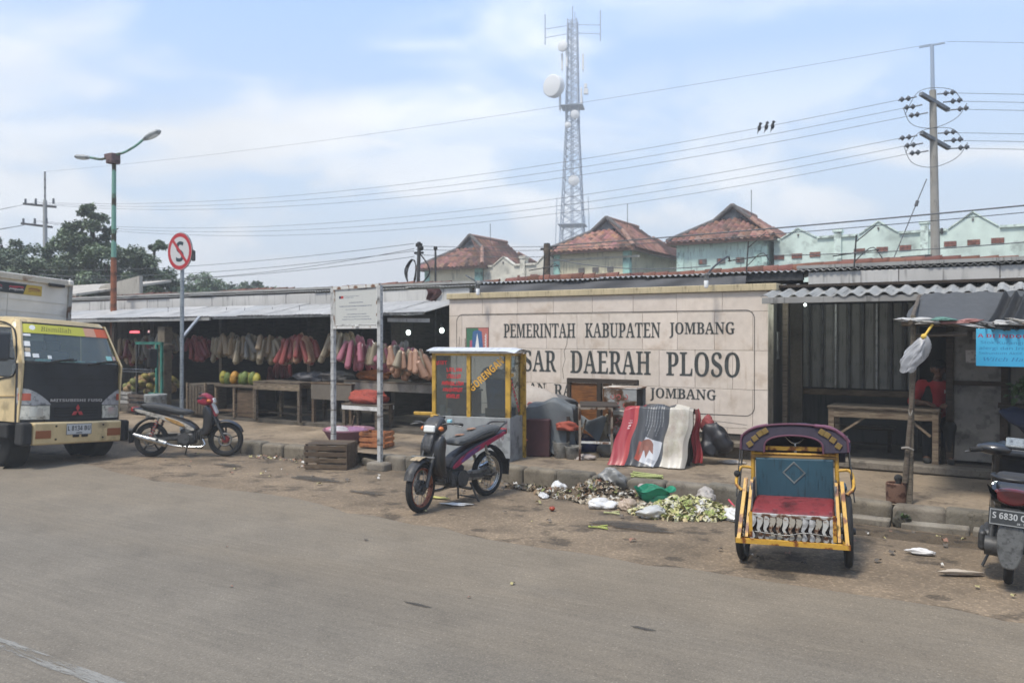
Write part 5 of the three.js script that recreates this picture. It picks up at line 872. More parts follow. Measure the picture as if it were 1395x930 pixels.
  solo('white_scrap', T(crumple(.07, [2.2, .2, .8], 622, .6), 0, 0, 0), mat([.66, .66, .65], { map: null }), 'white paper lying under the stand of the middle motorbike', 'paper scrap', [-5.55, .01, -7.9], .4);
  solo('white_scrap', T(crumple(.07, [2.4, .2, .5], 623, .6), 0, 0, 0), mat([.44, .42, .14], { map: null }), 'yellowish leaf strip lying behind the stand of the middle motorbike', 'leaf scrap', [-5.95, .01, -8.1], .2);
  for (const [x, z, l] of [[-3.35, -10.0 + .0, 'green stalk bundle lying on the pavement edge behind the rubbish']]) { const g = []; for (let i = 0; i < 9; i++) g.push(bar([f(-.2, -.1), f(.01, .08), f(-.06, .06)], [f(.12, .24), f(.01, .06), f(-.06, .06)], .014, 5)); solo('stalk_bundle', g, mat([.38, .42, .16], { map: TG, m: .1 }), l, 'vegetable scrap', [x - .55, .19, z + .28]); }
  for (const [x, z, s, l] of [[-3.3, -11.5, 621, 'whitish scraps on the pavement before the ledge, left of two'], [-2.55, -11.45, 622, 'whitish scraps on the pavement before the ledge, right of two']]) solo('white_scrap', T(crumple(.1, [1.7, .25, .6], s, .7), 0, 0, 0), mat([.5, .45, .4], { map: null }), l, 'paper scrap', [x, .195, z]);
}

// ------------------------------------------------------------------ right shelter: table, pole, shade net, banner
{
  const t = thing('market_table', 'heavy weathered wooden table in front of the folding shutters', 'table', [-1.47, .26, -12.55], 0);
  for (let i = 0; i < 4; i++) part('plank', RB(1.42, .035, .138, .006, 0, .73, -.21 + .14 * i), M.woodGrey, t);
  part('apron', RB(1.38, .12, .03, .005, 0, .65, .24), mat([.34, .29, .225], { map: TWOOD, m: .5, rough: .9 }), t); part('apron', RB(1.38, .12, .03, .005, 0, .65, -.24), M.woodGrey, t);
  for (const sx of [-1, 1]) for (const sz of [-1, 1]) part('leg', beam([sx * .66, 0, sz * .22], [sx * .66, .71, sz * .22], .075), M.woodPale, t);
  part('brace', [beam([-.60, .32, .2], [-.22, .6, .2], .045, .03)], M.woodPale, t); part('brace', beam([.60, .38, .2], [.34, .6, .2], .03, .03), M.woodPale, t);
  solo('bench', [RB(1.0, .04, .3, .008, 0, .36, 0), ...[-.42, .42].map(x => beam([x, 0, 0], [x, .34, 0], .05)), beam([-.42, .12, 0], [.42, .12, 0], .03)], M.woodDark, 'small dark bench in the shade under the table', 'bench', [-1.9, .26, -13.3]);
  const p = thing('canopy_frame', 'rough pole frame carrying a black shade net at the right edge', 'canopy frame', [0, 0, 0]);
  part('pole', bar([-.89, .0, -9.75], [-.86, 2.22, -9.82], .033, 9, .026), mat([.24, .22, .18], { map: TWOOD, m: .5, rough: .95 }), p); part('pole', bar([1.9, .19, -9.8], [1.9, 2.2, -9.8], .033, 9), M.woodGrey, p);
  part('crossbar', bar([-.98, 2.13, -9.83], [2.1, 2.08, -9.83], .026, 8), M.woodPale, p); part('crossbar', bar([-.88, 2.0, -9.9], [-.35, 2.02, -9.85], .022, 8), M.woodGrey, p);
  part('side_bar', bar([-.88, 2.14, -9.7], [-.95, 2.5, -11.6], .024, 8), M.woodGrey, p);
  part('leaning_stick', bar([-.93, .42, -9.72], [-.84, 1.72, -9.78], .03, 8, .02), M.woodGrey, p);
  const rpm = mat([.34, .31, .27], { map: TFAB, m: .1, rough: .9 }); part('rope', tube([[-.96, .79, -9.69], [-.9, .8, -9.67], [-.85, .775, -9.70]], .014, 12, 6), rpm, p); part('rope', tube([[-.90, 1.2, -9.75], [-.88, 1.14, -9.73], [-.86, 1.2, -9.74]], .007, 12, 5), rpm, p);
  const netM = mat([.10, .105, .11], { map: TFAB, m: .25, rough: .9 });
  part('shade_net', grid(60, 18, (u, v) => { const x = mixn(-.93, 2.3, u), s = Math.sin(x * 3.2 + 1) * .5 + Math.sin(x * 9) * .16; return [x + .08 * Math.sin(v * 5 + x * 4), mixn(2.53, 2.10, v) - .10 * Math.sin(v * Math.PI) * (1 + .5 * s) + .012 * Math.sin(x * 24 + v * 6), mixn(-11.5, -9.78, v)]; }), netM, p, 'black shade net');
  part('net_fold', grid(20, 14, (u, v) => [mixn(-.2, .1, u) + (1 - v) * .16, mixn(2.48, 2.09, v) - .04 * Math.sin(v * 3) + .04 * Math.sin(u * 18), mixn(-11.0, -9.72, v) + .05 * Math.cos(u * 18)]), M.blackDull, p);
  const sc = [[.62, .62, .61], [.42, .40, .36], [.12, .3, .25], [.45, .2, .18], [.7, .7, .7], [.2, .2, .2]];
  for (let i = 0; i < 9; i++) part('cloth_strip', T(poly(.085, [rr(1.2, 2.2), rr(.22, .4), .5], 700 + i, .9, 24, 14), -.86 + i * .15 + rr(-.03, .03), 2.08 + rr(-.01, .05) + (i < 3 ? .05 * (3 - i) * .5 : 0), -9.78 + rr(-.05, .05), 0, 0, rr(-.3, .1)), mat(sc[i % 6], { map: TFAB, m: .2, rough: .6 }), p);
  const bag = thing('plastic_bag', 'clear plastic bag tied to the rough pole beneath the shade net', 'plastic bag', [-.76, 1.66, -9.68], .2);
  part('bag', grid(48, 36, (u, v) => { const a = u * 6.283, r = (1 + .5 * (vn(Math.cos(a) * 2.2 + 30, Math.sin(a) * 2.2 + v * 5 + 30, 512, 3) - .5) + .3 * (vn(Math.cos(a) * 5 + 30, Math.sin(a) * 5 + v * 9 + 30, 512, 4) - .5)) * (.02 + .105 * Math.pow(Math.sin(Math.min(1, v * 1.12) * 2.5), .8) * (1 - .35 * v)) * (1 + .1 * Math.sin(a * 3 + v * 6)); return [Math.cos(a) * r + (v - .1) * -.16, .32 - v * .36 + .02 * Math.sin(a * 2), Math.sin(a) * r * .55]; }), M.film, bag); part('knot', [S(.03, .01, .33, 0), bar([.02, .34, 0], [.1, .46, -.05], .014, 5)], mat([.62, .42, .08], { map: null }), bag);
  const b = canvasTex(1024, 512, (g, w, h) => {
    g.fillStyle = '#3f9fc4'; g.fillRect(0, 0, w, h); const gr = g.createLinearGradient(0, 0, 0, h); gr.addColorStop(0, 'rgba(120,200,225,.25)'); gr.addColorStop(1, 'rgba(20,110,160,.25)'); g.fillStyle = gr; g.fillRect(0, 0, w, h);
    g.fillStyle = '#a03048'; g.font = 'bold 66px sans-serif'; g.fillText('A DI INDONESIA', 12, 118); g.fillStyle = '#1c5f8f'; g.font = '56px sans-serif'; g.fillText('Stok Kurangi', 30, 205); g.fillText('alergi dan Iritasi.', 22, 285); g.font = '46px sans-serif'; g.fillText('Sekuntum Aktif Alami', 20, 350); g.font = 'italic 68px serif'; g.fillText('Witch Hazel', 40, 440);
  });
  const bn = thing('blue_banner', 'light blue printed banner hanging from the shade net crossbar', 'banner', [.35, 1.88, -9.76]);
  part('print', own(grid(30, 10, (u, v) => [(u - .5) * 1.24, (v - .5) * .385 - .012 * Math.sin(u * 3.1) * (v > .5 ? 1 : .4), .014 * Math.sin(u * 11 + v * 2)])), new THREE.MeshPhysicalMaterial({ map: b, roughness: .5, side: THREE.DoubleSide }), bn); part('tie', [bar([-.6, .18, 0], [-.58, .23, -.06], .006, 4), bar([0, .17, 0], [0, .22, -.06], .006, 4), bar([.6, .18, 0], [.6, .22, -.06], .006, 4)], M.white, bn);
  const pot = thing('iron_weight', 'rusty brown pot standing at the foot of the rough pole', 'pot', [-1.02, .19, -9.78]); part('pot', lathe([[0, 0], [.1, 0], [.105, .02], [.108, .2], [.1, .215], [.09, .205], [.088, .05], [0, .05]], 20), mat([.16, .085, .055], { map: TRUST, m: .5, rough: .85 }), pot); part('handle', [bar([0, .05, 0], [.03, .28, .02], .03, 8), S(.045, .02, .26, 0)], M.blackDull, pot);
  solo('stone_stump', [T(poly(.07, [1, 1.2, .9], 731, .7), 0, 0, 0)], mat([.10, .095, .075], { map: TCONC, m: .4 }), 'dark mossy stump in the kerb gap below the rough pole', 'stone', [-.93, .0, -9.42]);
  solo('weed', (() => { const g = []; for (let i = 0; i < 26; i++) { const a = rnd() * 6.28; g.push(T(leafGeo().clone(), 0, .0, 0, -rr(.3, 1.1), a, 0, rr(.05, .09))); } return g; })(), mat([.06, .11, .03], { map: null }), 'small green weed growing in the kerb gap below the rough pole', 'weed', [-.9, .09, -9.38]);
  solo('weed', (() => { const g = []; for (let i = 0; i < 60; i++) { const a = rnd() * 6.28; g.push(T(leafGeo().clone(), rr(-.12, .12), .0, rr(-.05, .05), -rr(.3, 1.2), a, 0, rr(.06, .14))); } return g; })(), mat([.07, .12, .035], { map: null }), 'low green weed at the broken kerb behind the middle motorbike', 'weed', [-7.35, .02, -9.42]);
  // hanging blue cloth stall with a plant at the right edge
  const s = thing('blue_cloth_stand', 'dark blue cloth basket stand at the right edge behind the motorbike', 'cloth stand', [.32, .19, -10.6]);
  part('cloth', grid(26, 16, (u, v) => { const x = mixn(-.36, .6, u), sag = .42 * Math.sin(Math.PI * clamp(u * 1.0)) ; return [x + .03 * Math.sin(v * 8), mixn(1.02, 1.0 - sag * .95 - .05, v) + .02 * Math.sin(x * 20 + v * 6), .3 * Math.sin(v * 3.1) * .5 + .12 + .02 * Math.sin(x * 16)]; }), mat([.022, .032, .075], { map: TFAB, m: .2, rough: .75 }), s);
  part('rim', [beam([-.4, 1.03, .12], [.62, 1.03, .12], .03), beam([-.4, 1.03, -.3], [.62, 1.03, -.3], .03)], M.woodDark, s); for (const [x, z] of [[-.36, .1], [.6, .1], [-.36, -.28], [.6, -.28]]) part('leg', beam([x, 0, z], [x, 1.02, z], .04), M.woodDark, s);
  const lc = thing('wooden_crate', 'orange brown wooden crate under the dark blue cloth stand', 'crate', [.08, .19, -10.55]); for (let k = 0; k < 5; k++) part('slat', RB(.3, .105, .3, .005, 0, .055 + k * .12, 0), mat([.30, .18, .10], { map: TWOOD, m: .4 }), lc); part('core', B(.26, .6, .26, 0, .3, 0), M.woodDark, lc);
  const pl = thing('leafy_plant', 'dark green leafy plant on the dark blue cloth stand', 'plant', [.36, 1.2, -10.65]); const lg = []; for (let i = 0; i < 420; i++) { const d = V(rr(-1, 1), rr(-.6, 1), rr(-1, 1)).normalize().multiplyScalar(Math.cbrt(rnd())); lg.push(T(leafGeo().clone(), d.x * .34, .18 + d.y * .2, d.z * .24, rr(-1, 1), rr(0, 6), rr(-1, 1), rr(.06, .11))); } part('foliage', lg, mat([.045, .085, .025], { map: null, rough: .7 }), pl); part('stem', [bar([0, -.1, 0], [0, .2, 0], .02, 6), bar([0, .0, 0], [.15, .25, .05], .012, 5), bar([0, 0, 0], [-.15, .25, 0], .012, 5)], M.woodDark, pl);
}

// ------------------------------------------------------------------ fried snack cart
{
  const t = thing('snack_cart', 'yellow framed glass snack cart with grey metal body lettered GORENGAN', 'food cart', [-6.73, 0, -10.15], .19);
  const w = 1.24, d = .56, y0 = .16, y1 = .82, y2 = 1.73;
  part('body', [RB(w, y1 - y0, .03, .008, 0, (y0 + y1) / 2, d / 2 - .015), RB(w, y1 - y0, .03, .008, 0, (y0 + y1) / 2, -d / 2 + .015), RB(.03, y1 - y0, d - .06, .008, -w / 2 + .015, (y0 + y1) / 2, 0), RB(.03, y1 - y0, d - .06, .008, w / 2 - .015, (y0 + y1) / 2, 0), B(w - .06, .03, d - .06, 0, y1 - .02, 0), B(w - .06, .03, d - .06, 0, y0 + .02, 0)], mat([.37, .385, .385], { map: TG, m: 1.1, rough: .5, metal: .2 }), t);
  const smear = []; for (let i = 0; i < 7; i++) smear.push(T(new THREE.CircleGeometry(.05, 10), .42 + rr(-.1, .14), .5 + rr(-.2, .2), d / 2 + .001 + i * .0002, 0, 0, rr(-.3, .3), [rr(.3, .8), rr(1, 2.4), 1])); part('paint_smear', smear, mat([.36, .26, .29], { map: TG, m: .2, transparent: true, opacity: .55 }), t);
  for (const [x, z, ww] of [[-w / 2 + .03, d / 2 - .03, .06], [-.03, d / 2 - .025, .06], [w / 2 - .04, d / 2 - .03, .075], [w / 2 - .03, -d / 2 + .03, .06], [-w / 2 + .03, -d / 2 + .03, .06]]) part('post', RB(ww, y2 - y1 + .02, .05, .006, x, (y1 + y2) / 2, z), M.yellowPaint, t);
  part('corner_post', RB(.05, y2 - .12, .04, .006, w / 2 + .025, (y2 + .12) / 2, -d / 2 + .02), M.yellowPaint, t);
  part('rail', [RB(w, .05, .045, .006, 0, y2, d / 2 - .028), RB(w, .05, .045, .006, 0, y2, -d / 2 + .028), RB(.045, .05, d - .1, .006, -w / 2 + .028, y2, 0), RB(.045, .05, d - .1, .006, w / 2 - .028, y2, 0)], M.yellowPaint, t);
  part('roof', grid(30, 16, (u, v) => [mixn(-w / 2 - .07, w / 2 + .09, u), y2 + .045 + .05 * Math.sin(v * Math.PI) - (u > .9 ? (u - .9) * .25 : 0) + .008 * Math.sin(u * 21) * (v > .9 ? 1 : 0), mixn(d / 2 + .06, -d / 2 - .06, v)]), mat([.66, .68, .70], { map: TSTREAK, m: .9, rough: .5 }), t); part('roof', B(w + .06, .03, d + .04, 0, y2 + .028, 0), M.white, t, 'roof board');
  for (const [a, b] of [[-w / 2 + .06, -.06], [.0, w / 2 - .077]]) part('pane', B(b - a, y2 - y1 - .03, .004, (a + b) / 2, (y1 + y2) / 2, d / 2 - .03), M.tintGlass, t);
  part('pane', B(.004, y2 - y1 - .03, d - .12, w / 2 - .03, (y1 + y2) / 2, 0), M.tintGlass, t); part('pane', B(.004, y2 - y1 - .03, d - .12, -w / 2 + .03, (y1 + y2) / 2, 0), M.tintGlass, t);
  part('handle', [RB(.34, .05, .05, .012, -w / 2 - .14, y1 + .02, d / 2 - .04), RB(.12, .05, .05, .012, -w / 2 + .05, y1 - .01, d / 2 + .01)], M.yellowPaint, t);
  const g = T(word(sans, 'GORENGAN', 0, .66, 0, .11, .004), 0, 0, 0); part('lettering', T(g, .03, 1.18, d / 2 - .024, 0, 0, .72), mat([.62, .33, .04], { map: null }), t, 'yellow GORENGAN lettering');
  const rl = []; const q = rng(31); for (const [y, x0, x1] of [[1.60, -.55, -.40], [1.50, -.38, -.16], [1.405, -.38, -.17], [1.30, -.46, -.12], [1.205, -.44, -.14], [1.11, -.39, -.18]]) for (let x = x0; x < x1;) { const l = .014 + q() * .02; const k = q(); rl.push(B(l * .35, .055, .003, x, y, d / 2 - .025, 0, 0, (q() - .5) * .5), B(l, .014, .003, x + l * .3, y + (k < .33 ? .024 : k < .66 ? 0 : -.024), d / 2 - .0245)); if (q() < .6) rl.push(B(l * .35, .055, .003, x + l * .8, y, d / 2 - .0255, 0, 0, (q() - .5) * .3)); x += l + .01; } part('lettering', rl, mat([.52, .03, .035], { map: null }), t, 'faded red menu lettering');
  const rs = []; for (let k = 0; k < 9; k++) rs.push(B(.003, .055, .03, w / 2 - .022, 1.34 - k * .055, .17 - k * .04, -.9, 0, 0), B(.003, .02, .05, w / 2 - .0225, 1.34 - k * .055, .17 - k * .04, -.4, 0, 0)); part('lettering', rs, mat([.5, .04, .05], { map: null }), t, 'red lettering on the side pane');
  part('sticker', B(.003, .16, .1, w / 2 - .024, 1.62, .1), mat([.45, .55, .52], { map: TG, m: .1 }), t); part('sticker', B(.003, .05, .1, w / 2 - .024, 1.43, .12), mat([.55, .30, .05], { map: null }), t);
  // inside
  part('tray', [B(.42, .34, .3, -.22, y1 + .17, -.02)], mat([.20, .11, .075], { map: TG, m: .3 }), t, 'brown tray box'); part('tin', [RB(.5, .03, .4, .01, -.25, y1 + .36, -.02), T(crumple(.12, [1.6, .5, 1], 41, .4), -.2, y1 + .37, 0)], M.galvPale, t);
  part('bucket', [lathe([[0, 0], [.17, 0], [.2, .40], [.21, .42], [.19, .42], [.15, .02], [0, .02]], 20).translate(.34, y1 + .12, .0)], mat([.025, .10, .30], { map: TG, m: .3, rough: .5 }), t, 'blue plastic bucket'); part('bucket_stand', B(.36, .12, .34, .36, y1 + .06, -.02), M.woodDark, t);
  part('bag', T(crumple(.14, [1.3, .8, .8], 43, .5), .2, y1 + .5, -.12), M.film, t); part('jar', [C(.05, .05, .14, -.5, y1 + .07, .15), C(.04, .04, .1, -.38, y1 + .05, .17)], M.galvPale, t);
  for (const [x, z] of [[.42, .2], [.42, -.2], [-.42, .2], [-.42, -.2]]) { const wh = part('wheel', TOR(.12, .035, x, .155, z), M.rubber, t); part('hub', C(.09, .09, .03, x, .155, z, Math.PI / 2), M.steelDark, wh); }
  part('skirt', B(w - .2, .1, d - .2, 0, .14, 0), M.blackDull, t);
}

// ------------------------------------------------------------------ parked box truck
{
  const t = thing('box_truck', 'cream cab box truck with black front panel at the left edge', 'truck', [-12.487, 0, -7.409], .082);
  const roll = -.066, cream = mat([.66, .51, .27], { map: TG, m: 2.2, rough: .4, clearcoat: .3 }), blk = mat([.020, .022, .024], { map: TG, m: 1.4, rough: .5 });
  const cab = new THREE.Group(); cab.name = 'cab'; cab.rotation.x = roll; t.add(cab);
  const hw = y => (y < 1.54 ? .87 : mixn(.87, .79, (y - 1.54) / .72)) - .10 * Math.pow(sm(2.06, 2.28, y), 2), fx = y => y < 1.54 ? -.045 * (y - .66) / .88 : -.045 - (y - 1.54) * .48;
  const F = (u, y, o = 0) => [fx(y) - .05 * u * u - .13 * Math.pow(Math.abs(u), 12) + o, y, hw(y) * u];
  const patch = (u0, u1, ya, yb, o = 0, nu = 16, nv = 5) => grid(nu, nv, (a, b) => F(mixn(u0, u1, a), mixn(ya, yb, b), o));
  const block = (u0, u1, ya, yb, o, nu = 8, nv = 3) => [patch(u0, u1, ya, yb, o, nu, nv), patch(u0, u1, ya, yb, -.01, nu, nv), grid(nu, 1, (a, b) => F(mixn(u0, u1, a), yb, mixn(o, -.01, b))), grid(nu, 1, (a, b) => F(mixn(u0, u1, a), ya, mixn(o, -.01, b))), grid(nv, 1, (a, b) => F(u0, mixn(ya, yb, a), mixn(o, -.01, b))), grid(nv, 1, (a, b) => F(u1, mixn(ya, yb, a), mixn(o, -.01, b)))];
  part('front_panel', [...block(-1, 1, .64, 1.545, 0, 30, 6)], blk, cab);
  part('panel_seam', [...block(-.62, .62, 1.315, 1.325, .006, 14, 1), ...block(-.72, .72, 1.22, 1.226, .005, 14, 1)], M.blackDull, cab);
  part('grille', [0, 1, 2, 3].map(k => block(-.42, .42, .735 + k * .042, .752 + k * .042, .014, 12, 1)).flat(), M.blackDull, cab);
  part('lower_lip', [...block(-.6, .6, .665, .70, .02, 12, 1)], M.blackDull, cab);
  for (const s of [-1, 1]) {
    const h = part('headlight', block(s * .98, s * .52, .70, .905, .022, 8, 3), mat([.66, .64, .54], { map: TG, m: .3, rough: .12, clearcoat: 1 }), cab); part('reflector', block(s * .86, s * .64, .74, .87, .028, 6, 3), mat([.62, .61, .54], { map: null, rough: .2, metal: .5 }), h);
    part('light_surround', grid(12, 6, (a, b) => F(s * mixn(.995, .5, a), mixn(.915, mixn(1.17, .935, Math.pow(a, 1.8)), b), .015)), mat([.46, .46, .45], { map: TG, m: .3, rough: .4, metal: .2 }), cab); part('indicator', block(s * .985, s * .84, .985, 1.09, .024, 5, 2), mat([.42, .09, .05], { map: null, rough: .25 }), cab);
  }
  part('lettering', (() => { const g = word(sans, 'MITSUBISHI FUSO', -.44, .44, .965, 1.01, .006); return T(g, fx(1) + .002, 0, 0, 0, Math.PI / 2, 0); })(), mat([.55, .56, .56], { map: null, rough: .3, metal: .6 }), cab);
  const dia = (a) => ext([[0, 0], [.032, .055], [0, .11], [-.032, .055]], .012, .003, 1).rotateZ(a); part('emblem', [0, 1, 2].map(k => T(dia(k * 2.0944), fx(.8) + .022, .815, 0, 0, Math.PI / 2, 0)), mat([.40, .04, .045], { map: null, rough: .4 }), cab, 'red three diamond emblem');
  // bumper
  const bp = part('bumper', [RB(.16, .34, 1.5, .035, .015, .49, 0, 0, 0, 0, 3)], cream, cab); for (const s of [-1, 1]) { part('bumper_end', RB(.3, .34, .15, .04, -.055, .49, s * .81, 0, s * -.25, 0, 3), M.blackDull, cab); part('fog_lamp', RB(.02, .12, .24, .008, .098, .48, s * .6), mat([.26, .09, .035], { map: null, rough: .3 }), cab); part('bolt', [C(.014, .014, .02, .098, .6, s * .4, 0, 0, Math.PI / 2, 8), C(.014, .014, .02, .098, .4, s * .4, 0, 0, Math.PI / 2, 8)], M.blackDull, cab); }
  const pl = canvasTex(256, 96, (g) => { g.fillStyle = '#b8bab8'; g.fillRect(0, 0, 256, 96); g.fillStyle = '#22262a'; g.font = 'bold 58px sans-serif'; g.textAlign = 'center'; g.fillText('L 8134 BU', 128, 60, 236); g.fillRect(100, 76, 60, 8); g.strokeStyle = '#555'; g.lineWidth = 4; g.strokeRect(3, 3, 250, 90); });
  part('number_plate', own(T(new THREE.PlaneGeometry(.43, .17), .104, .545, .02, 0, Math.PI / 2, 0)), new THREE.MeshPhysicalMaterial({ map: pl, roughness: .5 }), cab, 'white number plate'); part('plate_holder', [B(.02, .035, .1, .1, .44, .07), B(.02, .035, .1, .1, .44, -.08)], M.blackDull, cab);
  // windscreen, its rubber and pillars
  part('windscreen', patch(-.945, .945, 1.575, 2.15, -.004, 24, 8), new THREE.MeshPhysicalMaterial({ color: lin(.62, .74, .70), transmission: .9, thickness: 0, roughness: .06, side: THREE.DoubleSide }), cab);
  part('seal', [...block(-.96, .96, 1.545, 1.575, .008, 24, 1), ...block(-.96, .96, 2.15, 2.172, .008, 24, 1), ...block(-.962, -.94, 1.56, 2.16, .008, 1, 8), ...block(.94, .962, 1.56, 2.16, .008, 1, 8)], M.blackDull, cab);
  part('pillar', [...block(.962, 1, 1.54, 2.2, .004, 2, 8), ...block(-1, -.962, 1.54, 2.2, .004, 2, 8)], cream, cab);
  part('roof_front', [...block(-1, 1, 2.172, 2.235, .006, 24, 2)], cream, cab);
  part('roof', [grid(20, 12, (a, b) => { const u = a * 2 - 1, q = b; const p = F(u, 2.235, .006); return [mixn(p[0], -1.62, q), 2.235 + .05 * Math.sin(Math.min(1, q * 1.6) * 1.57) - .05 * Math.pow(Math.abs(u), 6), p[2] * mixn(1, 1.03, q)]; })], cream, cab);
  const st = canvasTex(1024, 110, (g, w, h) => { g.fillStyle = '#b8b440'; g.fillRect(0, 0, w, h); g.fillStyle = '#c49478'; g.fillRect(690, 0, 140, h); g.fillStyle = '#c9582c'; g.fillRect(830, 0, 194, h); g.fillStyle = '#4c4a22'; g.font = 'italic 76px serif'; g.fillText('Bismillah', 190, 80); g.fillStyle = '#d8d8d6'; g.beginPath(); g.arc(110, 42, 30, 0, 7); g.fill(); });
  const sg = patch(.93, -.93, 2.005, 2.145, .006, 20, 2); part('sun_strip', own(sg), new THREE.MeshPhysicalMaterial({ map: st, roughness: .5, side: THREE.DoubleSide }), cab, 'yellow and orange sun strip lettered Bismillah');
  const wh = mat([.62, .63, .62], { map: null, rough: .6 }); for (const [u, y, w, h] of [[.84, 1.955, .10, .035], [.86, 1.80, .085, .075], [.87, 1.64, .07, .07], [.74, 1.63, .08, .06], [.5, 1.62, .05, .05]]) part('sticker', block(u - w * .6, u + w * .6, y, y + h, .007, 2, 1), wh, cab); part('sticker', block(.82, .9, 1.72, 1.775, .007, 2, 1), mat([.36, .30, .22], { map: null }), cab); part('sticker', block(-.78, -.66, 1.63, 1.70, .007, 2, 1), mat([.25, .5, .48], { map: null }), cab); part('sticker', block(-.9, -.83, 1.62, 1.70, .007, 2, 1), mat([.5, .36, .32], { map: null }), cab);
  for (const [u0, u1, y1] of [[.62, .08, 1.63], [-.2, -.86, 1.63]]) { const a = F(u0, 1.55, .03), b = F(mixn(u0, u1, .5), 1.60, .035), c = F(u1, y1, .028); part('wiper', [bar(a, b, .012, 6), bar(b, c, .009, 6), bar(F(mixn(u0, u1, .3), 1.59, .03), F(u1 - .06, 1.61, .026), .012, 5)], M.blackDull, cab); }
  // side panels with window opening, inside
  const dsh = [[-.12, .66], [-.10, 1.54], [-.42, 2.2], [-1.6, 2.24], [-1.64, .66]], win = [[-.26, 1.40], [-.24, 1.56], [-.47, 2.08], [-1.10, 2.10], [-1.10, 1.34], [-.42, 1.32]];
  for (const s of [-1, 1]) {
    const g = ext(dsh, .03, 0, 1, false, [win.slice().reverse()]); const p = g.attributes.position; for (let i = 0; i < p.count; i++) { const y = p.getY(i); p.setZ(i, p.getZ(i) + s * (hw(y) - .03 - (y > 1.54 ? .0 : 0))); } g.computeVertexNormals(); part('door', g, cream, cab);
    part('door_line', [beam([-.2, .7, s * .862], [-.24, 1.35, s * .862], .012, .01), beam([-1.14, .7, s * .862], [-1.14, 2.1, s * .81], .012, .01), beam([-.2, 1.05, s * .862], [-1.14, 1.0, s * .862], .02, .012)], mat([.40, .28, .12], { map: null }), cab);
    part('side_window', grid(1, 1, (a, b) => [mixn(-.28, -1.1, a) - (b * .18) * (1 - a), mixn(1.34, 2.09, b), s * mixn(.835, .775, b)]), M.dirtyGlass, cab); part('window_seal', tube(win.map(([x, y]) => [x, y, s * (hw(y) - .01)]), .014, 40, 5, true), M.blackDull, cab);
  }
  part('rear_wall', B(.04, 1.58, 1.66, -1.62, 1.44, 0), mat([.22, .25, .23], { map: TG, m: 1 }), cab); part('cab_floor', B(1.5, .05, 1.66, -.86, .7, 0), M.blackDull, cab);
  part('dashboard', [RB(.34, .34, 1.56, .06, -.34, 1.38, 0), RB(.16, .06, .5, .02, -.3, 1.57, -.2)], mat([.05, .055, .055], { map: TG, m: .5 }), cab); part('dash_items', [RB(.14, .05, .34, .01, -.28, 1.58, -.08), RB(.1, .06, .2, .01, -.28, 1.585, .42), RB(.12, .05, .3, .01, -.3, 1.585, -.55)], mat([.30, .52, .48], { map: TG, m: .2 }), cab);
  for (const s of [-1, 1]) part('seat', [RB(.5, .14, .6, .05, -.95, 1.08, s * .4), RB(.14, .7, .58, .05, -1.25, 1.42, s * .4, 0, 0, .12), RB(.1, .18, .3, .04, -1.3, 1.86, s * .4)], mat([.06, .07, .07], { map: TFAB, m: .3 }), cab); part('steering_wheel', TOR(.2, .016, -.55, 1.46, .4, 0, Math.PI / 2 - .5, 0), M.blackDull, cab); part('headliner', B(.3, .16, .4, -.75, 1.98, .42), mat([.28, .30, .28], { map: null }), cab, 'sun visor');
  // mirrors
  part('mirror_arm', [bar([-.12, 1.50, -.86], [-.02, 1.50, -1.36], .012, 6), bar([-.2, 1.46, -.86], [-.02, 1.46, -1.36], .009, 6), bar([-.02, 1.46, -1.36], [-.02, 1.9, -1.36], .012, 6)], M.steel, cab); part('mirror', RB(.07, .34, .2, .03, -.02, 1.70, -1.37, 0, .15, 0), M.blackDull, cab); part('mirror', RB(.1, .44, .2, .05, -.34, 1.78, 1.02, 0, -.2, 0), mat([.05, .055, .06], { map: null }), cab); part('mirror_arm', bar([-.3, 1.6, .86], [-.34, 1.62, 1.02], .012, 6), M.blackDull, cab);
  // cargo box
  const box = new THREE.Group(); box.name = 'cargo_box'; box.rotation.x = roll; t.add(box); const bm = mat([.66, .64, .585], { map: TG, m: 3.4, rough: .6 });
  const bx = -1.74, bw = 1.0, bt = 3.02; part('front_wall', RB(.05, bt - 1.0, bw * 2 - .06, .01, bx - .03, (bt + 1) / 2, 0), bm, box); for (const s of [-1, 1]) part('side_wall', RB(4.2, bt - 1.0, .05, .01, bx - 2.1, (bt + 1) / 2, s * (bw - .025)), bm, box); part('box_roof', RB(4.24, .05, bw * 2, .012, bx - 2.12, bt + .01, 0), bm, box); part('rear_wall', B(.05, bt - 1, bw * 2 - .1, bx - 4.2, (bt + 1) / 2, 0), bm, box); part('box_floor', B(4.2, .12, bw * 2 - .1, bx - 2.1, .98, 0), M.steelDark, box);
  part('corner_trim', [RB(.07, bt - .98, .07, .012, bx + .0, (bt + 1) / 2, -bw + .02), RB(.07, bt - .98, .07, .012, bx + .0, (bt + 1) / 2, bw - .02)], mat([.30, .30, .28], { map: TRUST, m: .6 }), box); part('top_trim', RB(.07, .10, bw * 2 - .14, .012, bx + .0, bt - .03, 0), mat([.54, .50, .42], { map: TRUST, m: 1.6 }), box); part('corner_cap', RB(.1, .1, .1, .03, bx + .01, bt - .02, -bw + .03), mat([.6, .58, .52], { map: null }), box); part('lamp', RB(.03, .05, .3, .01, bx + .04, bt - .09, -bw + .3), M.blackDull, box);
  part('panel_line', [B(.006, .008, bw * 1.85, bx, 2.62, 0), B(.006, .008, bw * 1.85, bx, 2.42, 0), B(.006, 1, .008, bx, 2.4, .12)], mat([.50, .485, .44], { map: null }), box);
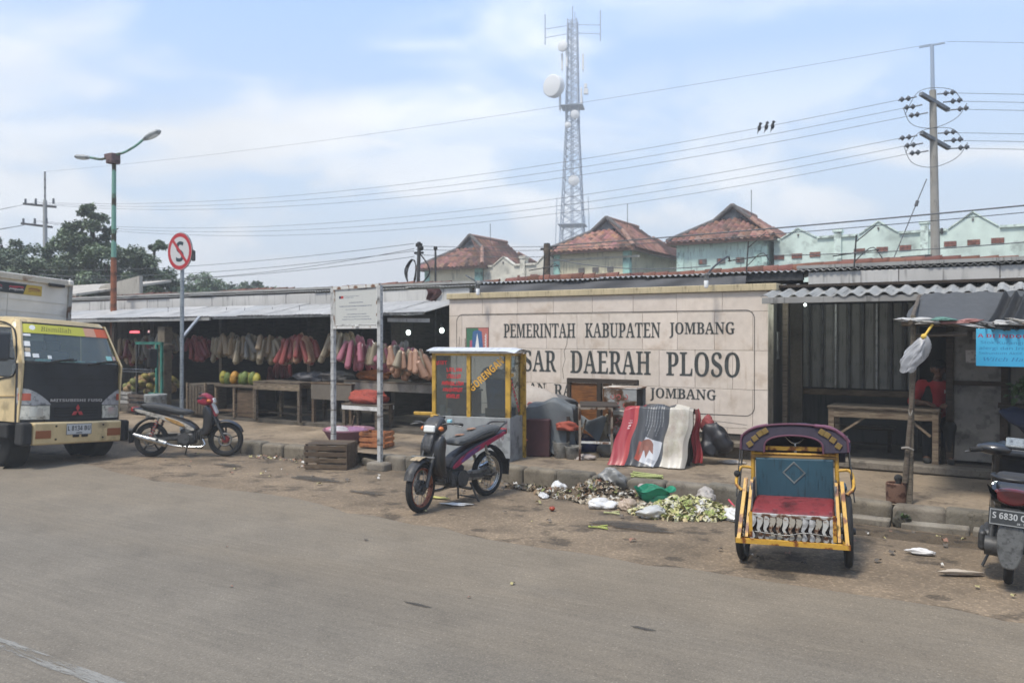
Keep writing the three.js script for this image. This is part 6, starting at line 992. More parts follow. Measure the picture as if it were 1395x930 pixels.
  const sc = canvasTex(1024, 128, (g, w, h) => { g.fillStyle = '#20282a'; g.fillRect(0, 0, w, h); g.fillStyle = '#a89038'; g.beginPath(); g.moveTo(820, 0); g.lineTo(w, 0); g.lineTo(w, h); g.lineTo(780, h); g.fill(); g.lineCap = 'round'; const sq = (x0, x1, c1, c2) => { for (const [c, dy, lw] of [[c1, -12, 12], [c2, 18, 9]]) { g.strokeStyle = c; g.lineWidth = lw; g.beginPath(); g.moveTo(x0, 70 + dy); for (let x = x0; x < x1; x += 26) g.quadraticCurveTo(x + 6, 30 + dy + rnd() * 20, x + 22, 74 + dy - rnd() * 20); g.stroke(); } }; sq(30, 250, '#a33844', '#b8b4b2'); sq(300, 500, '#8a3a44', '#a9a6a4'); sq(600, 780, '#a33844', '#b8b4b2'); sq(850, 990, '#6e3a26', '#7a5a30'); });
  part('banner_print', own(T(new THREE.PlaneGeometry(1.36, .17), bx + .004, 2.80, .22, 0, Math.PI / 2, 0)), new THREE.MeshPhysicalMaterial({ map: sc, roughness: .5 }), box, 'black and yellow sticker strip with script');
  // chassis and wheels
  part('chassis', [B(5.6, .18, .7, -3.0, .78, 0), B(1.2, .25, 1.5, -.8, .62, 0), B(.12, .14, 1.5, -.62, .42, 0), B(4, .1, 1.5, -3.6, .86, 0), RB(.9, .4, .35, .03, -2.5, .6, -.7), RB(.7, .4, .35, .03, -2.5, .6, .7)], M.blackDull, t);
  const wheelG = lathe([[.18, -.1], [.26, -.11], [.36, -.105], [.385, -.07], [.39, 0], [.385, .07], [.36, .105], [.26, .11], [.18, .1]], 30).rotateX(Math.PI / 2), rimG = lathe([[0, -.04], [.08, -.06], [.1, -.02], [.19, .0], [.21, .09], [.19, .1], [.17, .02], [0, .02]], 24).rotateX(Math.PI / 2);
  part('added_skirt', [RB(.9, .22, .2, .03, -.72, .58, .78)], M.blackDull, t);  // added black skirt hiding the tyre, standing in for the shade there
  for (const [x, z] of [[-.78, .66], [-.66, -.72], [-4.2, .72], [-4.2, -.72]]) { const w = part('wheel', wheelG.clone().translate(x, .385, z), M.rubber, t); part('rim', rimG.clone().translate(x, .385, z), M.steelDark, w); }
  part('mud_guard', [-1, 1].map(s => T(new THREE.CylinderGeometry(.48, .48, .3, 16, 1, true, -1.4, 2.8), -.66, .42, s * .72, Math.PI / 2, Math.PI / 2 * 0, 0)), M.blackDull, t);
}

// ------------------------------------------------------------------ motorbikes
function wheel(t, x, z0, o) {
  const R = .285, w = part('wheel', TOR(R - .036, .036, x, R, z0, 0, 0, 0, 36, 9), M.rubber, t, o.label);
  part('rim', [TOR(R - .078, .013, x, R, z0, 0, 0, 0, 32, 7), TOR(R - .07, .01, x, R, z0 + .02, 0, 0, 0, 32, 6), TOR(R - .07, .01, x, R, z0 - .02, 0, 0, 0, 32, 6)], o.rim, w);
  part('hub', [C(.045, .045, .12, x, R, z0, Math.PI / 2, 0, 0, 14), C(o.drum, o.drum, .06, x, R, z0, Math.PI / 2, 0, 0, 18)], o.hub || M.steelDark, w);
  if (o.disc) part('brake_disc', TOR(.10, .014, x, R, z0 + .05, 0, 0, 0, 24, 4), M.steel, w);
  if (o.wire) { const g = []; for (let k = 0; k < 20; k++) { const a = k / 20 * 6.283, b = a + (k % 2 ? .35 : -.35); g.push(bar([x + Math.cos(b) * .045, R + Math.sin(b) * .045, z0 + (k % 4 < 2 ? .035 : -.035)], [x + Math.cos(a) * (R - .08), R + Math.sin(a) * (R - .08), z0], .0035, 4)); } part('wire_spokes', g, M.steel, w); }
  else for (let k = 0; k < 5; k++) { const a = k / 5 * 6.283 + .3; part('spoke', beam([x + Math.cos(a) * .04, R + Math.sin(a) * .04, z0], [x + Math.cos(a) * (R - .08), R + Math.sin(a) * (R - .08), z0], .026, .02), o.spoke || M.blackDull, w); }
  return w;
}
function bike(label, at, turn, o) {
  const t = thing('motorbike', label, 'motorbike', at, turn); if (o.lean) t.rotation.x = o.lean; t.rotation.order = 'YXZ';
  wheel(t, -.61, 0, { ...o.wheel, ...o.rear }); 
  const steer = new THREE.Group(); steer.name = 'steering'; t.add(steer); steer.position.set(.40, 0, 0); steer.rotation.y = o.steer || 0; const sx = .40;
  { const w = wheel(steer, .61 - sx, 0, { ...o.wheel, ...o.front }); }
  const fork = [-1, 1].map(s => [bar([.61 - sx, .285, s * .075], [.465 - sx, .60, s * .075], .024, 9, .022), bar([.475 - sx, .58, s * .075], [.32 - sx, .88, s * .06], .016, 8)]).flat(); part('fork', fork, o.fork || M.steelDark, steer);
  const fend = grid(18, 8, (u, v) => { const a = mixn(.5, 2.75, u) - .1, w = (v - .5) * 2, r = .325 - .03 * w * w + (u < .1 ? -.01 : 0); return [.61 - sx + Math.cos(a) * r, .285 + Math.sin(a) * r, w * (.058 + .01 * Math.sin(u * 3.1))]; }); part('front_fender', fend, o.fender, steer);
  const hx = .13;
  // handlebar and cowl
  part('handlebar', [tube([[.36 - sx - hx, .97, -.34], [.42 - sx - hx, .985, -.2], [.46 - sx - hx, .95, 0], [.42 - sx - hx, .985, .2], [.36 - sx - hx, .97, .34]], .012, 22, 7)], M.steelDark, steer);
  for (const s of [-1, 1]) { part('grip', bar([.362 - sx - hx, .972, s * .335], [.39 - sx - hx, .98, s * .235], .018, 8), M.rubber, steer); part('lever', bar([.41 - sx - hx, .975, s * .215], [.41 - sx - hx, .955, s * .35], .007, 5), M.steel, steer); if (o.mirrors) part('mirror', [bar([.40 - sx - hx, .99, s * .2], [.35 - sx - hx, 1.17, s * .3], .006, 5), S(.06, .35 - sx - hx, 1.2, s * .3, [.3, .75, 1.1], 12, 8)], M.blackDull, steer); }
  part('head_cowl', ext([[.30, .90], [.34, 1.02], [.42, 1.05], [.52, .99], [.555, .91], [.50, .86], [.40, .85]].map(([x, y]) => [x - sx - hx, y]), .22, .05, 3, true), o.cowl, steer, o.cowlLabel);
  part('headlight', RB(.05, .085, .15, .022, .545 - sx - hx, .925, 0, 0, 0, .25), o.lens || M.lampLens, steer); for (const s of [-1, 1]) part('indicator', S(.042, .49 - sx - hx, .925, s * .115, [.9, .7, .9], 10, 8), o.signal || mat([.5, .14, .03], { map: null, rough: .25 }), steer);
  part('dash', RB(.1, .03, .16, .012, .36 - sx - hx, 1.03, 0, 0, 0, -.4), M.blackDull, steer); if (o.cable) part('cable', [tube([[.44 - sx - hx, .95, -.15], [.56 - sx - hx, .88, -.1], [.5 - sx - hx, .7, -.06], [.42 - sx - hx, .5, -.06]], .006, 16, 5)], M.blackDull, steer);
  // leg shield, tunnel, under-frame
  part('leg_shield', [ext([[.47, .86], [.545, .76], [.52, .64], [.45, .50], [.37, .38], [.27, .36], [.28, .46], [.36, .62], [.40, .78]].map(([x, y]) => [x - .13 * sm(.4, .8, y), y]), .32, .05, 3, true)], o.shield, t); part('front_trim', ext([[.39, .90], [.475, .74], [.45, .66], [.41, .72], [.36, .82]], .13, .03, 2, true), o.trim, t, o.trimLabel);
  part('frame_tube', [ext([[.28, .62], [.26, .50], [.12, .44], [-.1, .46], [-.1, .38], [.14, .34], [.30, .38], [.40, .58]], .13, .03, 2, true)], M.black, t);
  // seat, tail
  part('seat', ext([[-.76, .85], [-.68, .885], [-.42, .865], [-.14, .80], [.03, .765], [.06, .71], [-.08, .69], [-.36, .725], [-.70, .785]], .25, .06, 3, true), o.seat, t); if (o.torn) part('seat_patch', [T(crumple(.06, [1.5, .12, .8], 12, .5), -.38, .853, .03), T(crumple(.05, [1.8, .12, .7], 13, .5), -.16, .803, .02), T(crumple(.04, [1.5, .12, .6], 14, .5), -.58, .872, .0)], mat([.42, .22, .13], { map: TFAB, m: .1 }), t, 'torn seat patches');
  part('side_cover', ext([[-.88, .82], [-.74, .78], [-.36, .70], [.0, .60], [.16, .47], [.10, .43], [-.08, .49], [-.34, .59], [-.62, .685], [-.86, .75]], .21, .045, 3, true), o.cover, t);
  for (const s of [-1, 1]) { part('stripe', ext([[-.80, .79], [-.42, .695], [-.12, .605], [.12, .48], [.09, .44], [-.16, .545], [-.46, .64], [-.80, .745]], .012, .003, 1, true).translate(0, 0, s * .108), o.stripe, t, o.stripeLabel); if (o.stripe2) part('stripe', ext([[-.34, .66], [-.12, .59], [.0, .50], [-.1, .52], [-.3, .61]], .012, .003, 1, true).translate(0, 0, s * .113), o.stripe2, t); }
  part('tail_light', RB(.08, .08, .16, .025, -.885, .785, 0), mat([.30, .02, .02], { map: null, rough: .2 }), t); part('grab_rail', tube([[-.62, .80, -.12], [-.80, .89, -.12], [-.92, .90, -.06], [-.92, .90, .06], [-.80, .89, .12], [-.62, .80, .12]], .011, 24, 6), o.rail || M.steelDark, t);
  part('rear_fender', grid(16, 6, (u, v) => { const a = mixn(1.35, 3.25, u), w = (v - .5) * 2, r = .345 - .03 * w * w; return [-.61 + Math.cos(a) * r * 1.0, .30 + Math.sin(a) * r, w * .075]; }), M.blackDull, t); part('mud_flap', RB(.02, .2, .15, .006, -.955, .33, 0, 0, 0, .12), M.blackDull, t);
  // running gear
  part('engine', [RB(.30, .20, .2, .05, -.02, .30, 0, 0, 0, .05), C(.095, .095, .25, -.03, .31, 0, Math.PI / 2, 0, 0, 18), ...[0, 1, 2, 3].map(k => RB(.022, .15, .16, .01, .13 + k * .035, .355, 0, 0, 0, -.1)), RB(.1, .13, .15, .02, .29, .37, 0)], o.engine || M.steelDark, t); part('carburettor', RB(.12, .1, .1, .02, .02, .45, .03), M.steel, t);
  for (const s of [-1, 1]) { const sh = part('shock_absorber', bar([-.575, .31, s * .125], [-.44, .66, s * .115], .017, 8), M.steel, t); const coil = []; for (let k = 0; k < 46; k++) { const a = k * .75, u = k / 45; coil.push([mixn(-.565, -.47, u) + Math.cos(a) * .026, mixn(.34, .59, u) + Math.sin(a) * .01, s * .12 + Math.sin(a) * .026]); } part('spring', tube(coil, .006, 130, 5), o.spring, sh); part('swing_arm', beam([-.62, .285, s * .1], [-.1, .33, s * .09], .03, .045), M.steelDark, t); }
  part('chain_case', ext([[-.70, .26], [-.66, .36], [-.1, .38], [-.06, .30], [-.12, .26]], .03, .01, 2).translate(0, 0, -.085), o.chain || M.blackDull, t);
  const ex = part('exhaust', [tube([[.26, .30, .07], [.30, .20, .09], [.16, .17, .11], [-.18, .195, .13], [-.34, .25, .145]], .019, 24, 8), aim(new THREE.CylinderGeometry(.043, .058, .5, 16), V(-.30, .225, .145), V(-.78, .36, .155)), aim(new THREE.CylinderGeometry(.03, .043, .06, 14), V(-.78, .36, .155), V(-.835, .377, .155))], o.pipe || M.chrome, t); part('heat_shield', aim(new THREE.CylinderGeometry(.05, .062, .24, 16, 1, true, 0, 3.14), V(-.34, .235, .146), V(-.58, .305, .15)), M.steel, ex);
  for (const s of [-1, 1]) part('footrest', [bar([.02, .22, s * .1], [.02, .215, s * .29], .018, 7), bar([-.42, .30, s * .1], [-.44, .30, s * .22], .015, 7)], M.rubber, t);
  if (o.centre) part('stand', [bar([-.18, .24, -.1], [-.26, .0, -.17], .013, 6), bar([-.18, .24, .1], [-.26, .0, .17], .013, 6), bar([-.245, .05, -.16], [-.245, .05, .16], .01, 5)], M.steelDark, t); else part('stand', [bar([-.05, .22, o.standSide * .1], [-.13, .0, o.standSide * .2], .012, 6), bar([-.15, .005, o.standSide * .2], [-.1, .005, o.standSide * .2], .016, 6)], M.steelDark, t);
  if (o.lens2) o.lens2(t, steer, sx);
  return t;
}
const blackPaint = mat([.022, .022, .024], { map: TG, m: .8, rough: .3, clearcoat: .5 });
bike('black motorbike with gold striped side and red white head cowl beside the truck', [-11.57, 0, -8.80], .546, {
  wheel: { rim: M.black, drum: .06, disc: true }, front: { hub: mat([.22, .03, .03], { map: null }) }, rear: { drum: .07 }, fender: blackPaint, cowl: mat([.34, .02, .05], { map: TG, m: .3, rough: .35 }), cowlLabel: 'red head cowl', shield: blackPaint, trim: mat([.40, .05, .07], { map: null, rough: .4 }), seat: mat([.045, .047, .05], { map: TFAB, m: .2, rough: .7 }), cover: blackPaint, stripe: mat([.46, .43, .37], { map: TG, m: .2, rough: .4 }), stripe2: mat([.42, .24, .07], { map: TG, m: .2, rough: .4 }), stripeLabel: 'pale and gold side stripe', spring: M.red, standSide: -1, steer: .12, lean: -.03, pipe: M.chrome, rail: M.blackDull,
  lens2: (t, st, sx) => { part('visor', ext([[.40, .92], [.48, .74], [.455, .72], [.38, .88]].map(([x, y]) => [x - sx, y]), .15, .02, 2, true), mat([.55, .54, .53], { map: null, rough: .3 }), st); },
});
bike('black motorbike with magenta side stripe and torn grey seat before the snack cart', [-5.63, 0, -7.98], -1.70, {
  wheel: { rim: M.steel, drum: .08, wire: true }, front: { rim: mat([.34, .13, .08], { map: TRUST, m: .3, rough: .6, metal: .3 }), drum: .085 }, rear: { drum: .085, rim: M.chrome }, fender: mat([.045, .043, .042], { map: TG, m: .2, rough: .5 }), cowl: mat([.05, .05, .052], { map: TG, m: .2, rough: .5 }), shield: blackPaint, trim: mat([.07, .07, .072], { map: TG, m: .2, rough: .45 }), seat: mat([.115, .12, .12], { map: TFAB, m: .2, rough: .75 }), torn: true, cover: mat([.028, .024, .03], { map: TG, m: .3, rough: .4 }), stripe: mat([.36, .018, .07], { map: TG, m: .25, rough: .4 }), stripe2: mat([.16, .05, .19], { map: TG, m: .2, rough: .4 }), stripeLabel: 'magenta side stripe', spring: mat([.30, .27, .2], { map: null }), centre: true, steer: .22, lens: mat([.62, .63, .6], { map: null, rough: .15 }), chain: M.steel, cable: true, engine: mat([.06, .058, .055], { map: TG, m: .2, rough: .6 }),
  lens2: (t, st, sx) => { part('fender_top', grid(8, 4, (u, v) => { const a = mixn(1.2, 1.75, u), w = (v - .5) * 2; return [.61 - sx + Math.cos(a) * .345, .285 + Math.sin(a) * .345, w * .065]; }), mat([.42, .32, .2], { map: TG, m: .1 }), st, 'bare cream fender patch'); part('brake_reservoir', [RB(.05, .04, .05, .01, .27 - sx, 1.01, -.18)], mat([.3, .6, .65], { map: null, rough: .2 }), st); part('basket_plate', RB(.04, .02, .3, .006, .56 - sx, .62, 0), M.steel, st); },
});
// scooter at the right edge, seen from behind
{
  const t = thing('motorbike', 'black scooter seen from behind at the right edge with a dark number plate', 'motorbike', [.03, 0, -8.32], Math.PI / 2 - .02); t.rotation.order = 'YXZ'; t.rotation.x = .05;
  wheel(t, -.60, 0, { rim: M.black, drum: .07, hub: M.black }); const wf = wheel(t, .62, 0, { rim: M.black, drum: .06 });
  part('body', [ext([[-.82, .80], [-.66, .86], [-.30, .80], [.05, .70], [.08, .45], [-.1, .36], [-.45, .44], [-.74, .60], [-.86, .70]], .32, .08, 3, true)], blackPaint, t); part('seat', ext([[-.74, .86], [-.62, .90], [-.2, .84], [.10, .77], [.10, .72], [-.3, .76], [-.7, .81]], .28, .06, 3, true), mat([.04, .04, .042], { map: TFAB, m: .2, rough: .8 }), t);
  part('grab_rail', tube([[-.55, .86, -.14], [-.78, .885, -.15], [-.92, .885, -.08], [-.92, .885, .08], [-.78, .885, .15], [-.55, .86, .14]], .018, 24, 7), M.black, t);
  part('tail_light', [ext([[-.10, -.045], [-.13, .03], [-.06, .06], [.06, .06], [.13, .03], [.10, -.045], [0, -.075]], .06, .02, 3, true).rotateY(-Math.PI / 2).translate(-.835, .745, 0)], mat([.10, .008, .010], { map: null, rough: .12, clearcoat: 1 }), t, 'big red tail light'); for (const s of [-1, 1]) part('indicator', ext([[.11, .03], [.18, .09], [.16, .03], [.11, -.02]], .05, .01, 2).rotateY(-Math.PI / 2).scale(1, 1, s).translate(-.855, .73, 0), mat([.40, .26, .2], { map: null, rough: .2 }), t);
  const pl = canvasTex(320, 120, (g) => { g.fillStyle = '#393c3e'; g.fillRect(0, 0, 320, 120); g.strokeStyle = '#8a8c8c'; g.lineWidth = 8; g.strokeRect(6, 6, 308, 108); g.fillStyle = '#b2b4b4'; g.font = 'bold 64px sans-serif'; g.textAlign = 'center'; g.fillText('S 6830 QP', 160, 72, 280); g.font = 'bold 22px sans-serif'; g.fillText('08 · 19', 230, 102); });
  part('number_plate', own(T(new THREE.PlaneGeometry(.30, .125), -.985, .60, 0, 0, -Math.PI / 2, 0).applyMatrix4(new THREE.Matrix4().makeRotationZ(-.0))), new THREE.MeshPhysicalMaterial({ map: pl, roughness: .5, side: THREE.DoubleSide }), t, 'dark number plate'); part('plate_bracket', [RB(.02, .13, .31, .006, -.972, .60, 0), RB(.16, .04, .12, .01, -.9, .63, 0)], M.blackDull, t);
  part('mudguard', ext([[-.075, .52], [.075, .52], [.085, .34], [.05, .22], [0, .20], [-.05, .22], [-.085, .34]].map(([x, y]) => [x, y]), .03, .012, 2, true).rotateY(-Math.PI / 2).translate(-.955, 0, 0), mat([.14, .145, .145], { map: TG, m: .2, rough: .6 }), t, 'grey mudguard'); part('rear_fender', grid(12, 6, (u, v) => { const a = mixn(1.3, 2.9, u), w = (v - .5) * 2; return [-.60 + Math.cos(a) * (.335 - .03 * w * w), .285 + Math.sin(a) * (.335 - .03 * w * w), w * .09]; }), M.blackDull, t);
  part('engine', [RB(.4, .2, .18, .05, -.35, .30, -.12), C(.08, .08, .1, -.6, .285, -.13, Math.PI / 2), RB(.3, .16, .06, .03, -.45, .31, -.2)], M.steelDark, t); part('exhaust', [aim(new THREE.CylinderGeometry(.05, .065, .48, 16), V(-.28, .26, .17), V(-.76, .36, .19)), tube([[-.1, .22, .1], [-.2, .2, .14], [-.3, .26, .17]], .02, 12, 7)], M.blackDull, t);
  for (const s of [-1, 1]) part('shock_absorber', bar([-.6, .32, s * .14], [-.5, .66, s * .13], .02, 8), M.steelDark, t);
  part('leg_shield', ext([[.30, .95], [.44, .9], [.50, .62], [.44, .36], [.34, .30], [.36, .5], [.34, .75]], .38, .06, 3, true), blackPaint, t); part('floor', RB(.42, .08, .3, .03, .18, .33, 0), M.black, t);
  part('handle_cowl', [ext([[.24, .93], [.28, 1.02], [.38, 1.04], [.50, .95], [.44, .88], [.32, .88]], .34, .06, 3, true), S(.12, .30, .97, -.17, [.9, .5, 1.3])], blackPaint, t); part('dash', [RB(.14, .03, .18, .012, .30, 1.035, 0, 0, 0, .5)], mat([.25, .27, .27], { map: TG, m: .1, rough: .15 }), t);
  for (const s of [-1, 1]) { part('grip', bar([.27, .965, s * .2], [.19, .95, s * .36], .02, 9, .02), M.rubber, t); part('lever', [bar([.30, .95, s * .2], [.21, .925, s * .40], .008, 5)], M.steel, t); } part('fork', [-1, 1].map(s => bar([.62, .285, s * .08], [.46, .7, s * .07], .022, 8)), M.steelDark, t); part('front_fender', grid(14, 6, (u, v) => { const a = mixn(.4, 2.6, u), w = (v - .5) * 2; return [.62 + Math.cos(a) * (.325 - .03 * w * w), .285 + Math.sin(a) * (.325 - .03 * w * w), w * .07]; }), blackPaint, t);
  part('stand', bar([-.1, .22, -.12], [-.16, .0, -.2], .012, 6), M.steelDark, t);
}

// ------------------------------------------------------------------ cycle rickshaw
{
  const t = thing('cycle_rickshaw', 'yellow framed cycle rickshaw with red seat, blue back and purple hood', 'cycle rickshaw', [-1.585, 0, -7.44], -1.41); t.rotation.order = 'YXZ'; t.rotation.x = .022;
  const Y = M.yellow, W = .365;
  for (const s of [-1, 1]) { const w = part('wheel', TOR(.282, .034, 0, .314, s * .435, 0, s * -.03, 0, 40, 8), M.rubber, t); part('rim', TOR(.262, .012, 0, .312, s * .435, 0, s * -.03, 0, 36, 6), M.steel, w); const g = []; for (let k = 0; k < 18; k++) { const a = k / 18 * 6.283; g.push(bar([0, .312, s * (.435 + (k % 2 ? .03 : -.03))], [Math.cos(a) * .26, .312 + Math.sin(a) * .26, s * .435], .0035, 4)); } part('wire_spokes', g, M.steel, w); part('hub', C(.03, .03, .14, 0, .312, s * .43, Math.PI / 2), M.steelDark, w); }
  part('axle', bar([0, .312, -.44], [0, .312, .44], .016, 8), M.steelDark, t);
  for (const s of [-1, 1]) {
    part('upright', [bar([-.18, .26, s * W], [-.18, .985, s * (W - .01)], .019, 9)], Y, t); part('corner_gusset', bar([-.18, .90, s * W], [-.18, .97, s * (W - .09)], .010, 6), Y, t);
    part('side_frame', [beam([.06, .74, s * (W + .03)], [.40, .275, s * (W + .065)], .03, .026), beam([.02, .72, s * (W - .015)], [.36, .285, s * (W + .005)], .024, .022), bar([.40, .26, s * (W + .065)], [.05, .25, s * W], .016, 7), bar([-.18, .27, s * W], [.06, .26, s * W], .016, 7)], Y, t);
    part('arm_loop', tube([[-.18, .80, s * W], [-.17, .805, s * (W + .09)], [-.12, .76, s * (W + .12)], [.02, .68, s * (W + .12)], [.06, .63, s * (W + .07)]], .014, 24, 7), Y, t);
    part('side_panel', ext([[-.16, .3], [.30, .3], [.06, .70], [-.16, .72]], .02, .004, 1).translate(0, 0, s * (W - .02)), mat([.10, .10, .10], { map: TRUST, m: .3, rough: .6 }), t);
    part('side_rod', [bar([-.18, .60, s * (W + .12)], [-.3, 1.1, s * (W + .08)], .009, 6), bar([-.05, .55, s * (W + .13)], [-.12, 1.05, s * (W + .09)], .006, 5)], M.steelDark, t);
  }
  part('top_bar', [beam([-.18, .985, -W - .04], [-.18, .985, W + .04], .035), bar([-.17, .935, -W], [-.17, .935, W], .013, 7)], Y, t); part('lower_rail', beam([-.175, .905, -W], [-.175, .905, W], .028), mat([.34, .19, .06], { map: TRUST, m: .3 }), t);
  part('front_bar', [beam([.40, .265, -W - .09], [.40, .265, W + .09], .034, .04)], Y, t); for (const s of [-1, 1]) part('apron_frame', beam([.33, .285, s * (W - .03)], [.33, .5, s * (W - .03)], .028), Y, t); part('foot_board', [RB(.36, .02, W * 2, .005, .2, .245, 0)], M.woodDark, t);
  part('backrest', ext([[-W + .035, .48], [W - .035, .48], [W - .035, .90], [-W + .035, .90]], .035, .012, 2).rotateY(Math.PI / 2).translate(-.15, 0, 0), mat([.020, .075, .110], { map: TSTREAK, m: .5, rough: .5, bump: .004 }), t, 'blue backrest'); part('backrest_mark', [T(new THREE.TorusGeometry(.095, .005, 4, 4), -.129, .775, 0, 0, Math.PI / 2, 0), T(new THREE.TorusGeometry(.085, .003, 4, 4), -.129, .775, 0, 0, Math.PI / 2, 0)], mat([.17, .19, .19], { map: null }), t, 'diamond outline');
  part('seat', ext([[-.15, .47], [-.14, .56], [.10, .55], [.31, .50], [.31, .46], [.1, .45]], W * 2 - .06, .035, 3, true), mat([.22, .03, .034], { map: TG, m: .45, rough: .42, bump: .012 }), t, 'red seat cushion'); part('seat_edge', RB(.03, .035, W * 2 - .02, .008, .325, .475, 0), mat([.42, .43, .43], { map: TRUST, m: .4, rough: .5 }), t);
  const strip = weld(ext(smooth([[-.017, 0], [.02, 0], [.028, -.04], [.006, -.085], [-.006, -.105], [.012, -.14], [.022, -.17], [0, -.20], [-.022, -.18], [-.012, -.14], [-.03, -.105], [-.02, -.06]], 2), .008, 0)); const stM = [mat([.50, .50, .48], { map: TRUST, m: .25, rough: .6 }), mat([.40, .37, .31], { map: TRUST, m: .2, rough: .7 }), mat([.55, .55, .54], { map: TG, m: .3, rough: .55 })];
  for (let k = 0; k < 13; k++) { const o = new THREE.Mesh(strip, stM[Math.floor(rnd() * 3)]); o.name = 'tin_strip'; o.castShadow = o.receiveShadow = true; o.position.set(.335 + rr(-.006, .006), .465, -W + .05 + k * .0525); o.rotation.set(0, Math.PI / 2 + rr(-.35, .35), rr(-.08, .08)); t.add(o); }
  part('apron_back', B(.01, .2, W * 2 - .06, .29, .37, 0), mat([.13, .10, .085], { map: TRUST, m: .2, rough: .8 }), t); part('apron_wire', tube([[.35, .33, -W + .05], [.36, .35, -.1], [.355, .32, .05], [.36, .34, .3]], .005, 20, 5), M.steel, t);
  // hood
  const arch = (r, h, n = 24) => { const a = []; for (let i = 0; i <= n; i++) { const q = Math.PI * (1 - i / n); a.push([Math.cos(q) * r, Math.pow(Math.sin(q), .5) * h]); } return a; };
  const vs = [...arch(.45, .23).map(([z, y]) => [z, .965 + y]), ...arch(.25, .155).reverse().map(([z, y]) => [z, .955 + y])]; const purple = mat([.065, .042, .105], { map: TFAB, m: .15, rough: .85 });
  part('hood_valance', ext(vs, .02, .006, 1).rotateY(Math.PI / 2).translate(-.12, 0, 0), mat([.075, .062, .095], { map: TFAB, m: .15, rough: .85 }), t, 'greyish purple arched valance');
  part('hood', grid(26, 12, (u, v) => { const q = Math.PI * (1 - u), k = 1 + .02 * Math.sin(u * 30 + v * 3); return [-.11 - v * .62, .975 + Math.pow(Math.max(0, Math.sin(q)), .62) * (.24 - .05 * v * v) * k - .03 * v, Math.cos(q) * (.455 + .012 * Math.sin(v * 9)) * k]; }), purple, t, 'purple hood cloth');
  part('hood_back', ext([...arch(.43, .19).map(([z, y]) => [z, .95 + y]), [.43, .80], [-.43, .80]], .02, .004, 1).rotateY(Math.PI / 2).translate(-.70, 0, 0), mat([.03, .024, .04], { map: TFAB, m: .15 }), t, 'dark back of the hood'); part('hood_piping', [tube(arch(.455, .235, 20).map(([z, y]) => [-.108, .975 + y, z]), .011, 40, 6), tube(arch(.25, .155, 16).map(([z, y]) => [-.10, .955 + y, z]), .010, 34, 6)], mat([.10, .035, .06], { map: null }), t); const fm = mat([.26, .10, .17], { map: TFAB, m: .1 }); part('cloth_fold', tube([[-.1, 1.20, -.18], [-.12, 1.185, -.30], [-.11, 1.13, -.40], [-.12, 1.06, -.46]], .016, 16, 6), fm, t); part('cloth_fold', tube([[-.12, 1.20, .22], [-.11, 1.17, .34], [-.12, 1.09, .45]], .013, 14, 6), fm, t);
  for (const s of [-1, 1]) { const g = []; for (let k = 0; k < 4; k++) { const q = .30 + k * .13; g.push(RB(.012, .05, .05, .004, -.104, 1.145 - Math.pow(k / 3, 1.4) * .12, s * (.24 + k * .045), s * .6, 0, 0)); } part('woven_band', g, mat([.30, .20, .055], { map: TFAB, m: .06 }), t, 'golden woven band'); }
  // driver's half behind
  const rw = part('wheel', TOR(.285, .025, -1.22, .31, 0, 0, 0, 0, 36, 7), M.rubber, t); part('rim', TOR(.262, .011, -1.22, .31, 0, 0, 0, 0, 32, 6), M.steel, rw); part('wire_spokes', Array.from({ length: 16 }, (_, k) => bar([-1.22, .31, k % 2 ? .03 : -.03], [-1.22 + Math.cos(k / 16 * 6.283) * .26, .31 + Math.sin(k / 16 * 6.283) * .26, 0], .0035, 4)), M.steel, rw);
  part('rear_frame', [bar([-.2, .4, 0], [-1.22, .31, .06], .016, 7), bar([-.2, .4, 0], [-1.22, .31, -.06], .016, 7), bar([-1.22, .31, 0], [-1.0, .82, 0], .016, 7), bar([-.2, .72, 0], [-1.0, .78, 0], .016, 7), bar([-.75, .36, 0], [-1.0, .82, 0], .016, 7)], M.steelDark, t); part('saddle', ext([[-1.14, .90], [-1.10, .95], [-.95, .92], [-.82, .90], [-.95, .86]], .18, .04, 3, true), M.black, t);
  part('handlebar', [tube([[-.62, 1.10, -.24], [-.5, 1.10, -.13], [-.42, 1.0, 0], [-.5, 1.10, .13], [-.62, 1.10, .24]], .012, 24, 7), bar([-.42, 1.0, 0], [-.36, .6, 0], .014, 7)], M.chrome, t); part('pedal', [bar([-.72, .36, -.12], [-.72, .2, -.14], .012, 5), RB(.1, .02, .07, .005, -.72, .19, -.18)], M.steelDark, t);
  part('rope', [tube([[-.14, .72, -W - .12], [-.1, .66, -W - .13], [-.12, .62, -W - .1]], .014, 12, 5), T(crumple(.05, [1, 1, .6], 804, .4), -.14, .62, -W - .04)], mat([.06, .14, .22], { map: TFAB, m: .1 }), t, 'blue rag tied to the arm loop'); part('bell', S(.03, -.05, .76, W + .12), M.blackDull, t);
}

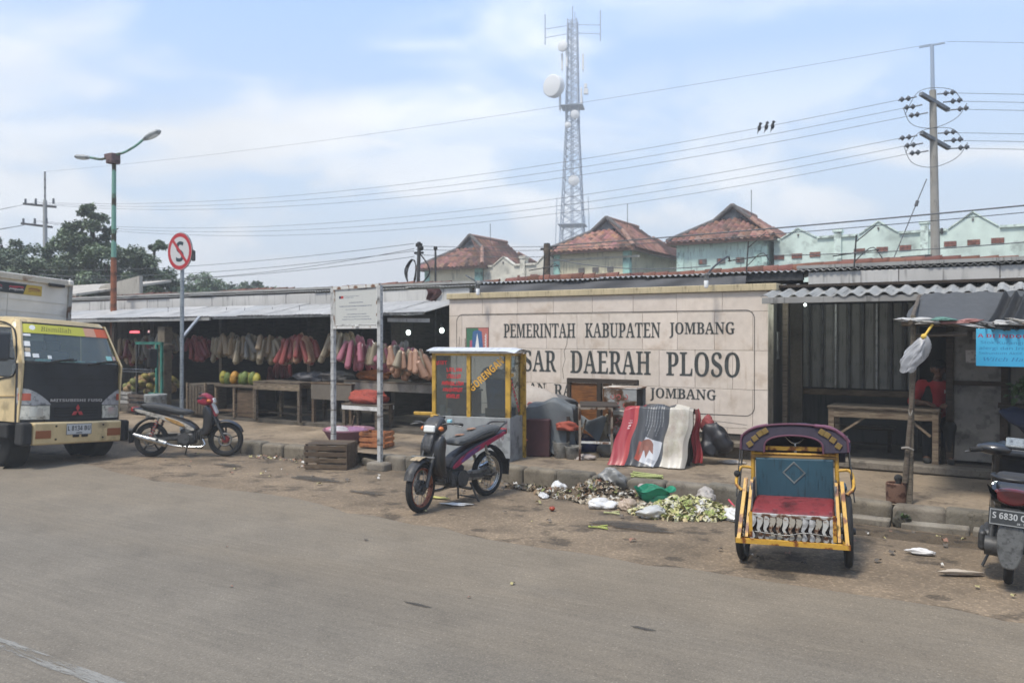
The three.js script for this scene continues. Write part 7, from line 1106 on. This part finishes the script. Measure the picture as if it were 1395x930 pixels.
// ------------------------------------------------------------------ seated person behind the table
{
  const Fl = .26, t = thing('person', 'person in red shirt and black vest with dark cap, seated behind the wooden table', 'person', [-.84, 0, -13.0], .12);
  const smin = (a, b, k) => { const h = Math.max(k - Math.abs(a - b), 0) / k; return Math.min(a, b) - h * h * k * .25; };
  function field(bones, k) { return (x, y, z) => { let d = 9; for (const [a, b, r0, r1] of bones) { const bx = b[0] - a[0], by = b[1] - a[1], bz = b[2] - a[2], px = x - a[0], py = y - a[1], pz = z - a[2]; const q = clamp((px * bx + py * by + pz * bz) / (bx * bx + by * by + bz * bz + 1e-9)); const e = Math.hypot(px - bx * q, py - by * q, pz - bz * q) - mixn(r0, r1, q); d = d > 8 ? e : smin(d, e, k); } return d; }; }
  function iso(f, lo, hi, cell) {
    const size = Math.max(hi[0] - lo[0], hi[1] - lo[1], hi[2] - lo[2]), n = Math.ceil(size / cell) + 4, mc = new MarchingCubes(n, new THREE.MeshBasicMaterial(), false, false, 400000), half = n / 2; mc.isolation = 0;
    const c = [0, 1, 2].map(i => (lo[i] + hi[i]) / 2), s = half * cell;
    for (let k = 0; k < n; k++) for (let j = 0; j < n; j++) for (let i = 0; i < n; i++) mc.field[i + j * n + k * n * n] = -f((i - half) / half * s + c[0], (j - half) / half * s + c[1], (k - half) / half * s + c[2]);
    mc.update(); const g = new THREE.BufferGeometry(), N = mc.count; g.setAttribute('position', new THREE.BufferAttribute(mc.positionArray.slice(0, N * 3), 3)); g.setAttribute('normal', new THREE.BufferAttribute(mc.normalArray.slice(0, N * 3), 3)); g.scale(s, s, s); g.translate(...c); return g;
  }
  const H = [.02, 1.53, .07];      // head centre, bent a little forward
  const sh = s => [s * .19, 1.30, 0], el = s => [s * .31, 1.06, .12], wr = s => s < 0 ? [-.13, 1.06, .34] : [.12, 1.06, .35];
  const torso = [[[0, .78, -.02], [0, 1.0, -.01], .135, .13], [[0, 1.0, -.01], [0, 1.24, 0], .13, .125], [[-.11, 1.25, 0], [.11, 1.25, 0], .105, .105], [[0, 1.30, .0], [.012, 1.42, .035], .06, .052]];
  const arms = [-1, 1].flatMap(s => [[sh(s), el(s), .062, .05], [el(s), wr(s), .047, .032]]);
  const legs = [-1, 1].flatMap(s => [[[s * .09, .76, 0], [s * .13, .76, .40], .09, .07], [[s * .13, .76, .40], [s * .14, .34, .38], .062, .042], [[s * .14, .31, .36], [s * .15, .29, .52], .04, .032]]);
  const head = [[[H[0], H[1] + .02, H[2] - .015], [H[0], H[1] + .01, H[2] - .01], .093, .09], [[H[0], H[1] - .03, H[2] + .02], [H[0], H[1] - .085, H[2] + .035], .07, .045], [[H[0], H[1] + .0, H[2] + .085], [H[0], H[1] - .025, H[2] + .103], .012, .016], [[H[0] - .09, H[1] + .005, H[2] - .01], [H[0] - .09, H[1] - .03, H[2]], .018, .014], [[H[0] + .09, H[1] + .005, H[2] - .01], [H[0] + .09, H[1] - .03, H[2]], .018, .014]];
  const bodyG = iso(field([...torso, ...arms, ...legs], .05), [-.36, .22, -.18], [.36, 1.46, .58], .014);
  const headG = iso(field([...head, torso[3]], .02), [-.13, 1.34, -.06], [.16, 1.68, .24], .005);
  const hands = [];
  for (const s of [-1, 1]) {
    const w = wr(s), d = [-s * .55, -.12, .8], nrm = Math.hypot(...d), D = d.map(v => v / nrm), side = [D[2], 0, -D[0]], up = [0, 1, 0]; const P = (a, b, c) => [0, 1, 2].map(i => w[i] + D[i] * a + side[i] * b + up[i] * c);
    const bn = [[w, P(.035, 0, 0), .026, .03], [P(.03, -.022, 0), P(.075, -.028, .004), .019, .015], [P(.03, .022, 0), P(.075, .026, .004), .019, .015], [P(.04, 0, 0), P(.08, 0, .006), .02, .016]];
    [[-.03, .055], [-.010, .068], [.011, .064], [.030, .05]].forEach(([b, l]) => { bn.push([P(.075, b, .004), P(.075 + l * .55, b * 1.1, -.004), .0098, .009], [P(.075 + l * .55, b * 1.1, -.004), P(.075 + l * .9, b * 1.1, -.028), .009, .0078]); });
    bn.push([P(.02, -s * .028, 0), P(.055, -s * .058, -.006), .0125, .0105], [P(.055, -s * .058, -.006), P(.085, -s * .06, -.018), .0105, .0088]);
    hands.push(iso(field(bn, .008), P(.06, 0, 0).map(v => v - .11), P(.06, 0, 0).map(v => v + .11), .0038));
  }
  const skin = mat([.16, .075, .045], { map: TG, m: .3, rough: .6 });
  const body = part('body', [bodyG, headG, ...hands], skin, t);
  part('eyes', [-1, 1].map(s => S(.012, H[0] + s * .034, H[1] + .012, H[2] + .079, [1, .7, .6], 8, 6)), mat([.02, .016, .014], { map: null, rough: .3 }), body); part('mouth', S(.024, H[0], H[1] - .062, H[2] + .075, [1, .22, .4], 10, 6), mat([.11, .04, .035], { map: null }), body); part('brows', [-1, 1].map(s => S(.02, H[0] + s * .034, H[1] + .032, H[2] + .078, [1, .2, .5], 8, 5)), M.blackDull, body);
  const fat = (bn, d) => bn.map(([a, b, r, q]) => [a, b, r + d, q + d]);
  part('shirt', iso(field(fat([...torso.slice(0, 3), ...[-1, 1].map(s => [sh(s), [mixn(sh(s)[0], el(s)[0], .95), mixn(1.3, 1.06, .95), mixn(0, .12, .95)], .066, .06])], .014), .045), [-.37, .70, -.2], [.37, 1.42, .26], .012), mat([.48, .025, .03], { map: TFAB, m: .3, rough: .9 }), t, 'red shirt'); part('shirt_print', own(T(new THREE.CircleGeometry(.035, 3), .1, 1.22, .135, -.1, .2, 0)), mat([.42, .3, .28], { map: null }), t);
  const vest = field([[[-.10, .82, .01], [-.10, 1.24, .03], .105, .10], [[-.07, 1.0, .03], [-.09, 1.33, .01], .10, .065]], .04); part('vest', iso((x, y, z) => Math.max(vest(x, y, z), x - .01), [-.30, .70, -.16], [.06, 1.44, .22], .012), mat([.016, .02, .02], { map: TFAB, m: .3, rough: .9 }), t, 'black vest panel');
  part('trousers', iso(field(fat([...legs.filter((_, i) => i % 3 < 2), [[-.08, .78, -.02], [.08, .78, -.02], .12, .12]], .014), .04), [-.26, .28, -.2], [.26, .95, .52], .013), mat([.014, .016, .02], { map: TFAB, m: .3, rough: .9 }), t);
  part('shoes', [-1, 1].map(s => RB(.09, .07, .25, .03, s * .145, .295, .44)), M.blackDull, t);
  const hair = field([[[H[0], H[1] + .035, H[2] - .03], [H[0], H[1] + .04, H[2] - .02], .105, .103], [[H[0], H[1] - .02, H[2] - .07], [H[0], H[1] + .02, H[2] - .06], .07, .08]], .03); part('hair', iso((x, y, z) => Math.max(hair(x, y, z), -(y - (H[1] + .035) + (z < H[2] + .03 ? .1 : 0))), [H[0] - .14, H[1] - .12, H[2] - .18], [H[0] + .14, H[1] + .17, H[2] + .14], .006), mat([.012, .011, .011], { map: TFAB, m: .1, rough: .9 }), t); part('cap_peak', T(new THREE.CylinderGeometry(.1, .1, .012, 20, 1, false, -1.3, 2.6), H[0], H[1] + .05, H[2] + .05, .25, 0, 0, [1, 1, .95]), M.blackDull, t, 'dark cap peak');
  solo('stool', [RB(.36, .04, .36, .01, 0, .40, 0), ...[[-.14, -.14], [.14, -.14], [-.14, .14], [.14, .14]].map(([a, b]) => beam([a, 0, b], [a * .9, .39, b * .9], .04))], M.woodDark, 'dark stool under the seated person', 'stool', [-.84, .26, -13.03]);
}

scene.traverse(o => { if (o.isMesh && o.name !== 'sky') { o.castShadow = true; o.receiveShadow = true; } });
renderer.render(scene, camera);
